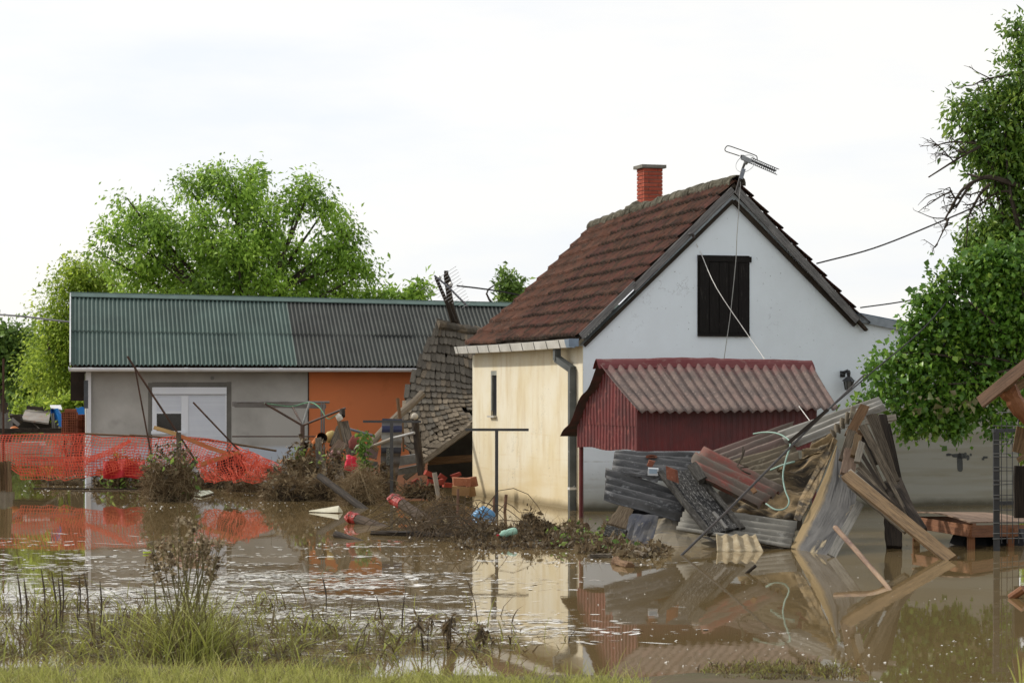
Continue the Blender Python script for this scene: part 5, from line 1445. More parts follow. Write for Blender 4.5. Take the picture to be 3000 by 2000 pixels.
solo(pot, 'hollow_log', mat('brown_bark_log', (.15, .10, .07), (.10, .065, .045), coord='UV', stretch=(1, 8, 1), rough=.85), 'short round log section resting on the leaf drift before the downpipe', 'log')
rp = thing('red_pot', 'small dull red pot lying open side forward on the leaf drift', 'pot', W(1745, 1596))
MB().tube([P(1745, 1588, 36.4), P(1738, 1588, 36.7)], [.058, .045], 14).build('body', mat('dull_red_pot', (.22, .04, .035), (.15, .03, .03), rough=.6), rp)
MB().tube([P(1745.5, 1588, 36.36), P(1745, 1588, 36.38)], [.05, .05], 14).build('inside', mat('dark_red_inside', (.15, .02, .02), rough=.7), rp)
for (x, y, r, lab) in ((1911, 1619, .062, 'larger hollow reed end floating at the tip of the leaf drift'), (1891, 1626, .042, 'smaller hollow reed end beside the larger one')):
    log('reed_end', W(x, y + 6) + Vector((0, -.1, .03)), W(x - 34, y) + Vector((0, .2, .04)), r, M_wood_grey, lab, 'log', 'reed ends')
log('floating_branch', W(1725, 1635) + Vector((0, 0, .02)), W(1790, 1632) + Vector((0, 0, .02)), .04, M_wood_grey, 'pale peeled branch floating below the leaf drift', 'branch', wob=.2)
log('floating_branch', W(1800, 1650) + Vector((0, 0, .03)), W(1845, 1662) + Vector((0, 0, .02)), .06, M_wood_brown, 'knotty branch stump floating before the tan panel', 'branch', wob=.3)
for (x0, y0, x1, y1, r, lab) in ((1445, 1500, 1449, 1453, .03, 'rusty stake left of the metal T post'), (1475, 1499, 1483, 1448, .03, 'rusty leaning stake right of the metal T post'), (1340, 1540, 1342, 1431, .022, 'thin rusty stake in front of the clay blocks'), (1300, 1500, 1273, 1384, .045, 'pale peeled stake leaning left before the clay blocks')):
    A = W(x0, y0)
    log('stake', A - Vector((0, 0, .3)), P(x1, y1, A.y), r, mat('pale_stake', (.32, .28, .23), (.22, .19, .15), rough=.8) if r > .04 else mat('rusty_stake', (.20, .11, .07), (.12, .07, .05), rough=.8), lab, 'stake', 'stakes in the water')
M_steel = mat('dark_painted_pipe', (.035, .036, .038), (.06, .058, .055), rough=.5, spec=.5, bump=.1)
def tpost(px, ytop, ybase, half, lab, w_=.062):
    A = W(px, ybase)
    t = thing('clothesline_post', lab, 'post', A, 'metal T shaped clothesline posts')
    top = P(px, ytop, A.y)
    MB().box((A.x, A.y, (top.z - .8) / 2), (w_ / 2, 0, 0), (0, w_ / 2, 0), (0, 0, (top.z + .8) / 2 - .02)).build('upright', M_steel, t)
    MB().beam(P(px - half, ytop, A.y), P(px + half + 2, ytop + .5, A.y), .05, .05, up=(0, -1, 0)).build('crossbar', M_steel, t)
    return t
tpost(1455, 1258, 1500, 92, 'black metal T post standing in the water before the cream wall')
tpost(1147.5, 1234, 1464, 84, 'black metal T post in front of the blue topped corrugated panel', .068)
# striped corrugated panel with a strip of lettering
pt_ = thing('striped_barrier', 'narrow corrugated panel with navy top and stripe standing behind the T post', 'panel', W(1144, 1452))
m, nt, bs, out = nodes_of('striped_corrugated_panel')
N = NT(nt, 'UV')
x, y, z = N.sep()
yy = N.math('ADD', x, N.math('MULTIPLY', N.math('SUBTRACT', N.noise(6, 3), .5), .02))
def bandf(a, b): return N.math('MULTIPLY', N.math('GREATER_THAN', yy, a), N.math('LESS_THAN', yy, b))
base = N.mix(N.ramp(N.noise(3, 5), .4, .65), (.21, .205, .185), (.13, .12, .105))
col = N.mix(bandf(-.1, .09), base, (.045, .055, .09))
col = N.mix(bandf(.16, .30), col, (.018, .024, .07))
col = N.mix(N.math('MULTIPLY', bandf(.09, .16), .5), col, (.06, .07, .11))
col = N.mix(bandf(.625, .75), col, (.02, .02, .026))
col = N.mix(N.math('GREATER_THAN', yy, .75), col, N.mix(N.ramp(N.noise(4, 5), .4, .6), (.075, .065, .055), (.13, .095, .06)))
nt.links.new(col, bs.inputs['Base Color']); bs.inputs['Roughness'].default_value = .7
b = sheet(PT([ZB(365, 395, 51.6), ZB(345, 860, 51.5), ZB(318, 1560, 51.3)]), PT([ZB(668, 405, 51.7), ZB(660, 860, 51.6), ZB(560, 1560, 51.4)]), 7, .022, th=.01, per=8)
# run u downwards for the bands
b.uv = [(v / .58 * 0 + q, w0) for (q, w0), v in zip([(0, 0)] * len(b.v), [0] * len(b.v))]
zt_ = max(p[2] for p in b.v)
b.uv = [(zt_ - p[2], p[0]) for p in b.v]
b.build('sheet', m, pt_)
MB().box(P(*ZB(455, 982, 51.40)), (.036, 0, 0), (0, .008, 0), (0, 0, .184)).build('sign_strip', mat('pale_sign', (.30, .30, .27), (.22, .22, .19), rough=.6), pt_)
fc = bpy.data.curves.new('lettering', 'FONT')
fc.body = 'COLNEST'; fc.size = .088; fc.align_x = 'CENTER'; fc.align_y = 'CENTER'; fc.extrude = .002; fc.space_character = 1.08
fo = bpy.data.objects.new('lettering_tmp', fc); COL.objects.link(fo)
dg = bpy.context.evaluated_depsgraph_get()
fm = bpy.data.meshes.new_from_object(fo.evaluated_get(dg))
bpy.data.objects.remove(fo)
fm.materials.clear(); fm.materials.append(mat('dark_lettering', (.03, .035, .03), bump=0))
fp = P(*ZB(455, 982, 51.385))
inst('lettering', fm, Matrix.Translation(fp) @ Matrix.Rotation(math.radians(90), 4, 'X') @ Matrix.Rotation(math.radians(-90), 4, 'Z'), pt_)
# fence posts and boards around it
FP = [((600, 85, 52.4), (645, 470, 52.3), .16, M_wood_brown, 'brown notched post above the blue topped panel'),
      ((860, 390, 51.0), (965, 1260, 50.9), .33, M_wood_dark, 'dark round fence post right of the T post'),
      ((675, 420, 52.0), (690, 900, 51.9), .10, M_wood_brown, 'thin brown batten behind the corrugated panel')]
for a, b_, w_, m_, lab in FP:
    log('fence_post', P(*ZB(*a)), P(*ZB(*b_)), w_ / 4, m_, lab, 'post', 'old wooden fence posts', wob=.08)
cup = P(*ZB(862, 362, 50.9))
solo(MB().grid(lambda u, v: cup + Vector((math.cos(u * 6.2832) * .075 * math.sin(v * 3.1416), math.sin(u * 6.2832) * .07 * math.sin(v * 3.1416), .075 * math.cos(v * 3.1416))), 12, 8), 'crumpled_cloth', mat('dirty_white', (.55, .50, .42), (.40, .36, .29), rough=.7, bump=.6, bdist=.02), 'dirty white cap on the dark fence post', 'cap')
log('white_pipe', P(*ZB(530, 695, 51.2)), P(*ZB(858, 612, 50.8)), .03, mat('pale_plastic_pipe', (.45, .44, .42), rough=.4, bump=0), 'white plastic pipe lying against the dark fence post', 'pipe', wob=0)
log('white_pipe', P(*ZB(180, 835, 51.3)), P(*ZB(530, 695, 51.2)), .036, mat('dirty_pipe', (.40, .35, .28), rough=.5, bump=0), 'dirty pipe end left of the corrugated panel', 'pipe', wob=0)
solo(MB().beam(P(*ZB(225, 820, 51.1)), P(*ZB(300, 885, 51.1)), .10, .03), 'wood_piece', M_wood_tan, 'short pale batten below the dirty pipe', 'batten')
CP = [((1080, 180, 52.6), (1205, 700, 52.2), .21, .05, M_wood_grey, 'broad weathered board leaning above the brown heap'),
      ((1035, 270, 53.0), (925, 560, 52.6), .19, .05, M_wood_grey, 'grey board leaning left beneath the white bottle'),
      ((1000, 110, 52.8), (1075, 480, 52.5), .10, .05, M_wood_tan, 'narrow board carrying the white bottle'),
      ((695, 440, 52.0), (710, 890, 51.5), .14, .08, M_wood_grey, 'grey post right of the orange drain pipe'),
      ((675, 620, 51.6), (690, 900, 51.2), .06, .05, M_wood_dark, 'dark short stake before the grey post'),
      ((960, 740, 51.5), (1030, 1080, 50.8), .20, .07, M_wood_grey, 'grey post low in the brown heap'),
      ((1075, 500, 52.0), (920, 660, 51.8), .24, .05, mat('pinkish_board', (.3, .2, .2)), 'pinkish broken board lying across the heap'),
      ((760, 700, 51.4), (800, 1010, 50.9), .09, .06, M_wood_grey, 'thin stake in front of the drain pipe')]
for a, b_, w_, t_, m_, lab in CP:
    plk('fence_board', ZC(*a), ZC(*b_), w_, t_, m_, lab, cat='board', group='boards in the middle debris heap')
log('post_top', P(*ZC(1060, 5, 52.7)), P(*ZC(1060, 100, 52.6)), .065, M_wood_dark, 'dark post top above the white bottle', 'post')
wb_ = P(*ZC(1012, 110, 52.5))
solo(MB().tube([wb_ + Vector((-.05, 0, .05)), wb_, wb_ + Vector((.04, 0, -.07))], [.05, .075, .06], 10, wob=.12), 'white_bottle', mat('milky_plastic', (.60, .58, .52), (.5, .47, .4), rough=.4), 'milky white plastic bottle stuck on the narrow board', 'bottle')
def pipe(name, A, B, r, m_, lab, inner):
    A, B = Vector(A), Vector(B)
    t = thing(name, lab, 'pipe', B)
    n_ = 18; d_ = (B - A).normalized(); a_ = d_.orthogonal().normalized(); c_ = d_.cross(a_)
    MB().grid(lambda u, v: A.lerp(B, u) + a_ * (math.cos(v * 6.2832) * r) + c_ * (math.sin(v * 6.2832) * r), 4, n_).build('pipe', m_, t, smooth=True)
    MB().grid(lambda u, v: A.lerp(B, u * .9) + a_ * (math.cos(v * 6.2832) * r * .9) + c_ * (math.sin(v * 6.2832) * r * .9), 4, n_).build('bore', inner, t, smooth=True)
    return t
M_bore = mat('dark_bore', (.03, .02, .015), rough=.9, bump=0)
pipe('drain_pipe', P(*ZC(752, 425, 52.4)), P(*ZC(500, 745, 53.4)), .125, mat('orange_pvc', (.52, .17, .045), (.40, .12, .035), (.2, .09, .05), scale=3, rough=.45, bump=.1, c3lo=.62, c3hi=.72), 'thick orange plastic drain pipe leaning with its open end up', M_bore)
pipe('drain_pipe', P(*ZC(508, 545, 52.6)), P(*ZC(395, 770, 53.2)), .075, mat('dark_grey_pipe', (.065, .075, .07), (.04, .045, .043), rough=.5), 'dark grey pipe end left of the orange drain pipe', M_bore)
def blob(name, px, py, Y, rx, ry, rz, m_, lab, cat, sq=.2, seed=0):
    c = P(px, py, Y)
    def f(u, v):
        an = u * 6.28318; ph = (v - .5) * math.pi
        q = 1 + sq * noise.noise((math.cos(an) * math.cos(ph) * 2 + seed, math.sin(an) * math.cos(ph) * 2, math.sin(ph) * 2))
        return c + Vector((math.cos(an) * math.cos(ph) * rx * q, math.sin(an) * math.cos(ph) * ry * q, math.sin(ph) * rz * q))
    return solo(MB().grid(f, 18, 10), name, m_, lab, cat, smooth=True)
blob('plastic_canister', *ZC(895, 415, 53.0), .145, .12, .14, mat('yellow_canister', (.46, .36, .14), (.38, .28, .1), rough=.5), 'dull yellow plastic canister behind the leaning boards', 'canister', .15, 1)
blob('red_bag', *ZC(1190, 830, 50.3), .125, .07, .16, mat('bright_red_plastic', (.62, .03, .06), (.45, .02, .04), rough=.35, bump=.5, bdist=.03), 'bright red plastic bag on the golden straw', 'plastic bag', .7, 2)
blob('pink_bag', *ZC(935, 690, 51.4), .14, .09, .10, mat('dirty_pink_plastic', (.34, .13, .13), (.28, .2, .2), rough=.5), 'dirty pink plastic bag low in the heap', 'plastic bag', .6, 3)
blob('red_cushion', *ZC(1250, 530, 52.3), .13, .08, .19, mat('dull_red_cloth', (.25, .075, .06), (.18, .06, .05), rough=.9), 'dull red cushion behind the broad weathered board', 'cushion', .3, 4)
blob('yellow_ball', *ZC(1170, 450, 52.8), .10, .08, .10, mat('yellow_canister', (.46, .36, .14)), 'yellow plastic ball half hidden behind the red cushion', 'ball', .1, 5)
blob('grey_sack', *ZC(1330, 570, 52.4), .11, .08, .11, mat('pale_sack', (.36, .33, .31), (.25, .23, .21), rough=.8), 'pale sack right of the red cushion', 'sack', .4, 6)
blob('orange_cloth', *ZC(240, 800, 53.0), .21, .1, .06, mat('orange_cloth', (.42, .16, .07), (.3, .12, .06), rough=.8), 'orange cloth lying by the foot of the dark pipe', 'cloth', .4, 7)
plk('roof_board', ZC(1400, 640, 51.9), ZC(1600, 690, 51.9), .20, .05, mat('mauve_board', (.20, .13, .115), (.13, .085, .075), rough=.8), 'dark mauve board on the rubble left of the corrugated panel', cat='board', group=None)
solo(MB().beam(P(*ZC(1300, 620, 52.0)), P(*ZC(1580, 560, 52.0)), .2, .05), 'roof_board', mat('mauve_board', (.2, .13, .115)), 'second mauve board under the climbing weed', 'board')
vine = thing('climbing_weed', 'climbing weed with dark leaves between the red bag and the corrugated panel', 'weed', P(1065, 1400, 51))
vb_ = MB().tube(curve_pts([P(1060, 1420, 51.2), P(1070, 1350, 51.2), P(1062, 1300, 51.2), P(1080, 1262, 51.3)], 10), .012, 4)
vb_.build('stem', M_bark, vine)
vc = np.array([tuple(P(1066 + rnd.gauss(0, 11), rnd.uniform(1262, 1380), 51.1 + rnd.gauss(0, .1))) for _ in range(170)])
np_obj('leaves', *leaf_geo(vc, .12, .07, droop=.4, tint=NR.uniform(0, .55, 170)), M_greenleaf, vine)
vine2 = thing('young_sprout', 'young green sprout beside the dark pipe', 'weed', P(868, 1345, 52.4))
vc = np.array([tuple(P(872 + rnd.gauss(0, 8), rnd.uniform(1318, 1345), 52.3)) for _ in range(50)])
np_obj('leaves', *leaf_geo(vc, .14, .06, droop=.4), M_greenleaf, vine2)
# clothes dryer and pipe frame in front of the grey wall
cd = thing('clothes_dryer', 'rusty metal clothes dryer with three spread arms in front of the grey wall', 'clothes dryer', P(886, 1440, 54))
M_rust = mat('brown_painted_steel', (.075, .06, .055), (.11, .07, .05), rough=.6)
MB().tube([P(886, 1445, 54), P(886, 1243, 54)], .05, 8).build('upright', M_rust, cd)
for (x, y, dy) in ((775, 1181, -.5), (857, 1192, .9), (908, 1176, .6), (1012, 1195, -.3)):
    MB().tube([P(886, 1246, 54), P(x, y, 54 + dy)], .026, 6).build('arm', M_rust if x != 908 else M_wire, cd)
gl_ = curve_pts([P(775, 1181, 53.5), P(800, 1184, 53.9), P(855, 1190, 54.9), P(905, 1178, 54.6), P(935, 1192, 54.2), P(960, 1226, 53.9), P(985, 1215, 53.8), P(1008, 1205, 53.7)], 28)
MB().tube(gl_, .012, 5).build('cord', mat('green_cord', (.16, .36, .22), bump=0), cd)
pf = thing('pipe_frame', 'thin grey pipe frame standing along the grey and orange walls', 'frame', P(820, 1400, 57))
M_gpipe = mat('grey_pipe', (.20, .19, .18), (.14, .13, .12), rough=.6)
YF = 57.3
MB().tube([P(687, 1178, YF), P(965, 1178, YF + .6)], .03, 6).build('rail', M_gpipe, pf)
MB().beam(P(687, 1187, YF + .2), P(955, 1190, YF + .8), .10, .03, up=(0, -1, 0)).build('rail', M_gpipe, pf)
MB().tube([P(680, 1278, YF), P(965, 1278, YF + .6)], .016, 6).build('rail', M_rust, pf)
for x in (942, 949): MB().tube([P(x, 1178, YF + .5), P(x, 1420, YF + .5)], .025, 6).build('upright', M_gpipe, pf)
MB().tube([P(686, 1176, YF), P(686, 1190, YF)], .06, 6).build('end_plate', M_gpipe, pf)
log('metal_pipe', P(1018, 1255, 53.2), P(1110, 1280, 53.0), .03, mat('blue_grey_pipe', (.16, .17, .2), (.1, .1, .11), rough=.5), 'bluish metal pipe slanting in front of the orange wall', 'pipe', wob=0)
log('thin_pole', P(250, 1270, 54.6), P(395, 1277, 54.5), .022, M_wood_brown, 'thin pole carrying the left part of the orange net', 'pole', 'poles carrying the orange net')
log('thin_pole', P(380, 1274, 54.4), P(640, 1291, 54.2), .022, M_wood_brown, 'thin pole carrying the middle of the orange net', 'pole', 'poles carrying the orange net')
log('thin_pole', P(600, 1286, 54.3), P(810, 1320, 54.1), .024, M_wood_tan, 'thin pole running on to the right past the orange net', 'pole', 'poles carrying the orange net')
for (A, B, r, lab) in ((ZL(836, 546, 53.3), ZL(1282, 1228, 53.0), .026, 'long rusty rod leaning left across the window'), (ZL(886, 625, 53.5), ZL(998, 1222, 53.3), .02, 'thin rusty rod left of the window'), (ZL(1268, 848, 53.3), ZL(1570, 1165, 53.0), .022, 'rusty rod leaning across the white shutter'), (ZL(22, 560, 55.5), ZL(22, 1240, 55.5), .028, 'upright rusty rod at the left edge behind the net')):
    log('rusty_rod', P(*A), P(*B), r, mat('rusty_rod', (.085, .045, .03), (.05, .03, .022), rough=.8), lab, 'rod', 'rusty rods', wob=0, n=6)
plk('orange_lath', ZL(1012, 1012, 53.2), ZL(1180, 1062, 53.0), .085, .03, mat('fresh_lath', (.42, .27, .11), (.34, .2, .08), **WOODUV), 'fresh tan lath pointing left in front of the window', group=None)
plk('orange_lath', ZL(1160, 1060, 53.0), ZL(1500, 1190, 52.7), .085, .03, mat('orange_lath', (.46, .16, .06), (.36, .12, .05), **WOODUV), 'orange lath running right through the net', group=None)
plk('orange_lath', ZL(1320, 1255, 52.7), ZL(1570, 1175, 52.6), .09, .03, mat('orange_lath', (.46, .16, .06)), 'orange lath rising to the right over the black barrel', group=None)
plk('small_post', ZL(1172, 1045, 52.6), ZL(1176, 1210, 52.6), .10, .08, M_wood_grey, 'small grey post holding the net beside the straw heap', cat='post', group=None)
plk('dark_stick', ZL(1280, 1235, 52.4), ZL(1215, 1320, 52.2), .11, .08, M_wood_dark, 'short dark stick right of the tall straw heap', cat='stick', group=None)
solo(MB().tube([P(*ZL(1520, 1260, 53.4)), P(*ZL(1520, 1262, 52.8))], .33, 18), 'black_barrel', mat('dark_red_black', (.06, .02, .02), (.03, .015, .015), rough=.6), 'dark barrel lying under the bunched orange net', 'barrel')
rc_ = MB().grid(lambda u, v: P(lerp(302, 425, u), lerp(1348, 1400, v) + 3 * math.sin(u * 9), 54.2 - .12 * math.sin(u * 14 + v * 2) - .15 * v), 24, 5, th=.01)
solo(rc_, 'red_cloth', mat('red_tarp', (.52, .035, .04), (.40, .03, .035), rough=.6), 'red cloth hanging behind the orange net', 'cloth')
# ------------------------------------------------------------------ orange safety net
M_net = mat('orange_net', (.66, .10, .05), (.58, .08, .045), (.68, .24, .16), scale=3, rough=.5, bump=0, c3lo=.55, c3hi=.7)
top = pline([P(-60, 1276, 55.0), P(0, 1274, 55), P(120, 1271, 54.9), P(254, 1270, 54.8), P(300, 1283, 54.6), P(380, 1279, 54.4), P(450, 1286, 54.3), P(513, 1277, 54.2), P(600, 1284, 54.0), P(672, 1298, 53.8), P(740, 1325, 53.4), P(800, 1352, 53.0), P(834, 1376, 52.8)])
bot = pline([P(-60, 1350, 55.0), P(0, 1350, 55), P(60, 1388, 54.7), P(180, 1390, 54.4), P(310, 1388, 54.2), P(400, 1392, 53.9), P(470, 1395, 53.7), P(560, 1352, 53.3), P(615, 1400, 53.0), P(650, 1408, 52.7), P(720, 1395, 52.5), P(770, 1412, 52.3), P(815, 1405, 52.4)])
def netp(u, v):
    p = top(u).lerp(bot(u), v)
    k = .05 + .10 * u
    q = noise.noise((u * 16, v * 2.2, 1)) * k * 1.2 + noise.noise((u * 40, v * 5, 3)) * k * .5
    return p + Vector((.6 * q, -.4 * abs(q) - .25 * math.sin(v * 3.1) * (.4 + .6 * abs(math.sin(u * 11))), .28 * q * v))
nb_ = MB()
NU, NV = 98, 14
def strand(pts, w_):
    vs = []; n = len(pts)
    for i, p in enumerate(pts):
        d_ = pts[min(i + 1, n - 1)] - pts[max(i - 1, 0)]
        s_ = d_.cross(Vector((0, 1, 0)))
        s_ = s_.normalized() * (w_ / 2) if s_.length > 1e-9 else Vector((0, 0, w_ / 2))
        vs += [p - s_, p + s_]
    nb_.add(vs, [(2 * i, 2 * i + 1, 2 * i + 3, 2 * i + 2) for i in range(n - 1)])
PTS = [[netp(i / NU, j / NV) for j in range(NV + 1)] for i in range(NU + 1)]
for j in range(NV + 1): strand([PTS[i][j] for i in range(NU + 1)], .022 if j in (0, NV) else .0155)
for i in range(NU + 1): strand([PTS[i][j] + Vector((0, .004, 0)) for j in range(NV + 1)], .0145)
# a fallen second layer along the bottom and a twisted roll across the middle
def ply(tp, bp, nu, nv, amp, sd):
    T_, B_ = pline(tp), pline(bp)
    def f(u, v):
        q = noise.noise((u * 14 + sd, v * 3, sd)) * amp
        return T_(u).lerp(B_(u), v) + Vector((q, -.6 * abs(q), q * .6))
    PP = [[f(i / nu, j / nv) for j in range(nv + 1)] for i in range(nu + 1)]
    for j in range(nv + 1): strand([PP[i][j] for i in range(nu + 1)], .013)
    for i in range(nu + 1): strand([PP[i][j] for j in range(nv + 1)], .012)
ply([P(40, 1330, 54.5), P(180, 1345, 54.2), P(300, 1330, 54.0), P(400, 1300, 53.9)], [P(60, 1402, 54.3), P(190, 1405, 54.0), P(310, 1388, 53.8), P(410, 1350, 53.7)], 46, 7, .06, 3)
ply([P(150, 1278, 54.7), P(250, 1275, 54.6)], [P(170, 1372, 54.5), P(252, 1368, 54.4)], 16, 14, .05, 9)
ply([P(252, 1345, 54.0), P(320, 1315, 54.0), P(380, 1288, 54.1)], [P(252, 1358, 53.9), P(325, 1330, 53.9), P(385, 1293, 54.0)], 30, 5, .03, 5)
ply([P(560, 1345, 52.9), P(640, 1330, 52.7), P(720, 1320, 52.6), P(790, 1350, 52.5)], [P(600, 1412, 52.5), P(680, 1405, 52.3), P(750, 1415, 52.1), P(810, 1400, 52.2)], 50, 12, .16, 7)
ply([P(680, 1310, 53.0), P(760, 1345, 52.6), P(830, 1378, 52.4)], [P(690, 1345, 52.8), P(760, 1395, 52.3), P(812, 1412, 52.1)], 28, 12, .14, 12)
solo(nb_, 'safety_net', M_net, 'sagging orange plastic safety net strung in front of the grey house', 'net')
# ------------------------------------------------------------------ antenna on the gable, old mast behind, wires, wall lamp
ZV = zA(5.2267, 2050, 400)
M_alu = mat('dull_aluminium', (.30, .31, .32), (.2, .21, .22), rough=.4, metal=.5, bump=0)
M_black = mat('black_metal', (.012, .012, .014), (.02, .02, .022), rough=.45, spec=.5, bump=0)
YA = 46.1
ant = thing('tv_antenna', 'grey TV antenna with loop and grid boom on a short mast at the roof peak', 'antenna', P(*ZV(560, 850, YA)))
A = lambda x, y, dy=0.0: P(*ZV(x, y, YA + dy))
MB().tube([A(555, 860), A(610, 660), A(650, 510), A(690, 410)], [.02, .022, .022, .026], 8).build('mast', M_iron, ant)
MB().beam(A(630, 648), A(675, 495), .075, .06, up=(0, -1, 0)).build('amplifier_box', mat('grey_box', (.26, .29, .33), (.2, .22, .26), rough=.5, bump=0), ant)
MB().beam(A(640, 318), A(790, 385), .085, .09, up=(0, -1, 0)).tube([A(700, 430), A(712, 385)], [.03, .05], 10).build('head', M_alu, ant)
lp = curve_pts([A(610, 298), A(500, 262), A(405, 230), A(386, 200), A(400, 165), A(440, 144), A(560, 182), A(700, 232), A(840, 285), A(875, 310), A(880, 365)], 30)
MB().tube(lp, .010, 5).build('dipole_loop', M_black, ant)
MB().tube([A(655, 285), A(650, 335)], .04, 10).build('insulator', M_black, ant)
ring = [A(700, 415) + Vector((math.cos(k / 30 * 6.283) * .185, math.sin(k / 30 * 6.283) * .12, math.sin(k / 30 * 6.283 + .35) * .175)) for k in range(31)]
MB().tube(ring, .006, 4).build('ring', M_alu, ant)
bm_ = MB()
ax = (A(1200, 520) - A(780, 360)); axn = ax.normalized()
upv = Vector((0, -1, 0)).cross(axn); upv = -upv if upv.z < 0 else upv
for o_ in (-.055, .055):
    bm_.tube([A(780, 365) + upv * o_, A(1200, 545) + upv * o_], .008, 5)
for k in range(13):
    c = A(780, 365).lerp(A(1165, 530), (k + .5) / 13)
    for sgn in (-1, 1):
        pts = [c + axn * (math.sin(t / 8 * math.pi) * .032 * sgn - sgn * .034) + upv * (-.052 + .104 * t / 8) for t in range(9)]
        bm_.tube(pts, .0065, 4, cap=False)
    bm_.tube([c + upv * -.01 - axn * .03, c + upv * .01 + axn * .03], .012, 5)
bm_.build('grid_boom', M_black, ant)
cab = curve_pts([A(620, 690), A(622, 760), A(600, 1000), A(598, 1130), P(2159, 690, 45.9), P(2156, 760, 45.9), P(2142, 900, 45.9), P(2130, 990, 45.85), P(2119, 1066, 45.8)], 24)
solo(MB().tube(cab, .0085, 5), 'antenna_cable', mat('grey_cable', (.34, .34, .32), (.26, .26, .25), bump=0, rough=.6), 'thin grey antenna cable hanging down the gable from the peak', 'cable')
cord = curve_pts([HB(2040, 715, -.05), HB(2055, 745, -.06), P(2100, 845, 45.2), P(2194, 985, 44.6), P(2260, 1080, 43.4), P(2330, 1175, 41.5), P(2376, 1237, 38.2)], 24)
solo(MB().tube(cord, .007, 5), 'hanging_rope', mat('white_cord', (.68, .66, .62), bump=0), 'white cord running from the gable across the shutter down to the pile', 'cord')
solo(MB().tube(curve_pts([HB(2018, 688, -.26), HB(2028, 686, -.3), HB(2034, 696, -.3)], 6), .03, 6), 'wire_bracket', M_iron, 'small iron hook under the left bargeboard', 'hook')
def wire(name, pts, r, lab, m_=None):
    return solo(MB().tube(curve_pts(pts, 24), r, 5), name, m_ or mat('dark_cable', (.05, .05, .05), (.03, .03, .03), bump=0), lab, 'cable', 'overhead cables')
wire('overhead_cable', [P(2392, 772, 47.5), P(2560, 727, 47), P(2742, 655, 46), P(2900, 585, 45), P(3100, 480, 44)], .016, 'upper overhead cable from the right roof slope into the walnut tree')
wire('overhead_cable', [P(2520, 901, 48), P(2640, 884, 48), P(2790, 855, 47.5), P(3100, 780, 46)], .014, 'lower overhead cable above the lean-to roof')
wire('overhead_cable', [P(-60, 918, 62), P(60, 926, 62), P(170, 939, 62.5), P(330, 955, 63)], .026, 'pale overhead cable at the left edge', mat('pale_cable', (.35, .35, .36), bump=0))
wire('overhead_cable', [P(1338, 837, 57), P(1400, 844, 57), P(1468, 854, 57.2), P(1560, 872, 57.4)], .02, 'overhead cable from the old wooden mast to the tiled roof')
wire('slack_cable', [P(2420, 1205, 35.7), P(2560, 1085, 37.5), P(2680, 985, 39.5), P(2760, 900, 41), P(2900, 720, 43), P(3040, 560, 44)], .012, 'slack dark cable rising from the iron rod into the tree')
ZW = zA(5.2275, 1150, 750)
mast = thing('wooden_mast', 'old forked wooden mast with insulator and fishbone antenna behind the collapsed roof', 'mast', P(1345, 960, 57.6))
MB().tube([P(*ZW(980, 1080, 57.8)), P(*ZW(900, 800, 57.5)), P(*ZW(820, 290, 57.2))], [.11, .08, .065], 9, wob=.06).build('pole', M_wood_dark, mast)
MB().tube([P(*ZW(930, 1000, 57.4)), P(*ZW(850, 760, 57.2)), P(*ZW(665, 330, 57.0))], [.07, .05, .04], 8, wob=.06).build('brace', M_wood_dark, mast)
MB().beam(P(*ZW(790, 290, 57.1)), P(*ZW(855, 290, 57.1)), .17, .14).build('pole_cap', M_wood_dark, mast)
MB().tube([P(*ZW(640, 300, 56.8)), P(*ZW(830, 450, 56.8)), P(*ZW(1150, 770, 56.8))], .026, 6).build('antenna_boom', mat('blue_grey_pipe', (.16, .17, .2)), mast)
el = MB()
for k in range(13):
    t = k / 12
    c = P(*ZW(lerp(700, 1130, t), lerp(340, 750, t), 56.75))
    h_ = lerp(1.25, .28, t)
    el.tube([c + Vector((h_ * .62, .1, h_ * .42)) * .55, c - Vector((h_ * .62, .1, h_ * .42)) * .55], .006, 4)
el.build('antenna_elements', mat('thin_aluminium', (.5, .5, .5), rough=.4, bump=0), mast)
for x, y, r in ((890, 430, .06), (715, 330, .055)):
    MB().tube([P(*ZW(x - 25, y + 15, 56.9)), P(*ZW(x, y, 56.9)), P(*ZW(x + 35, y + 5, 56.9))], [r * .6, r, r * .5], 10).build('insulator', mat('white_porcelain', (.55, .55, .53), rough=.3, bump=0), mast)
MB().tube(curve_pts([P(*ZW(855, 300, 57)), P(*ZW(885, 370, 57)), P(*ZW(905, 480, 56.9))], 6), .02, 5).build('jumper_wire', M_black, mast)
ZK = zA(10.453, 2400, 1050)
lc = HB(2487, 1110, -.18)
lamp = thing('wall_lantern', 'black six sided wall lantern on the white gable wall', 'wall lamp', lc - Vector((0, 0, .3)))
kL = (lc.y) / FPX / 10.453
def lk(x, y): return lc + Vector(((x - 910) * kL, 0, (628 - y) * kL))
MB().tube([lk(910, 540), lk(910, 570), lk(905, 640), lk(905, 680)], [.02, .055, .10, .135], 6).tube([lk(905, 680), lk(905, 690)], [.15, .13], 6).build('roof', M_black, lamp)
for k in range(6):
    an = k / 6 * 6.283
    a_ = lk(905, 690) + Vector((math.cos(an) * .10, math.sin(an) * .10, 0)); b_ = lk(895, 960) + Vector((math.cos(an) * .062, math.sin(an) * .062, 0))
    MB().beam(a_, b_, .016, .016).build('bar', M_black, lamp)
gp_ = MB().grid(lambda u, v: lk(lerp(905, 895, u), lerp(695, 950, u)) + Vector((math.cos(v * 6.2832) * lerp(.09, .055, u), math.sin(v * 6.2832) * lerp(.09, .055, u), 0)), 1, 6)
gp_.build('glass', mat('smoky_lamp_glass', (.16, .16, .15), rough=.15, bump=0, spec=.6), lamp)
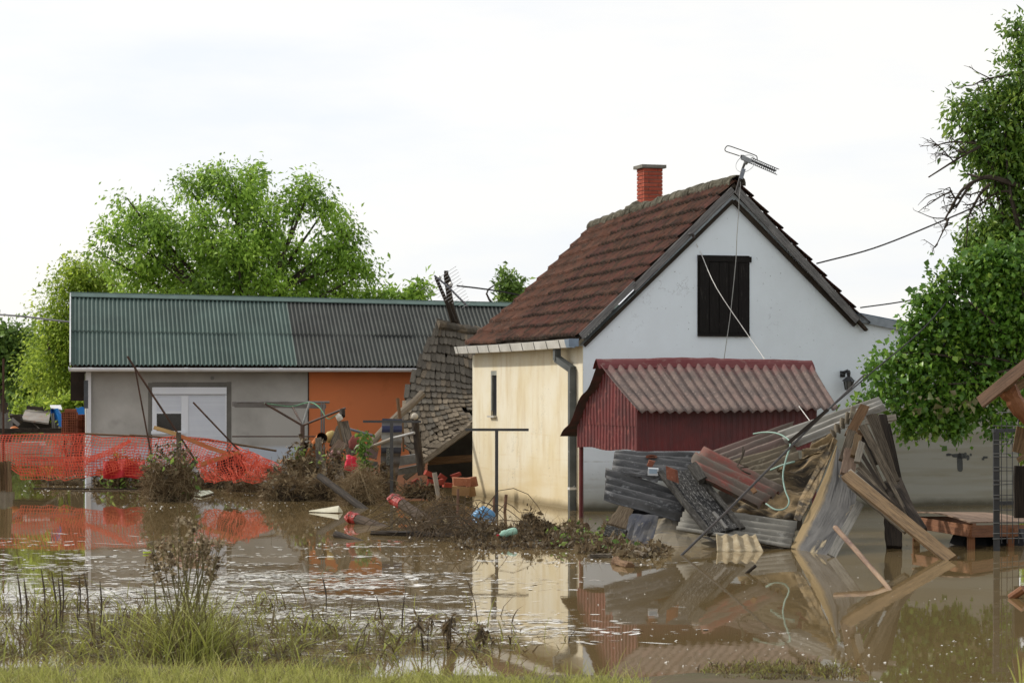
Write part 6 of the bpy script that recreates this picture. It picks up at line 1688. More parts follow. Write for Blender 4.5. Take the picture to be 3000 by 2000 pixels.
MB().tube([lk(895, 950), lk(893, 985)], [.07, .03], 6).build('base', M_black, lamp)
MB().tube([lk(905, 550), lk(900, 430), lk(860, 380), lk(760, 420)], [.03, .045, .035, .03], 8).tube([lk(850, 375), lk(940, 395)], .022, 6).build('bracket', M_black, lamp)
MB().box(lk(745, 470) + Vector((0, .15, 0)), (.05, 0, 0), (0, .03, 0), (0, 0, .06)).tube([lk(760, 440), lk(745, 470) + Vector((0, .15, 0))], .04, 8).build('wall_plate', M_black, lamp)

# ------------------------------------------------------------------ left background
M_bfence = mat('grey_far_fence', (.20, .19, .18), (.13, .125, .12), rough=.9, rand=.15)
fb = thing('plank_fence', 'weathered grey plank fence far at the left edge', 'fence', P(20, 1260, 78))
for k in range(13):
    x = -60 + k * 8.2
    MB().beam(P(x, 1262, 78), P(x, 1210 + rnd.uniform(-3, 3), 78), .085, .03, up=(0, -1, 0)).build('plank', M_bfence, fb)
MB().tube([P(38, 1262, 77.6), P(38, 1200, 77.6)], .06, 6).build('post', M_bfence, fb)
shd = thing('ruined_shed', 'low ruined shed with tilted grey roof behind the brick stack', 'shed', P(105, 1258, 72))
MB().grid(lambda u, v: P(lerp(lerp(78, 62, v), lerp(150, 142, v), u), lerp(1197, lerp(1232, 1243, u), v), lerp(73, 71.5, v)), 6, 6, th=.05).build('roof', mat('pale_far_roof', (.33, .30, .27), (.22, .2, .18), (.34, .16, .1), scale=2, rough=.9), shd)
MB().box(P(105, 1240, 73.4), (.62, 0, 0), (0, .4, 0), (0, 0, .28)).build('wall', mat('sooty_wall', (.03, .026, .02)), shd)
MB().beam(P(78, 1193, 72.5), P(150, 1200, 72.5), .10, .06).build('ridge_board', M_wood_dark, shd)
MB().prism([P(24, 1216, 71), P(58, 1215, 71), P(62, 1232, 71), P(52, 1246, 71)], (0, .3, 0)).build('fallen_panel', M_wood_dark, shd)
MB().beam(P(34, 1226, 70.8), P(56, 1245, 70.8), .10, .05).build('batten', M_bfence, shd)
tp = thing('blue_tarpaulin', 'bright blue tarpaulin tent beside the brick stack', 'tarpaulin', P(165, 1250, 66))
M_tarp = mat('blue_tarp', (.03, .22, .62), (.02, .16, .5), rough=.4, bump=.3, bdist=.02)
MB().grid(lambda u, v: P(lerp(148, lerp(170, 184, v), u) + 3 * v, lerp(1196, lerp(1233, 1228, u), v), 66 + .2 * math.sin(u * 6)), 6, 5, th=.01).build('sheet', M_tarp, tp)
MB().grid(lambda u, v: P(lerp(168, 186, u) + 4 * v, lerp(1210, 1248, v) + 4 * u, 65.8), 4, 4, th=.01).build('sheet', M_tarp, tp)
MB().grid(lambda u, v: P(lerp(146, 178, u) + lerp(0, 4, v), lerp(1188, 1196, v) + 5 * u * v, lerp(67, 65.9, v)), 3, 2, th=.02).build('white_top', M_white, tp)
for x in (152, 157, 175): MB().tube([P(x, 1210, 65.9), P(x + 3, 1264, 65.9)], .025, 5).build('pole', M_wire, tp)
tp2 = solo(MB().grid(lambda u, v: P(lerp(222, 248, u), lerp(1193, 1216, v) + 2 * math.sin(u * 7), 67), 6, 3, th=.02), 'blue_sheet', M_tarp, 'piece of blue sheet lying on the hollow brick stack by the grey wall', 'tarpaulin')
bs_ = thing('brick_stack', 'stack of red hollow clay blocks beside the grey house corner', 'brick stack', P(215, 1270, 62.5))
M_hol = mat('hollow_block_red', (.26, .085, .045), (.19, .06, .035), rough=.85, rand=.18)
k_ = 62.5 / FPX
def hollow(px, py, Y, w_, h_):
    c = P(px, py, Y)
    b = MB()
    for i in range(4): b.box(c + Vector((0, 0, h_ * (-.5 + i / 3))), (w_ / 2, 0, 0), (0, .12, 0), (0, 0, .010))
    for i in range(5): b.box(c + Vector((w_ * (-.5 + i / 4), 0, 0)), (.010, 0, 0), (0, .119, 0), (0, 0, h_ / 2 - .011))
    b.box(c + Vector((0, .13, 0)), (w_ / 2, 0, 0), (0, .01, 0), (0, 0, h_ / 2))
    return b.build('hollow_block', M_hol, bs_)
for r in range(3):
    for c in range(2): hollow(194 + c * 21, 1216 + r * 21.5 + 2, 62.4, .185, .18)
    for c in range(2): hollow(236 + c * 18, 1224 + r * 19, 62.9, .16, .165)
for z in range(2): MB().box(P(207, 1200 + z * 5, 62.4), (.14, 0, 0), (0, .12, 0), (0, 0, .022)).build('solid_brick', M_hol, bs_)
solo(MB().box(P(14, 1395, 50.5), (.0, 0, 0), (0, 0, 0), (0, 0, 0)).beam(P(4, 1352, 50.5), P(8, 1436, 50.5), .11, .05, up=(0, -1, 0)), 'tan_board', M_wood_tan, 'tan board standing at the far left edge in the water', 'board', 'tan boards at the left edge')
for x0, x1, w_, lab in ((-12, -8, .16, 'tan board cut by the left picture edge'), (14, 21, .05, 'narrow brown batten between the tan boards'), (25, 30, .08, 'right tan board of the group at the left edge')):
    solo(MB().beam(P(x0, 1350, 50.4), P(x1, 1440, 50.4), w_, .05, up=(0, -1, 0)), 'tan_board', M_wood_tan if w_ > .06 else M_wood_brown, lab, 'board', 'tan boards at the left edge')
solo(MB().beam(P(-80, 1262, 60), P(190, 1260, 64), .22, .12, up=(0, 0, 1), rag=.2, n=12), 'mud_bank_log', M_wood_dark, 'long dark log lying behind the net at the left', 'log')
for i, (x, y, w_, h_, c_, lab) in enumerate(((52, 1312, .5, .13, (.42, .30, .24), 'wide pale pink board behind the left part of the net'), (120, 1318, .42, .10, (.46, .36, .30), 'pale slab behind the net right of the pink board'), (100, 1300, .25, .06, (.50, .44, .40), 'small whitish board behind the net'), (150, 1345, .55, .05, (.36, .22, .18), 'dull red board lying low behind the net'))):
    solo(MB().box(P(x, y, 56.5 + .2 * i), (w_, .1, .0), (0, .05, 0), (-.02, 0, h_)), 'pale_board', mat('pale_board_%s' % ('pink', 'cream', 'white', 'red')[i], c_, rough=.8, bump=.2), lab, 'board', 'boards behind the orange net')
blob('orange_bucket', 42, 1258, 70, .14, .12, .1, mat('orange_pvc', (.52, .17, .045)), 'small orange bucket far behind the net', 'bucket', .05, 8)

# ------------------------------------------------------------------ trees
def limbs(t, base, tops, r0, mb, trunk_top=None):
    base = Vector(base)
    for i, q in enumerate(tops):
        q = Vector(q)
        st_ = trunk_top if trunk_top is not None else base
        mid = st_.lerp(q, .5) + Vector((rnd.gauss(0, .25), rnd.gauss(0, .25), rnd.uniform(.0, .35)))
        pts = curve_pts([st_, mid, q], 8)
        ra = r0 * rnd.uniform(.35, .6)
        mb.tube(pts, [lerp(ra, ra * .22, k / 8) for k in range(9)], 7, wob=.08)
def tree(name, label, trunk_px, base_py, Y, blobs, n_clu, per, leaf, wid, spread, m_, r0=.2, group=None, droop=.25, zb=0.0, fork=None, tint=None, lump=1.0, twigs=.5):
    k = Y / FPX
    base = Vector(((trunk_px - CXP) * k, Y, zb))
    t = thing(name, label, 'tree', base, group)
    cen, wts = [], []
    for (x, y, rx, ry, *d) in blobs:
        dy = d[0] if d else 0.0
        kk = (Y + dy) / FPX
        cen.append((P(x, y, Y + dy), rx * kk * lump, ry * kk * lump)); wts.append((rx * ry) ** .85)
    fk = P(fork[0], fork[1], Y) if fork else base.lerp(Vector(cen[0][0]), .35)
    mb = MB()
    mb.tube(curve_pts([base - Vector((0, 0, .6)), base.lerp(fk, .5) + Vector((.06, .05, 0)), fk], 6), [r0 * 1.2, r0 * 1.05, r0, r0 * .95, r0 * .9, r0 * .82, r0 * .72], 10, wob=.08)
    limbs(t, base, [c[0] for c in cen], r0, mb, fk)
    wts = np.array(wts, float); wts /= wts.sum()
    cnt = NR.multinomial(n_clu, wts)
    allC, allT, allD = [], [], []
    for (c, rx, rz), n in zip(cen, cnt):
        if n == 0: continue
        p = NR.normal(size=(n, 3)); p /= np.linalg.norm(p, axis=1)[:, None]
        rad = NR.uniform(0, 1, n) ** .42 * NR.uniform(.85, 1.12, n)
        off = p * rad[:, None]
        pts = off * np.array([rx, (rx + rz) * .5, rz]) + np.array(c)
        for q in pts[:int(n * twigs)]:
            a_ = Vector(c).lerp(Vector([float(v) for v in q]), rnd.uniform(.05, .35)); b_ = Vector([float(v) for v in q])
            mb.tube([a_, a_.lerp(b_, .55) + Vector((rnd.gauss(0, .06), 0, .06)), b_], [.022, .013, .006], 4, cap=False)
        tc = np.clip(NR.normal(.45, .27, n), 0, 1)
        L = np.repeat(pts, per, 0) + NR.normal(size=(n * per, 3)) * spread
        allC.append(L); allT.append(np.clip(np.repeat(tc, per) + NR.normal(0, .16, n * per), 0, 1))
        o3 = np.repeat(off / (np.linalg.norm(off, axis=1)[:, None] + 1e-6), per, 0)
        allD.append(o3)
    C = np.concatenate(allC); T_ = np.concatenate(allT); D_ = np.concatenate(allD)
    mb.build('trunk', M_bark, t)
    np_obj('crown', *leaf_geo(C, leaf, wid, tint=T_, droop=droop, dirs=D_ * .7), m_, t)
    return t
M_walnut = leafmat('walnut_leaves', [(0.090, 0.175, 0.022), (0.168, 0.310, 0.032), (0.257, 0.431, 0.051), (0.356, 0.554, 0.069)], trans=.36)
M_yellowgreen = leafmat('yellow_green_leaves', [(0.105, 0.181, 0.015), (0.174, 0.276, 0.021), (0.254, 0.372, 0.028), (0.336, 0.444, 0.041)], trans=.5)
M_darkgreen = leafmat('dark_green_leaves', [(0.061, 0.120, 0.022), (0.101, 0.189, 0.034), (0.151, 0.259, 0.046), (0.222, 0.337, 0.064)], trans=.4)
M_near = leafmat('near_green_leaves', [(0.049, 0.114, 0.014), (0.091, 0.188, 0.021), (0.156, 0.271, 0.035), (0.255, 0.368, 0.052)], trans=.32, rough=.42, spec=.5)
M_apricot = leafmat('apricot_leaves', [(0.046, 0.118, 0.013), (0.083, 0.197, 0.021), (0.138, 0.284, 0.030), (0.241, 0.378, 0.050)], trans=.30, rough=.4, spec=.5)
tree('walnut_tree', 'big rounded walnut tree in full leaf behind the grey house', 700, 1300, 70,
     [(700, 790, 110, 90), (520, 800, 110, 80, 1), (890, 810, 110, 80, 1), (600, 660, 90, 62, -1), (780, 660, 95, 62, -1), (690, 730, 80, 55, -1.5), (610, 740, 70, 50, .5), (800, 740, 80, 50, .5), (450, 750, 70, 50), (700, 600, 70, 40), (640, 830, 80, 50, -1), (780, 830, 80, 50, -1), (690, 545, 95, 50, -.5), (735, 510, 32, 22), (470, 690, 110, 75), (415, 640, 70, 40, .5), (372, 580, 34, 22), (330, 690, 46, 34), (960, 740, 85, 65), (1000, 690, 60, 45), (905, 560, 46, 40), (955, 610, 50, 36), (870, 610, 60, 50), (1035, 770, 55, 40), (1070, 800, 40, 22), (300, 745, 34, 24), (400, 800, 95, 70, .5), (1010, 850, 80, 50, .5), (640, 880, 230, 60), (850, 890, 180, 50), (560, 560, 60, 36), (640, 520, 60, 34)],
     640, 62, .135, .06, .22, M_walnut, r0=.20, fork=(705, 1000), droop=.45, lump=.9)
tree('low_branch_tree', 'low leafy branch tips showing above the right part of the grey roof', 1150, 1300, 71,
     [(1110, 872, 42, 24), (1170, 878, 40, 20), (1230, 842, 26, 16), (1205, 862, 30, 14), (1080, 885, 30, 14)], 70, 16, .20, .085, .17, M_walnut, r0=.12, fork=(1150, 980), droop=.4)
tree('poplar_tree', 'small pale poplar top between the two roofs', 1490, 1300, 75,
     [(1490, 850, 20, 34), (1482, 818, 11, 22), (1515, 842, 16, 24), (1500, 880, 30, 26)], 110, 16, .14, .08, .15, M_darkgreen, r0=.1, fork=(1492, 940), droop=.1)
tree('willow_tree', 'bright yellow green tree beside the left end of the grey roof', 220, 1300, 76,
     [(215, 850, 62, 60), (270, 835, 60, 50), (190, 940, 55, 80), (230, 800, 34, 26), (175, 1040, 60, 80), (130, 1080, 55, 60, 1), (150, 970, 40, 50), (240, 1010, 60, 110), (205, 1130, 60, 60), (120, 920, 20, 22), (300, 830, 50, 40)],
     400, 58, .12, .052, .28, M_yellowgreen, r0=.22, fork=(220, 1100), droop=.5)
tree('dark_tree', 'dark green tree at the left picture edge', 15, 1300, 88,
     [(5, 1010, 50, 50), (20, 1075, 55, 50), (-30, 1040, 60, 70), (60, 990, 26, 26), (-10, 985, 24, 20), (60, 1010, 24, 20)], 300, 16, .22, .10, .28, M_darkgreen, r0=.2, fork=(10, 1180), droop=.3)
tree('pale_tree', 'pale green bushy tree far behind the ruined shed', 100, 1280, 98,
     [(90, 1080, 60, 60), (120, 1130, 70, 60), (60, 1130, 60, 60), (170, 1140, 60, 50), (40, 1160, 60, 40), (110, 1170, 90, 40)], 520, 15, .26, .12, .34, M_yellowgreen, r0=.2, fork=(100, 1200), droop=.2)
tree('grey_green_tree', 'dusky green tree far at the back left of the willow', 60, 1280, 118,
     [(30, 1100, 90, 70), (120, 1060, 70, 60), (-40, 1120, 90, 90), (200, 1120, 70, 60), (70, 1180, 140, 50)], 480, 15, .32, .15, .42, M_darkgreen, r0=.25, fork=(60, 1200), droop=.2)
tree('bush', 'rounded yellow green bush beside the brick stack', 190, 1262, 69,
     [(185, 1192, 26, 20), (232, 1180, 40, 14), (250, 1178, 20, 12), (120, 1195, 30, 18, 4), (62, 1200, 20, 18, 6)], 150, 14, .13, .07, .13, M_yellowgreen, r0=.05, droop=.1)
for i, (x, y, r_, lab) in enumerate(((-60, 1190, 110, 'hazy hedge mass behind the plank fence'), (3040, 1180, 60, 'green hedge beyond the right end of the white wall'))):
    tree('hedge', lab, x, 1290, 92 if i == 0 else 66, [(x, y, r_, 60), (x + 20, y + 50, r_, 40), (x - 20, y + 70, r_, 40), (x + 30, y + 110, r_, 50)], 420, 14, .22, .11, .3, M_yellowgreen if i else M_darkgreen, r0=.06, droop=.1)
wc = []
for q in range(46):
    ang = math.radians(rnd.uniform(-75, 75)); dist = rnd.uniform(150, 210)
    cx_, cy_ = math.sin(ang) * dist, math.cos(ang) * dist
    rr_ = rnd.uniform(5, 10); hh_ = rnd.uniform(1.5, 3.2)
    v_ = NR.normal(size=(420, 3)); v_ /= np.linalg.norm(v_, axis=1)[:, None]
    wc.append(v_ * np.array([rr_, rr_ * .5, hh_]) * NR.uniform(.6, 1.05, (420, 1)) + np.array([cx_, cy_, .6 + hh_ * .8]))
fw = np_obj('far_wood', *leaf_geo(np.concatenate(wc), .9, .5, droop=.1), M_darkgreen, loc=(0, 170, 0))
tag(fw, kind='stuff'); fw['label'] = 'low dark wood along the horizon'
# right side: tall walnut behind, apricot with round leaves in front
tree('tall_walnut_tree', 'tall walnut tree rising out of the right picture edge with a dead bare branch', 3080, 1480, 43,
     [(2960, 390, 60, 70), (3010, 250, 60, 110), (3030, 120, 45, 60), (2975, 90, 22, 16), (2985, 180, 30, 34), (2830, 310, 34, 22), (2880, 340, 50, 34), (2800, 355, 26, 16), (2870, 415, 60, 40), (2930, 480, 70, 50), (3020, 480, 80, 90), (2960, 560, 50, 40), (3000, 640, 60, 60), (2900, 440, 60, 40), (2940, 300, 46, 34), (3060, 350, 80, 120), (2885, 680, 60, 44), (2850, 700, 34, 30), (2925, 720, 70, 55), (2990, 770, 70, 70), (2960, 640, 30, 26), (2940, 690, 60, 60), (2975, 720, 60, 60), (2895, 745, 60, 40), (2915, 275, 24, 14), (3100, 600, 90, 150)],
     680, 36, .11, .05, .165, M_near, r0=.14, fork=(3060, 900), droop=.5)
apr = tree('apricot_tree', 'broad leafy apricot tree with round leaves hanging before the right end of the white wall', 3090, 1560, 41.5,
     [(2900, 780, 60, 40), (2960, 760, 60, 50), (2900, 880, 80, 70), (2980, 860, 80, 80), (2790, 800, 30, 18), (2745, 815, 20, 16), (2760, 860, 44, 26), (2720, 900, 40, 26), (2790, 950, 80, 50), (2690, 960, 40, 24), (2890, 980, 90, 70), (2980, 1000, 80, 80), (2760, 1030, 70, 44), (2660, 1000, 26, 14), (2700, 1070, 70, 40), (2630, 1070, 40, 26), (2590, 1050, 26, 12), (2565, 1035, 16, 12), (2565, 1078, 15, 10), (2640, 1130, 60, 36), (2570, 1170, 40, 14), (2520, 1180, 22, 12), (2500, 1182, 14, 10), (2740, 1150, 90, 46), (2850, 1110, 80, 60), (2700, 1215, 70, 30), (2780, 1220, 46, 34), (2675, 1255, 22, 20), (2755, 1245, 20, 18), (2800, 1235, 26, 16), (2950, 1120, 70, 60), (2850, 1180, 34, 24), (2930, 1230, 26, 36), (2985, 1230, 14, 26), (3060, 950, 80, 160), (2870, 800, 50, 40), (2940, 800, 70, 50)],
     860, 29, .095, .074, .125, M_apricot, r0=.075, fork=(3070, 1120), droop=.55)
ptl = []
for (x, y) in ((2860, 1170), (2790, 1180), (2700, 1150), (2820, 1195), (2770, 1200), (2680, 1195), (2735, 1205)):
    for _ in range(5): ptl.append(tuple(P(x + rnd.gauss(0, 14), y + rnd.gauss(0, 10), 40.9 + rnd.gauss(0, .15))))
np_obj('faded_leaves', *leaf_geo(np.array(ptl), .13, .10, droop=.5), leafmat('faded_leaves', [(.09, .12, .04), (.17, .17, .075), (.24, .21, .12)], trans=.3), apr)
# dead branch of the walnut
wal = bpy.data.objects['tall_walnut_tree']
db = MB(); db2 = MB()
def branch(p0, p1, r, depth, sag):
    pts = curve_pts([p0, p0.lerp(p1, .5) + Vector((rnd.gauss(0, .05), rnd.gauss(0, .1), sag)), p1], 6)
    db.tube(pts, [lerp(r, r * .45, k / 6) for k in range(7)], 5, cap=False, wob=.05)
    if depth == 0: return
    for k in range(2 + (depth > 1) * 2):
        q = pts[rnd.randint(2, 6)]
        L = (p1 - p0).length * rnd.uniform(.25, .5)
        an = rnd.uniform(math.pi * .65, math.pi * 1.65)
        branch(q, q + Vector((math.cos(an) * L * .9, rnd.gauss(0, .12), math.sin(an) * L)), r * .5, depth - 1, rnd.uniform(-.05, .08) * L)
B_ = lambda x, y, dy=0: P(x, y, 42.6 + dy)
for a_, b_, r, dp_, sg in (((2985, 545), (2850, 535), .06, 1, .12), ((2850, 535), (2770, 640), .04, 3, .16), ((2850, 535), (2800, 610), .035, 2, .05), ((2900, 540), (2835, 640), .035, 3, .1), ((2960, 560), (2870, 600), .03, 2, .1), ((2860, 420), (2730, 430), .022, 2, .06), ((2870, 430), (2720, 520), .03, 3, .06), ((2800, 480), (2725, 405), .015, 2, 0), ((2790, 560), (2720, 600), .02, 2, .03), ((2780, 640), (2740, 725), .018, 2, .0), ((2835, 640), (2830, 735), .015, 1, .0), ((2760, 560), (2700, 590), .013, 1, .0), ((2960, 220), (2850, 250), .022, 2, .04), ((2900, 230), (2840, 195), .012, 1, .02), ((2770, 640), (2690, 620), .012, 1, -.05)):
    if a_[1] < 300:
        db, db2 = db2, db; branch(B_(*a_), B_(*b_), r, dp_, sg); db, db2 = db2, db
    else: branch(B_(*a_), B_(*b_), r, dp_, sg)
db.build('dead_branch', M_bark, wal); db2.build('dead_branch', M_bark, wal)

# ------------------------------------------------------------------ flooded grass, bank grass, scum and glint flakes
def zs(x, y): return np.array([max(-.02, ground_z(a, b)) for a, b in zip(x, y)])
def field(px0, px1, y0, y1, n, dens=None):
    xs_ = NR.uniform(px0, px1, n * 3); ys_ = NR.uniform(y0, y1, n * 3)
    if dens is not None:
        keep = NR.uniform(0, 1, n * 3) < np.array([dens(a, b) for a, b in zip(xs_, ys_)])
        xs_, ys_ = xs_[keep], ys_[keep]
    xs_, ys_ = xs_[:n], ys_[:n]
    Y = FPX * CAMH / (ys_ - HYP)
    return np.stack([(xs_ - CXP) / FPX * Y, Y, np.full(len(xs_), 0.0)], 1)
M_grass = leafmat('flooded_grass', [(.03, .02, .011), (.11, .08, .036), (.18, .19, .04), (.32, .36, .06), (.60, .58, .27)], trans=.3, rough=.5)
def d_main(x, y):
    a = min(1, max(0, (y - 1745) / 110)) if x > 350 else min(1, max(0, (y - 1730) / 100))
    edge = 1950 - 0.0 * x
    b = 1 if y < 1928 else max(0, 1 - (y - 1928) / 40)
    r = 1 if x < 900 else max(0, 1 - (x - 900) / 820) ** 1.3
    # waterline creeping to the right along y 1880
    if x > 900: r *= math.exp(-((y - (1870 + (x - 900) * .03)) / 45) ** 2) + .15
    q = .22 + 1.3 * noise.noise((x * .011, y * .03, 4)) + .8 * noise.noise((x * .04, y * .09, 8))
    return max(0, a * b * r * max(.02, q)) * .9
G1 = field(-120, 1720, 1730, 1985, 9500, d_main)
n = len(G1)
g1 = blades_geo(G1 - np.array([0, 0, .03]), NR.gamma(3, .062, n) + .04, NR.uniform(.008, .019, n), np.full(n, 1.7), np.clip(NR.normal(.52, .27, n), 0, 1), seg=3, curl=.9)
# flattened wet stalks on the surface
G2_ = field(-120, 1650, 1700, 1960, 9000, d_main)
n2 = len(G2_)
g2 = blades_geo(G2_ + np.array([0, 0, .004]), NR.uniform(.05, .28, n2), NR.uniform(.006, .014, n2), np.full(n2, 6.0), np.clip(NR.normal(.3, .2, n2), 0, 1), seg=2, curl=.35)
g2[0][:, 2] = np.clip(g2[0][:, 2], .002, .05)
fg = np_obj('flooded_grass', *join_geo([g1, g2]), M_grass)
tag(fg, kind='stuff')
fg['label'] = 'flooded olive grass standing in the shallow water in the foreground'
def d_bank(x, y):
    line = 1992 + 46 * noise.noise((x * .006, 2, 2)) + (max(0, x - 900)) * .055
    return min(1, max(.15, .65 + 1.1 * noise.noise((x * .012, y * .04, 6)))) if y > line else 0.12 if y > line - 18 else 0
BK = field(-150, 1900, 1930, 2110, 13000, d_bank)
n = len(BK)
BK[:, 2] = zs(BK[:, 0], BK[:, 1])
g3 = blades_geo(BK, NR.gamma(4, .017, n) + .02 + (NR.uniform(0, 1, n) < .14) * NR.uniform(0, .2, n), NR.uniform(.004, .009, n), np.full(n, 1.2), np.clip(NR.normal(.62, .28, n), 0, 1), seg=3, curl=.7)
M_bank = leafmat('bank_grass', [(.10, .075, .035), (.18, .175, .05), (.25, .28, .055), (.37, .39, .09), (.56, .52, .24)], trans=.35, rough=.5)
bg = np_obj('bank_grass', *g3, M_bank)
tag(bg, kind='stuff'); bg['label'] = 'fresh yellow green grass along the near bank'
def d_moss(x, y):
    return max(0, 1 - ((x - 2290) / 270) ** 2 - ((y - 1968) / 34) ** 2) * (.5 + .8 * noise.noise((x * .02, y * .05, 3)))
MS = field(2000, 2600, 1925, 2010, 3600, d_moss); n = len(MS)
MS[:, 2] = np.maximum(zs(MS[:, 0], MS[:, 1]), 0)
g4 = blades_geo(MS, NR.gamma(3, .012, n) + .015, NR.uniform(.006, .011, n), np.full(n, 2.0), np.clip(NR.normal(.42, .2, n), 0, 1), seg=3, curl=.8)
mg = np_obj('drowned_turf', *g4, M_grass)
tag(mg, kind='stuff'); mg['label'] = 'olive drowned turf breaking the water at the lower right'
# tall cocksfoot clump
cb = W(540, 1928)
ck = thing('cocksfoot_clump', 'tall clump of cocksfoot grass with brown seed heads in the left foreground', 'grass clump', cb)
n = 1150
B0 = np.stack([NR.normal(cb.x, .17, n), NR.normal(cb.y, .22, n), np.full(n, -.02)], 1)
g5 = blades_geo(B0, NR.gamma(5, .075, n) + .08, NR.uniform(.006, .013, n), np.full(n, 1.25), np.clip(NR.normal(.68, .30, n), 0, 1), seg=4, curl=.8)
np_obj('leaves', *g5, M_grass, ck)
M_seed = leafmat('seed_heads', [(.10, .075, .045), (.20, .15, .085), (.32, .25, .15), (.46, .39, .26)], trans=.15, rough=.8)
sm = MB(); sd = []
heads = [(515, 1475), (560, 1480), (575, 1500), (590, 1510), (520, 1525), (505, 1540), (455, 1560), (470, 1575), (480, 1545), (600, 1530), (618, 1545), (625, 1570), (650, 1560), (662, 1548), (545, 1555), (530, 1585), (585, 1570), (610, 1600), (450, 1600), (570, 1545), (630, 1600), (500, 1600), (440, 1585), (555, 1610), (655, 1620), (592, 1555), (478, 1610), (640, 1650), (460, 1660)]
for (x, y) in heads:
    b_ = Vector((cb.x + rnd.gauss(0, .12), cb.y + rnd.gauss(0, .12), -.02))
    tp_ = P(x + rnd.gauss(0, 3), y, b_.y + rnd.gauss(0, .12))
    pts = curve_pts([b_, b_.lerp(tp_, .5) + Vector((rnd.gauss(0, .02), 0, .03)), tp_], 8)
    sm.tube(pts, [.006] * 6 + [.005, .004, .003], 4)
    for q in range(rnd.randint(5, 9)):
        t_ = rnd.uniform(.83, 1.0)
        c = pts[int(t_ * 8)] + Vector((rnd.gauss(0, .022), rnd.gauss(0, .02), rnd.gauss(0, .02)))
        for _ in range(9): sd.append(tuple(c + Vector((rnd.gauss(0, .009), rnd.gauss(0, .009), rnd.gauss(0, .011)))))
sm.build('stems', mat('dry_grass_stem', (.19, .17, .075), (.12, .10, .05), rough=.8, bump=0), ck)
np_obj('seed_heads', *leaf_geo(np.array(sd), .034, .02, droop=-.4), M_seed, ck)
# single stalks and withered plants
dk_ = [(60, 1680, 1795), (75, 1690, 1800), (130, 1665, 1760), (165, 1675, 1800), (172, 1690, 1795), (180, 1662, 1790), (228, 1678, 1770), (258, 1672, 1770), (290, 1700, 1800), (955, 1690, 1735)]
for i, (x, y0, y1) in enumerate(dk_):
    A = W(x, y1 + 60)
    mbk = MB()
    tp_ = P(x + rnd.uniform(-14, 4), y0, A.y)
    mbk.tube(curve_pts([A - Vector((0, 0, .03)), A.lerp(tp_, .5) + Vector((.02, 0, 0)), tp_], 6), [.006, .006, .006, .008, .010, .008, .003], 5)
    o = solo(mbk, 'reed_stalk', mat('dark_reed', (.07, .055, .04), (.04, .03, .022), bump=0), 'dark dry reed stalk in the left foreground water, ' + ('first from the left', 'second from the left', 'taller one third from the left', 'fourth from the left', 'fifth from the left', 'sixth from the left', 'seventh from the left', 'eighth from the left', 'last before the tall clump', 'lone one by the orange reflection')[i], 'reed', 'dark reed stalks in the left foreground')
for (x, y0, y1, lab) in ((1240, 1805, 1905, 'withered brown broad leaved plant in the near water'), (1318, 1805, 1900, 'bent withered stalk with hanging leaves in the near water'), (1410, 1830, 1890, 'thin withered stalks right of the bent one')):
    A = W(x, y1)
    t = thing('withered_plant', lab, 'plant', A, 'withered plants in the near water')
    mbk = MB(); cl = []
    for k in range(4):
        tp_ = P(x + rnd.uniform(-26, 26), y0 + rnd.uniform(0, 25), A.y + rnd.uniform(-.15, .15))
        pts = curve_pts([A + Vector((rnd.gauss(0, .03), 0, -.03)), A.lerp(tp_, .7) + Vector((0, 0, .05)), tp_, tp_ + Vector((rnd.uniform(-.05, .05), 0, -.06))], 9)
        mbk.tube(pts, .006, 4)
        for p in pts[4:]:
            for _ in range(2): cl.append(tuple(p + Vector((rnd.gauss(0, .012), rnd.gauss(0, .02), 0))))
    mbk.build('stems', mat('dark_reed', (.07, .055, .04)), t)
    np_obj('leaves', *leaf_geo(np.array(cl), .10, .022, droop=1.6, tint=NR.uniform(.2, .8, len(cl))), M_deadleaf, t)
nb2 = thing('grass_blades', 'few large bright green grass blades at the lower right edge', 'grass', W(2990, 2010))
B0 = np.array([tuple(W(x, 2060)) for x in (2985, 2992, 2975, 3005, 2998, 2965, 3010)])
dd = np.array([[-.55, 0, 0], [-.2, 0, 0], [-1.6, 0, 0], [.1, 0, 0], [-.05, 0, 0], [-1.9, 0, 0], [-.3, 0, 0]], float)
g6 = blades_geo(B0, np.array([.34, .46, .13, .40, .36, .12, .3]), np.full(7, .022), np.full(7, 1.0), np.full(7, .8), seg=5, curl=.5, dirs=dd)
np_obj('blades', *g6, M_bank, nb2)
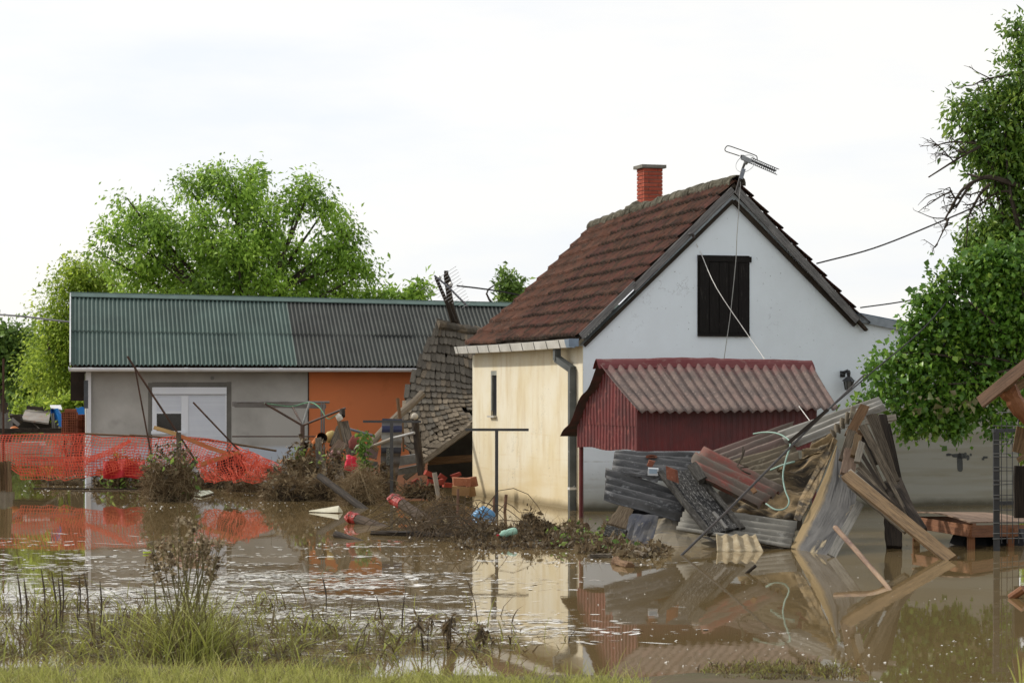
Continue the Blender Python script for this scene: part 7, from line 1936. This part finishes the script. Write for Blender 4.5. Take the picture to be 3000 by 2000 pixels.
# scum flakes, sky glints painted in as pale colour; thick round the flooded grass
def d_scum_glint(x, y):
    c1 = math.exp(-((x - 620) / 520) ** 2 - ((y - 1745) / 85) ** 2) * 1.0
    c3 = math.exp(-((x - 1180) / 330) ** 2 - ((y - 1830) / 40) ** 2) * .75
    c2 = math.exp(-((x - 200) / 330) ** 2 - ((y - 1660) / 70) ** 2) * .35
    q = .15 + 1.5 * noise.noise((x * .0045, y * .05, 14)) + 1.2 * noise.noise((x * .012, y * .14, 5))
    base = max(0, q) * max(c1, c2, c3) * 1.3
    return min(1, base)
def flakes(pts, sx, sy, tilt, tint):
    n = len(pts)
    a = NR.normal(0, .25, n)
    ex = np.stack([np.cos(a), np.sin(a), NR.normal(0, tilt, n)], 1) * (sx * NR.uniform(.4, 1.4, n))[:, None]
    ey = np.stack([-np.sin(a), np.cos(a), NR.normal(0, tilt, n)], 1) * (sy * NR.uniform(.4, 1.4, n))[:, None]
    V = np.empty((n, 6, 3), np.float32)
    for k in range(6):
        an = k / 6 * 2 * math.pi
        V[:, k] = pts + ex * math.cos(an) * NR.uniform(.7, 1.1, n)[:, None] + ey * math.sin(an) * NR.uniform(.7, 1.1, n)[:, None]
    V[:, :, 2] = np.maximum(V[:, :, 2], .0015)
    F = np.arange(n)[:, None] * 6 + np.arange(6)
    return V.reshape(-1, 3), F, np.repeat(tint, 6)
CL = field(-150, 1750, 1560, 1930, 2600, d_scum_glint)
parts_ = []
for c in CL:                                        # clusters drawn out into streaks, like the glints
    m_ = int(NR.gamma(2.0, 9)) + 3
    sx_ = NR.gamma(3, .13) + .06
    q_ = NR.normal(size=(m_, 3)) * np.array([sx_, .05 + .22 * sx_ * NR.uniform(.3, 1), 0]) + c
    parts_.append(q_)
S1 = np.concatenate(parts_); S1[:, 2] = .006
S2 = field(-200, 3200, 1450, 2000, 480); S2[:, 2] = .004
S3 = field(1900, 3100, 1850, 2005, 260); S3[:, 2] = .004
S4 = np.concatenate([field(350, 900, 1440, 1500, 260), field(900, 1500, 1480, 1640, 420), field(60, 300, 1405, 1450, 200), field(1400, 1950, 1600, 1660, 260)]); S4[:, 2] = .005
gs_ = [flakes(S1, NR.gamma(2.0, .026, len(S1)) + .012, NR.gamma(2.0, .006, len(S1)) + .005, .06, np.clip(NR.normal(.66, .27, len(S1)), 0, 1)),
       flakes(S2, np.full(len(S2), .008), np.full(len(S2), .007), .3, NR.uniform(.2, 1, len(S2))),
       flakes(S3, np.full(len(S3), .011), np.full(len(S3), .008), .3, NR.uniform(.2, 1, len(S3))),
       flakes(S4, np.full(len(S4), .020), np.full(len(S4), .014), .25, NR.uniform(.1, 1, len(S4)))]
M_scum_glint = leafmat('scum_glints', [(.12, .095, .06), (.36, .32, .25), (.62, .59, .53), (.80, .79, .75)], trans=0, rough=.25, spec=.6)
so = np_obj('scum_glints', *join_geo(gs_), M_scum_glint)
tag(so, kind='stuff'); so['label'] = 'pale flakes of scum and painted sky glints on the flood water'
# a few named floating bits
solo(MB().beam(W(1340, 1590) + Vector((0, 0, .012)), W(1590, 1592) + Vector((0, 0, .012)), .03, .02, up=(0, 0, 1)), 'floating_reed', mat('pale_reed', (.5, .47, .4), rough=.4, bump=0), 'long thin pale reed floating below the green bottle', 'reed')
solo(MB().tube([W(490, 1638) + Vector((0, 0, .03)), W(545, 1646) + Vector((0, 0, .04)), W(600, 1640) + Vector((0, 0, .05))], [.02, .05, .06], 9, wob=.12), 'floating_can', mat('rusty_float', (.32, .18, .12), (.2, .11, .08), (.5, .42, .34), scale=4, rough=.6), 'rusty pinkish can floating behind the tall grass clump', 'can')
solo(MB().beam(W(421, 1622) + Vector((0, 0, .02)), W(442, 1621) + Vector((0, 0, .02)), .05, .02, up=(0, 0, 1)), 'floating_leaf', leafmat('lime_leaf', [(.40, .52, .03), (.45, .55, .05)], trans=.2), 'single lime green leaf floating left of the tall grass clump', 'leaf')
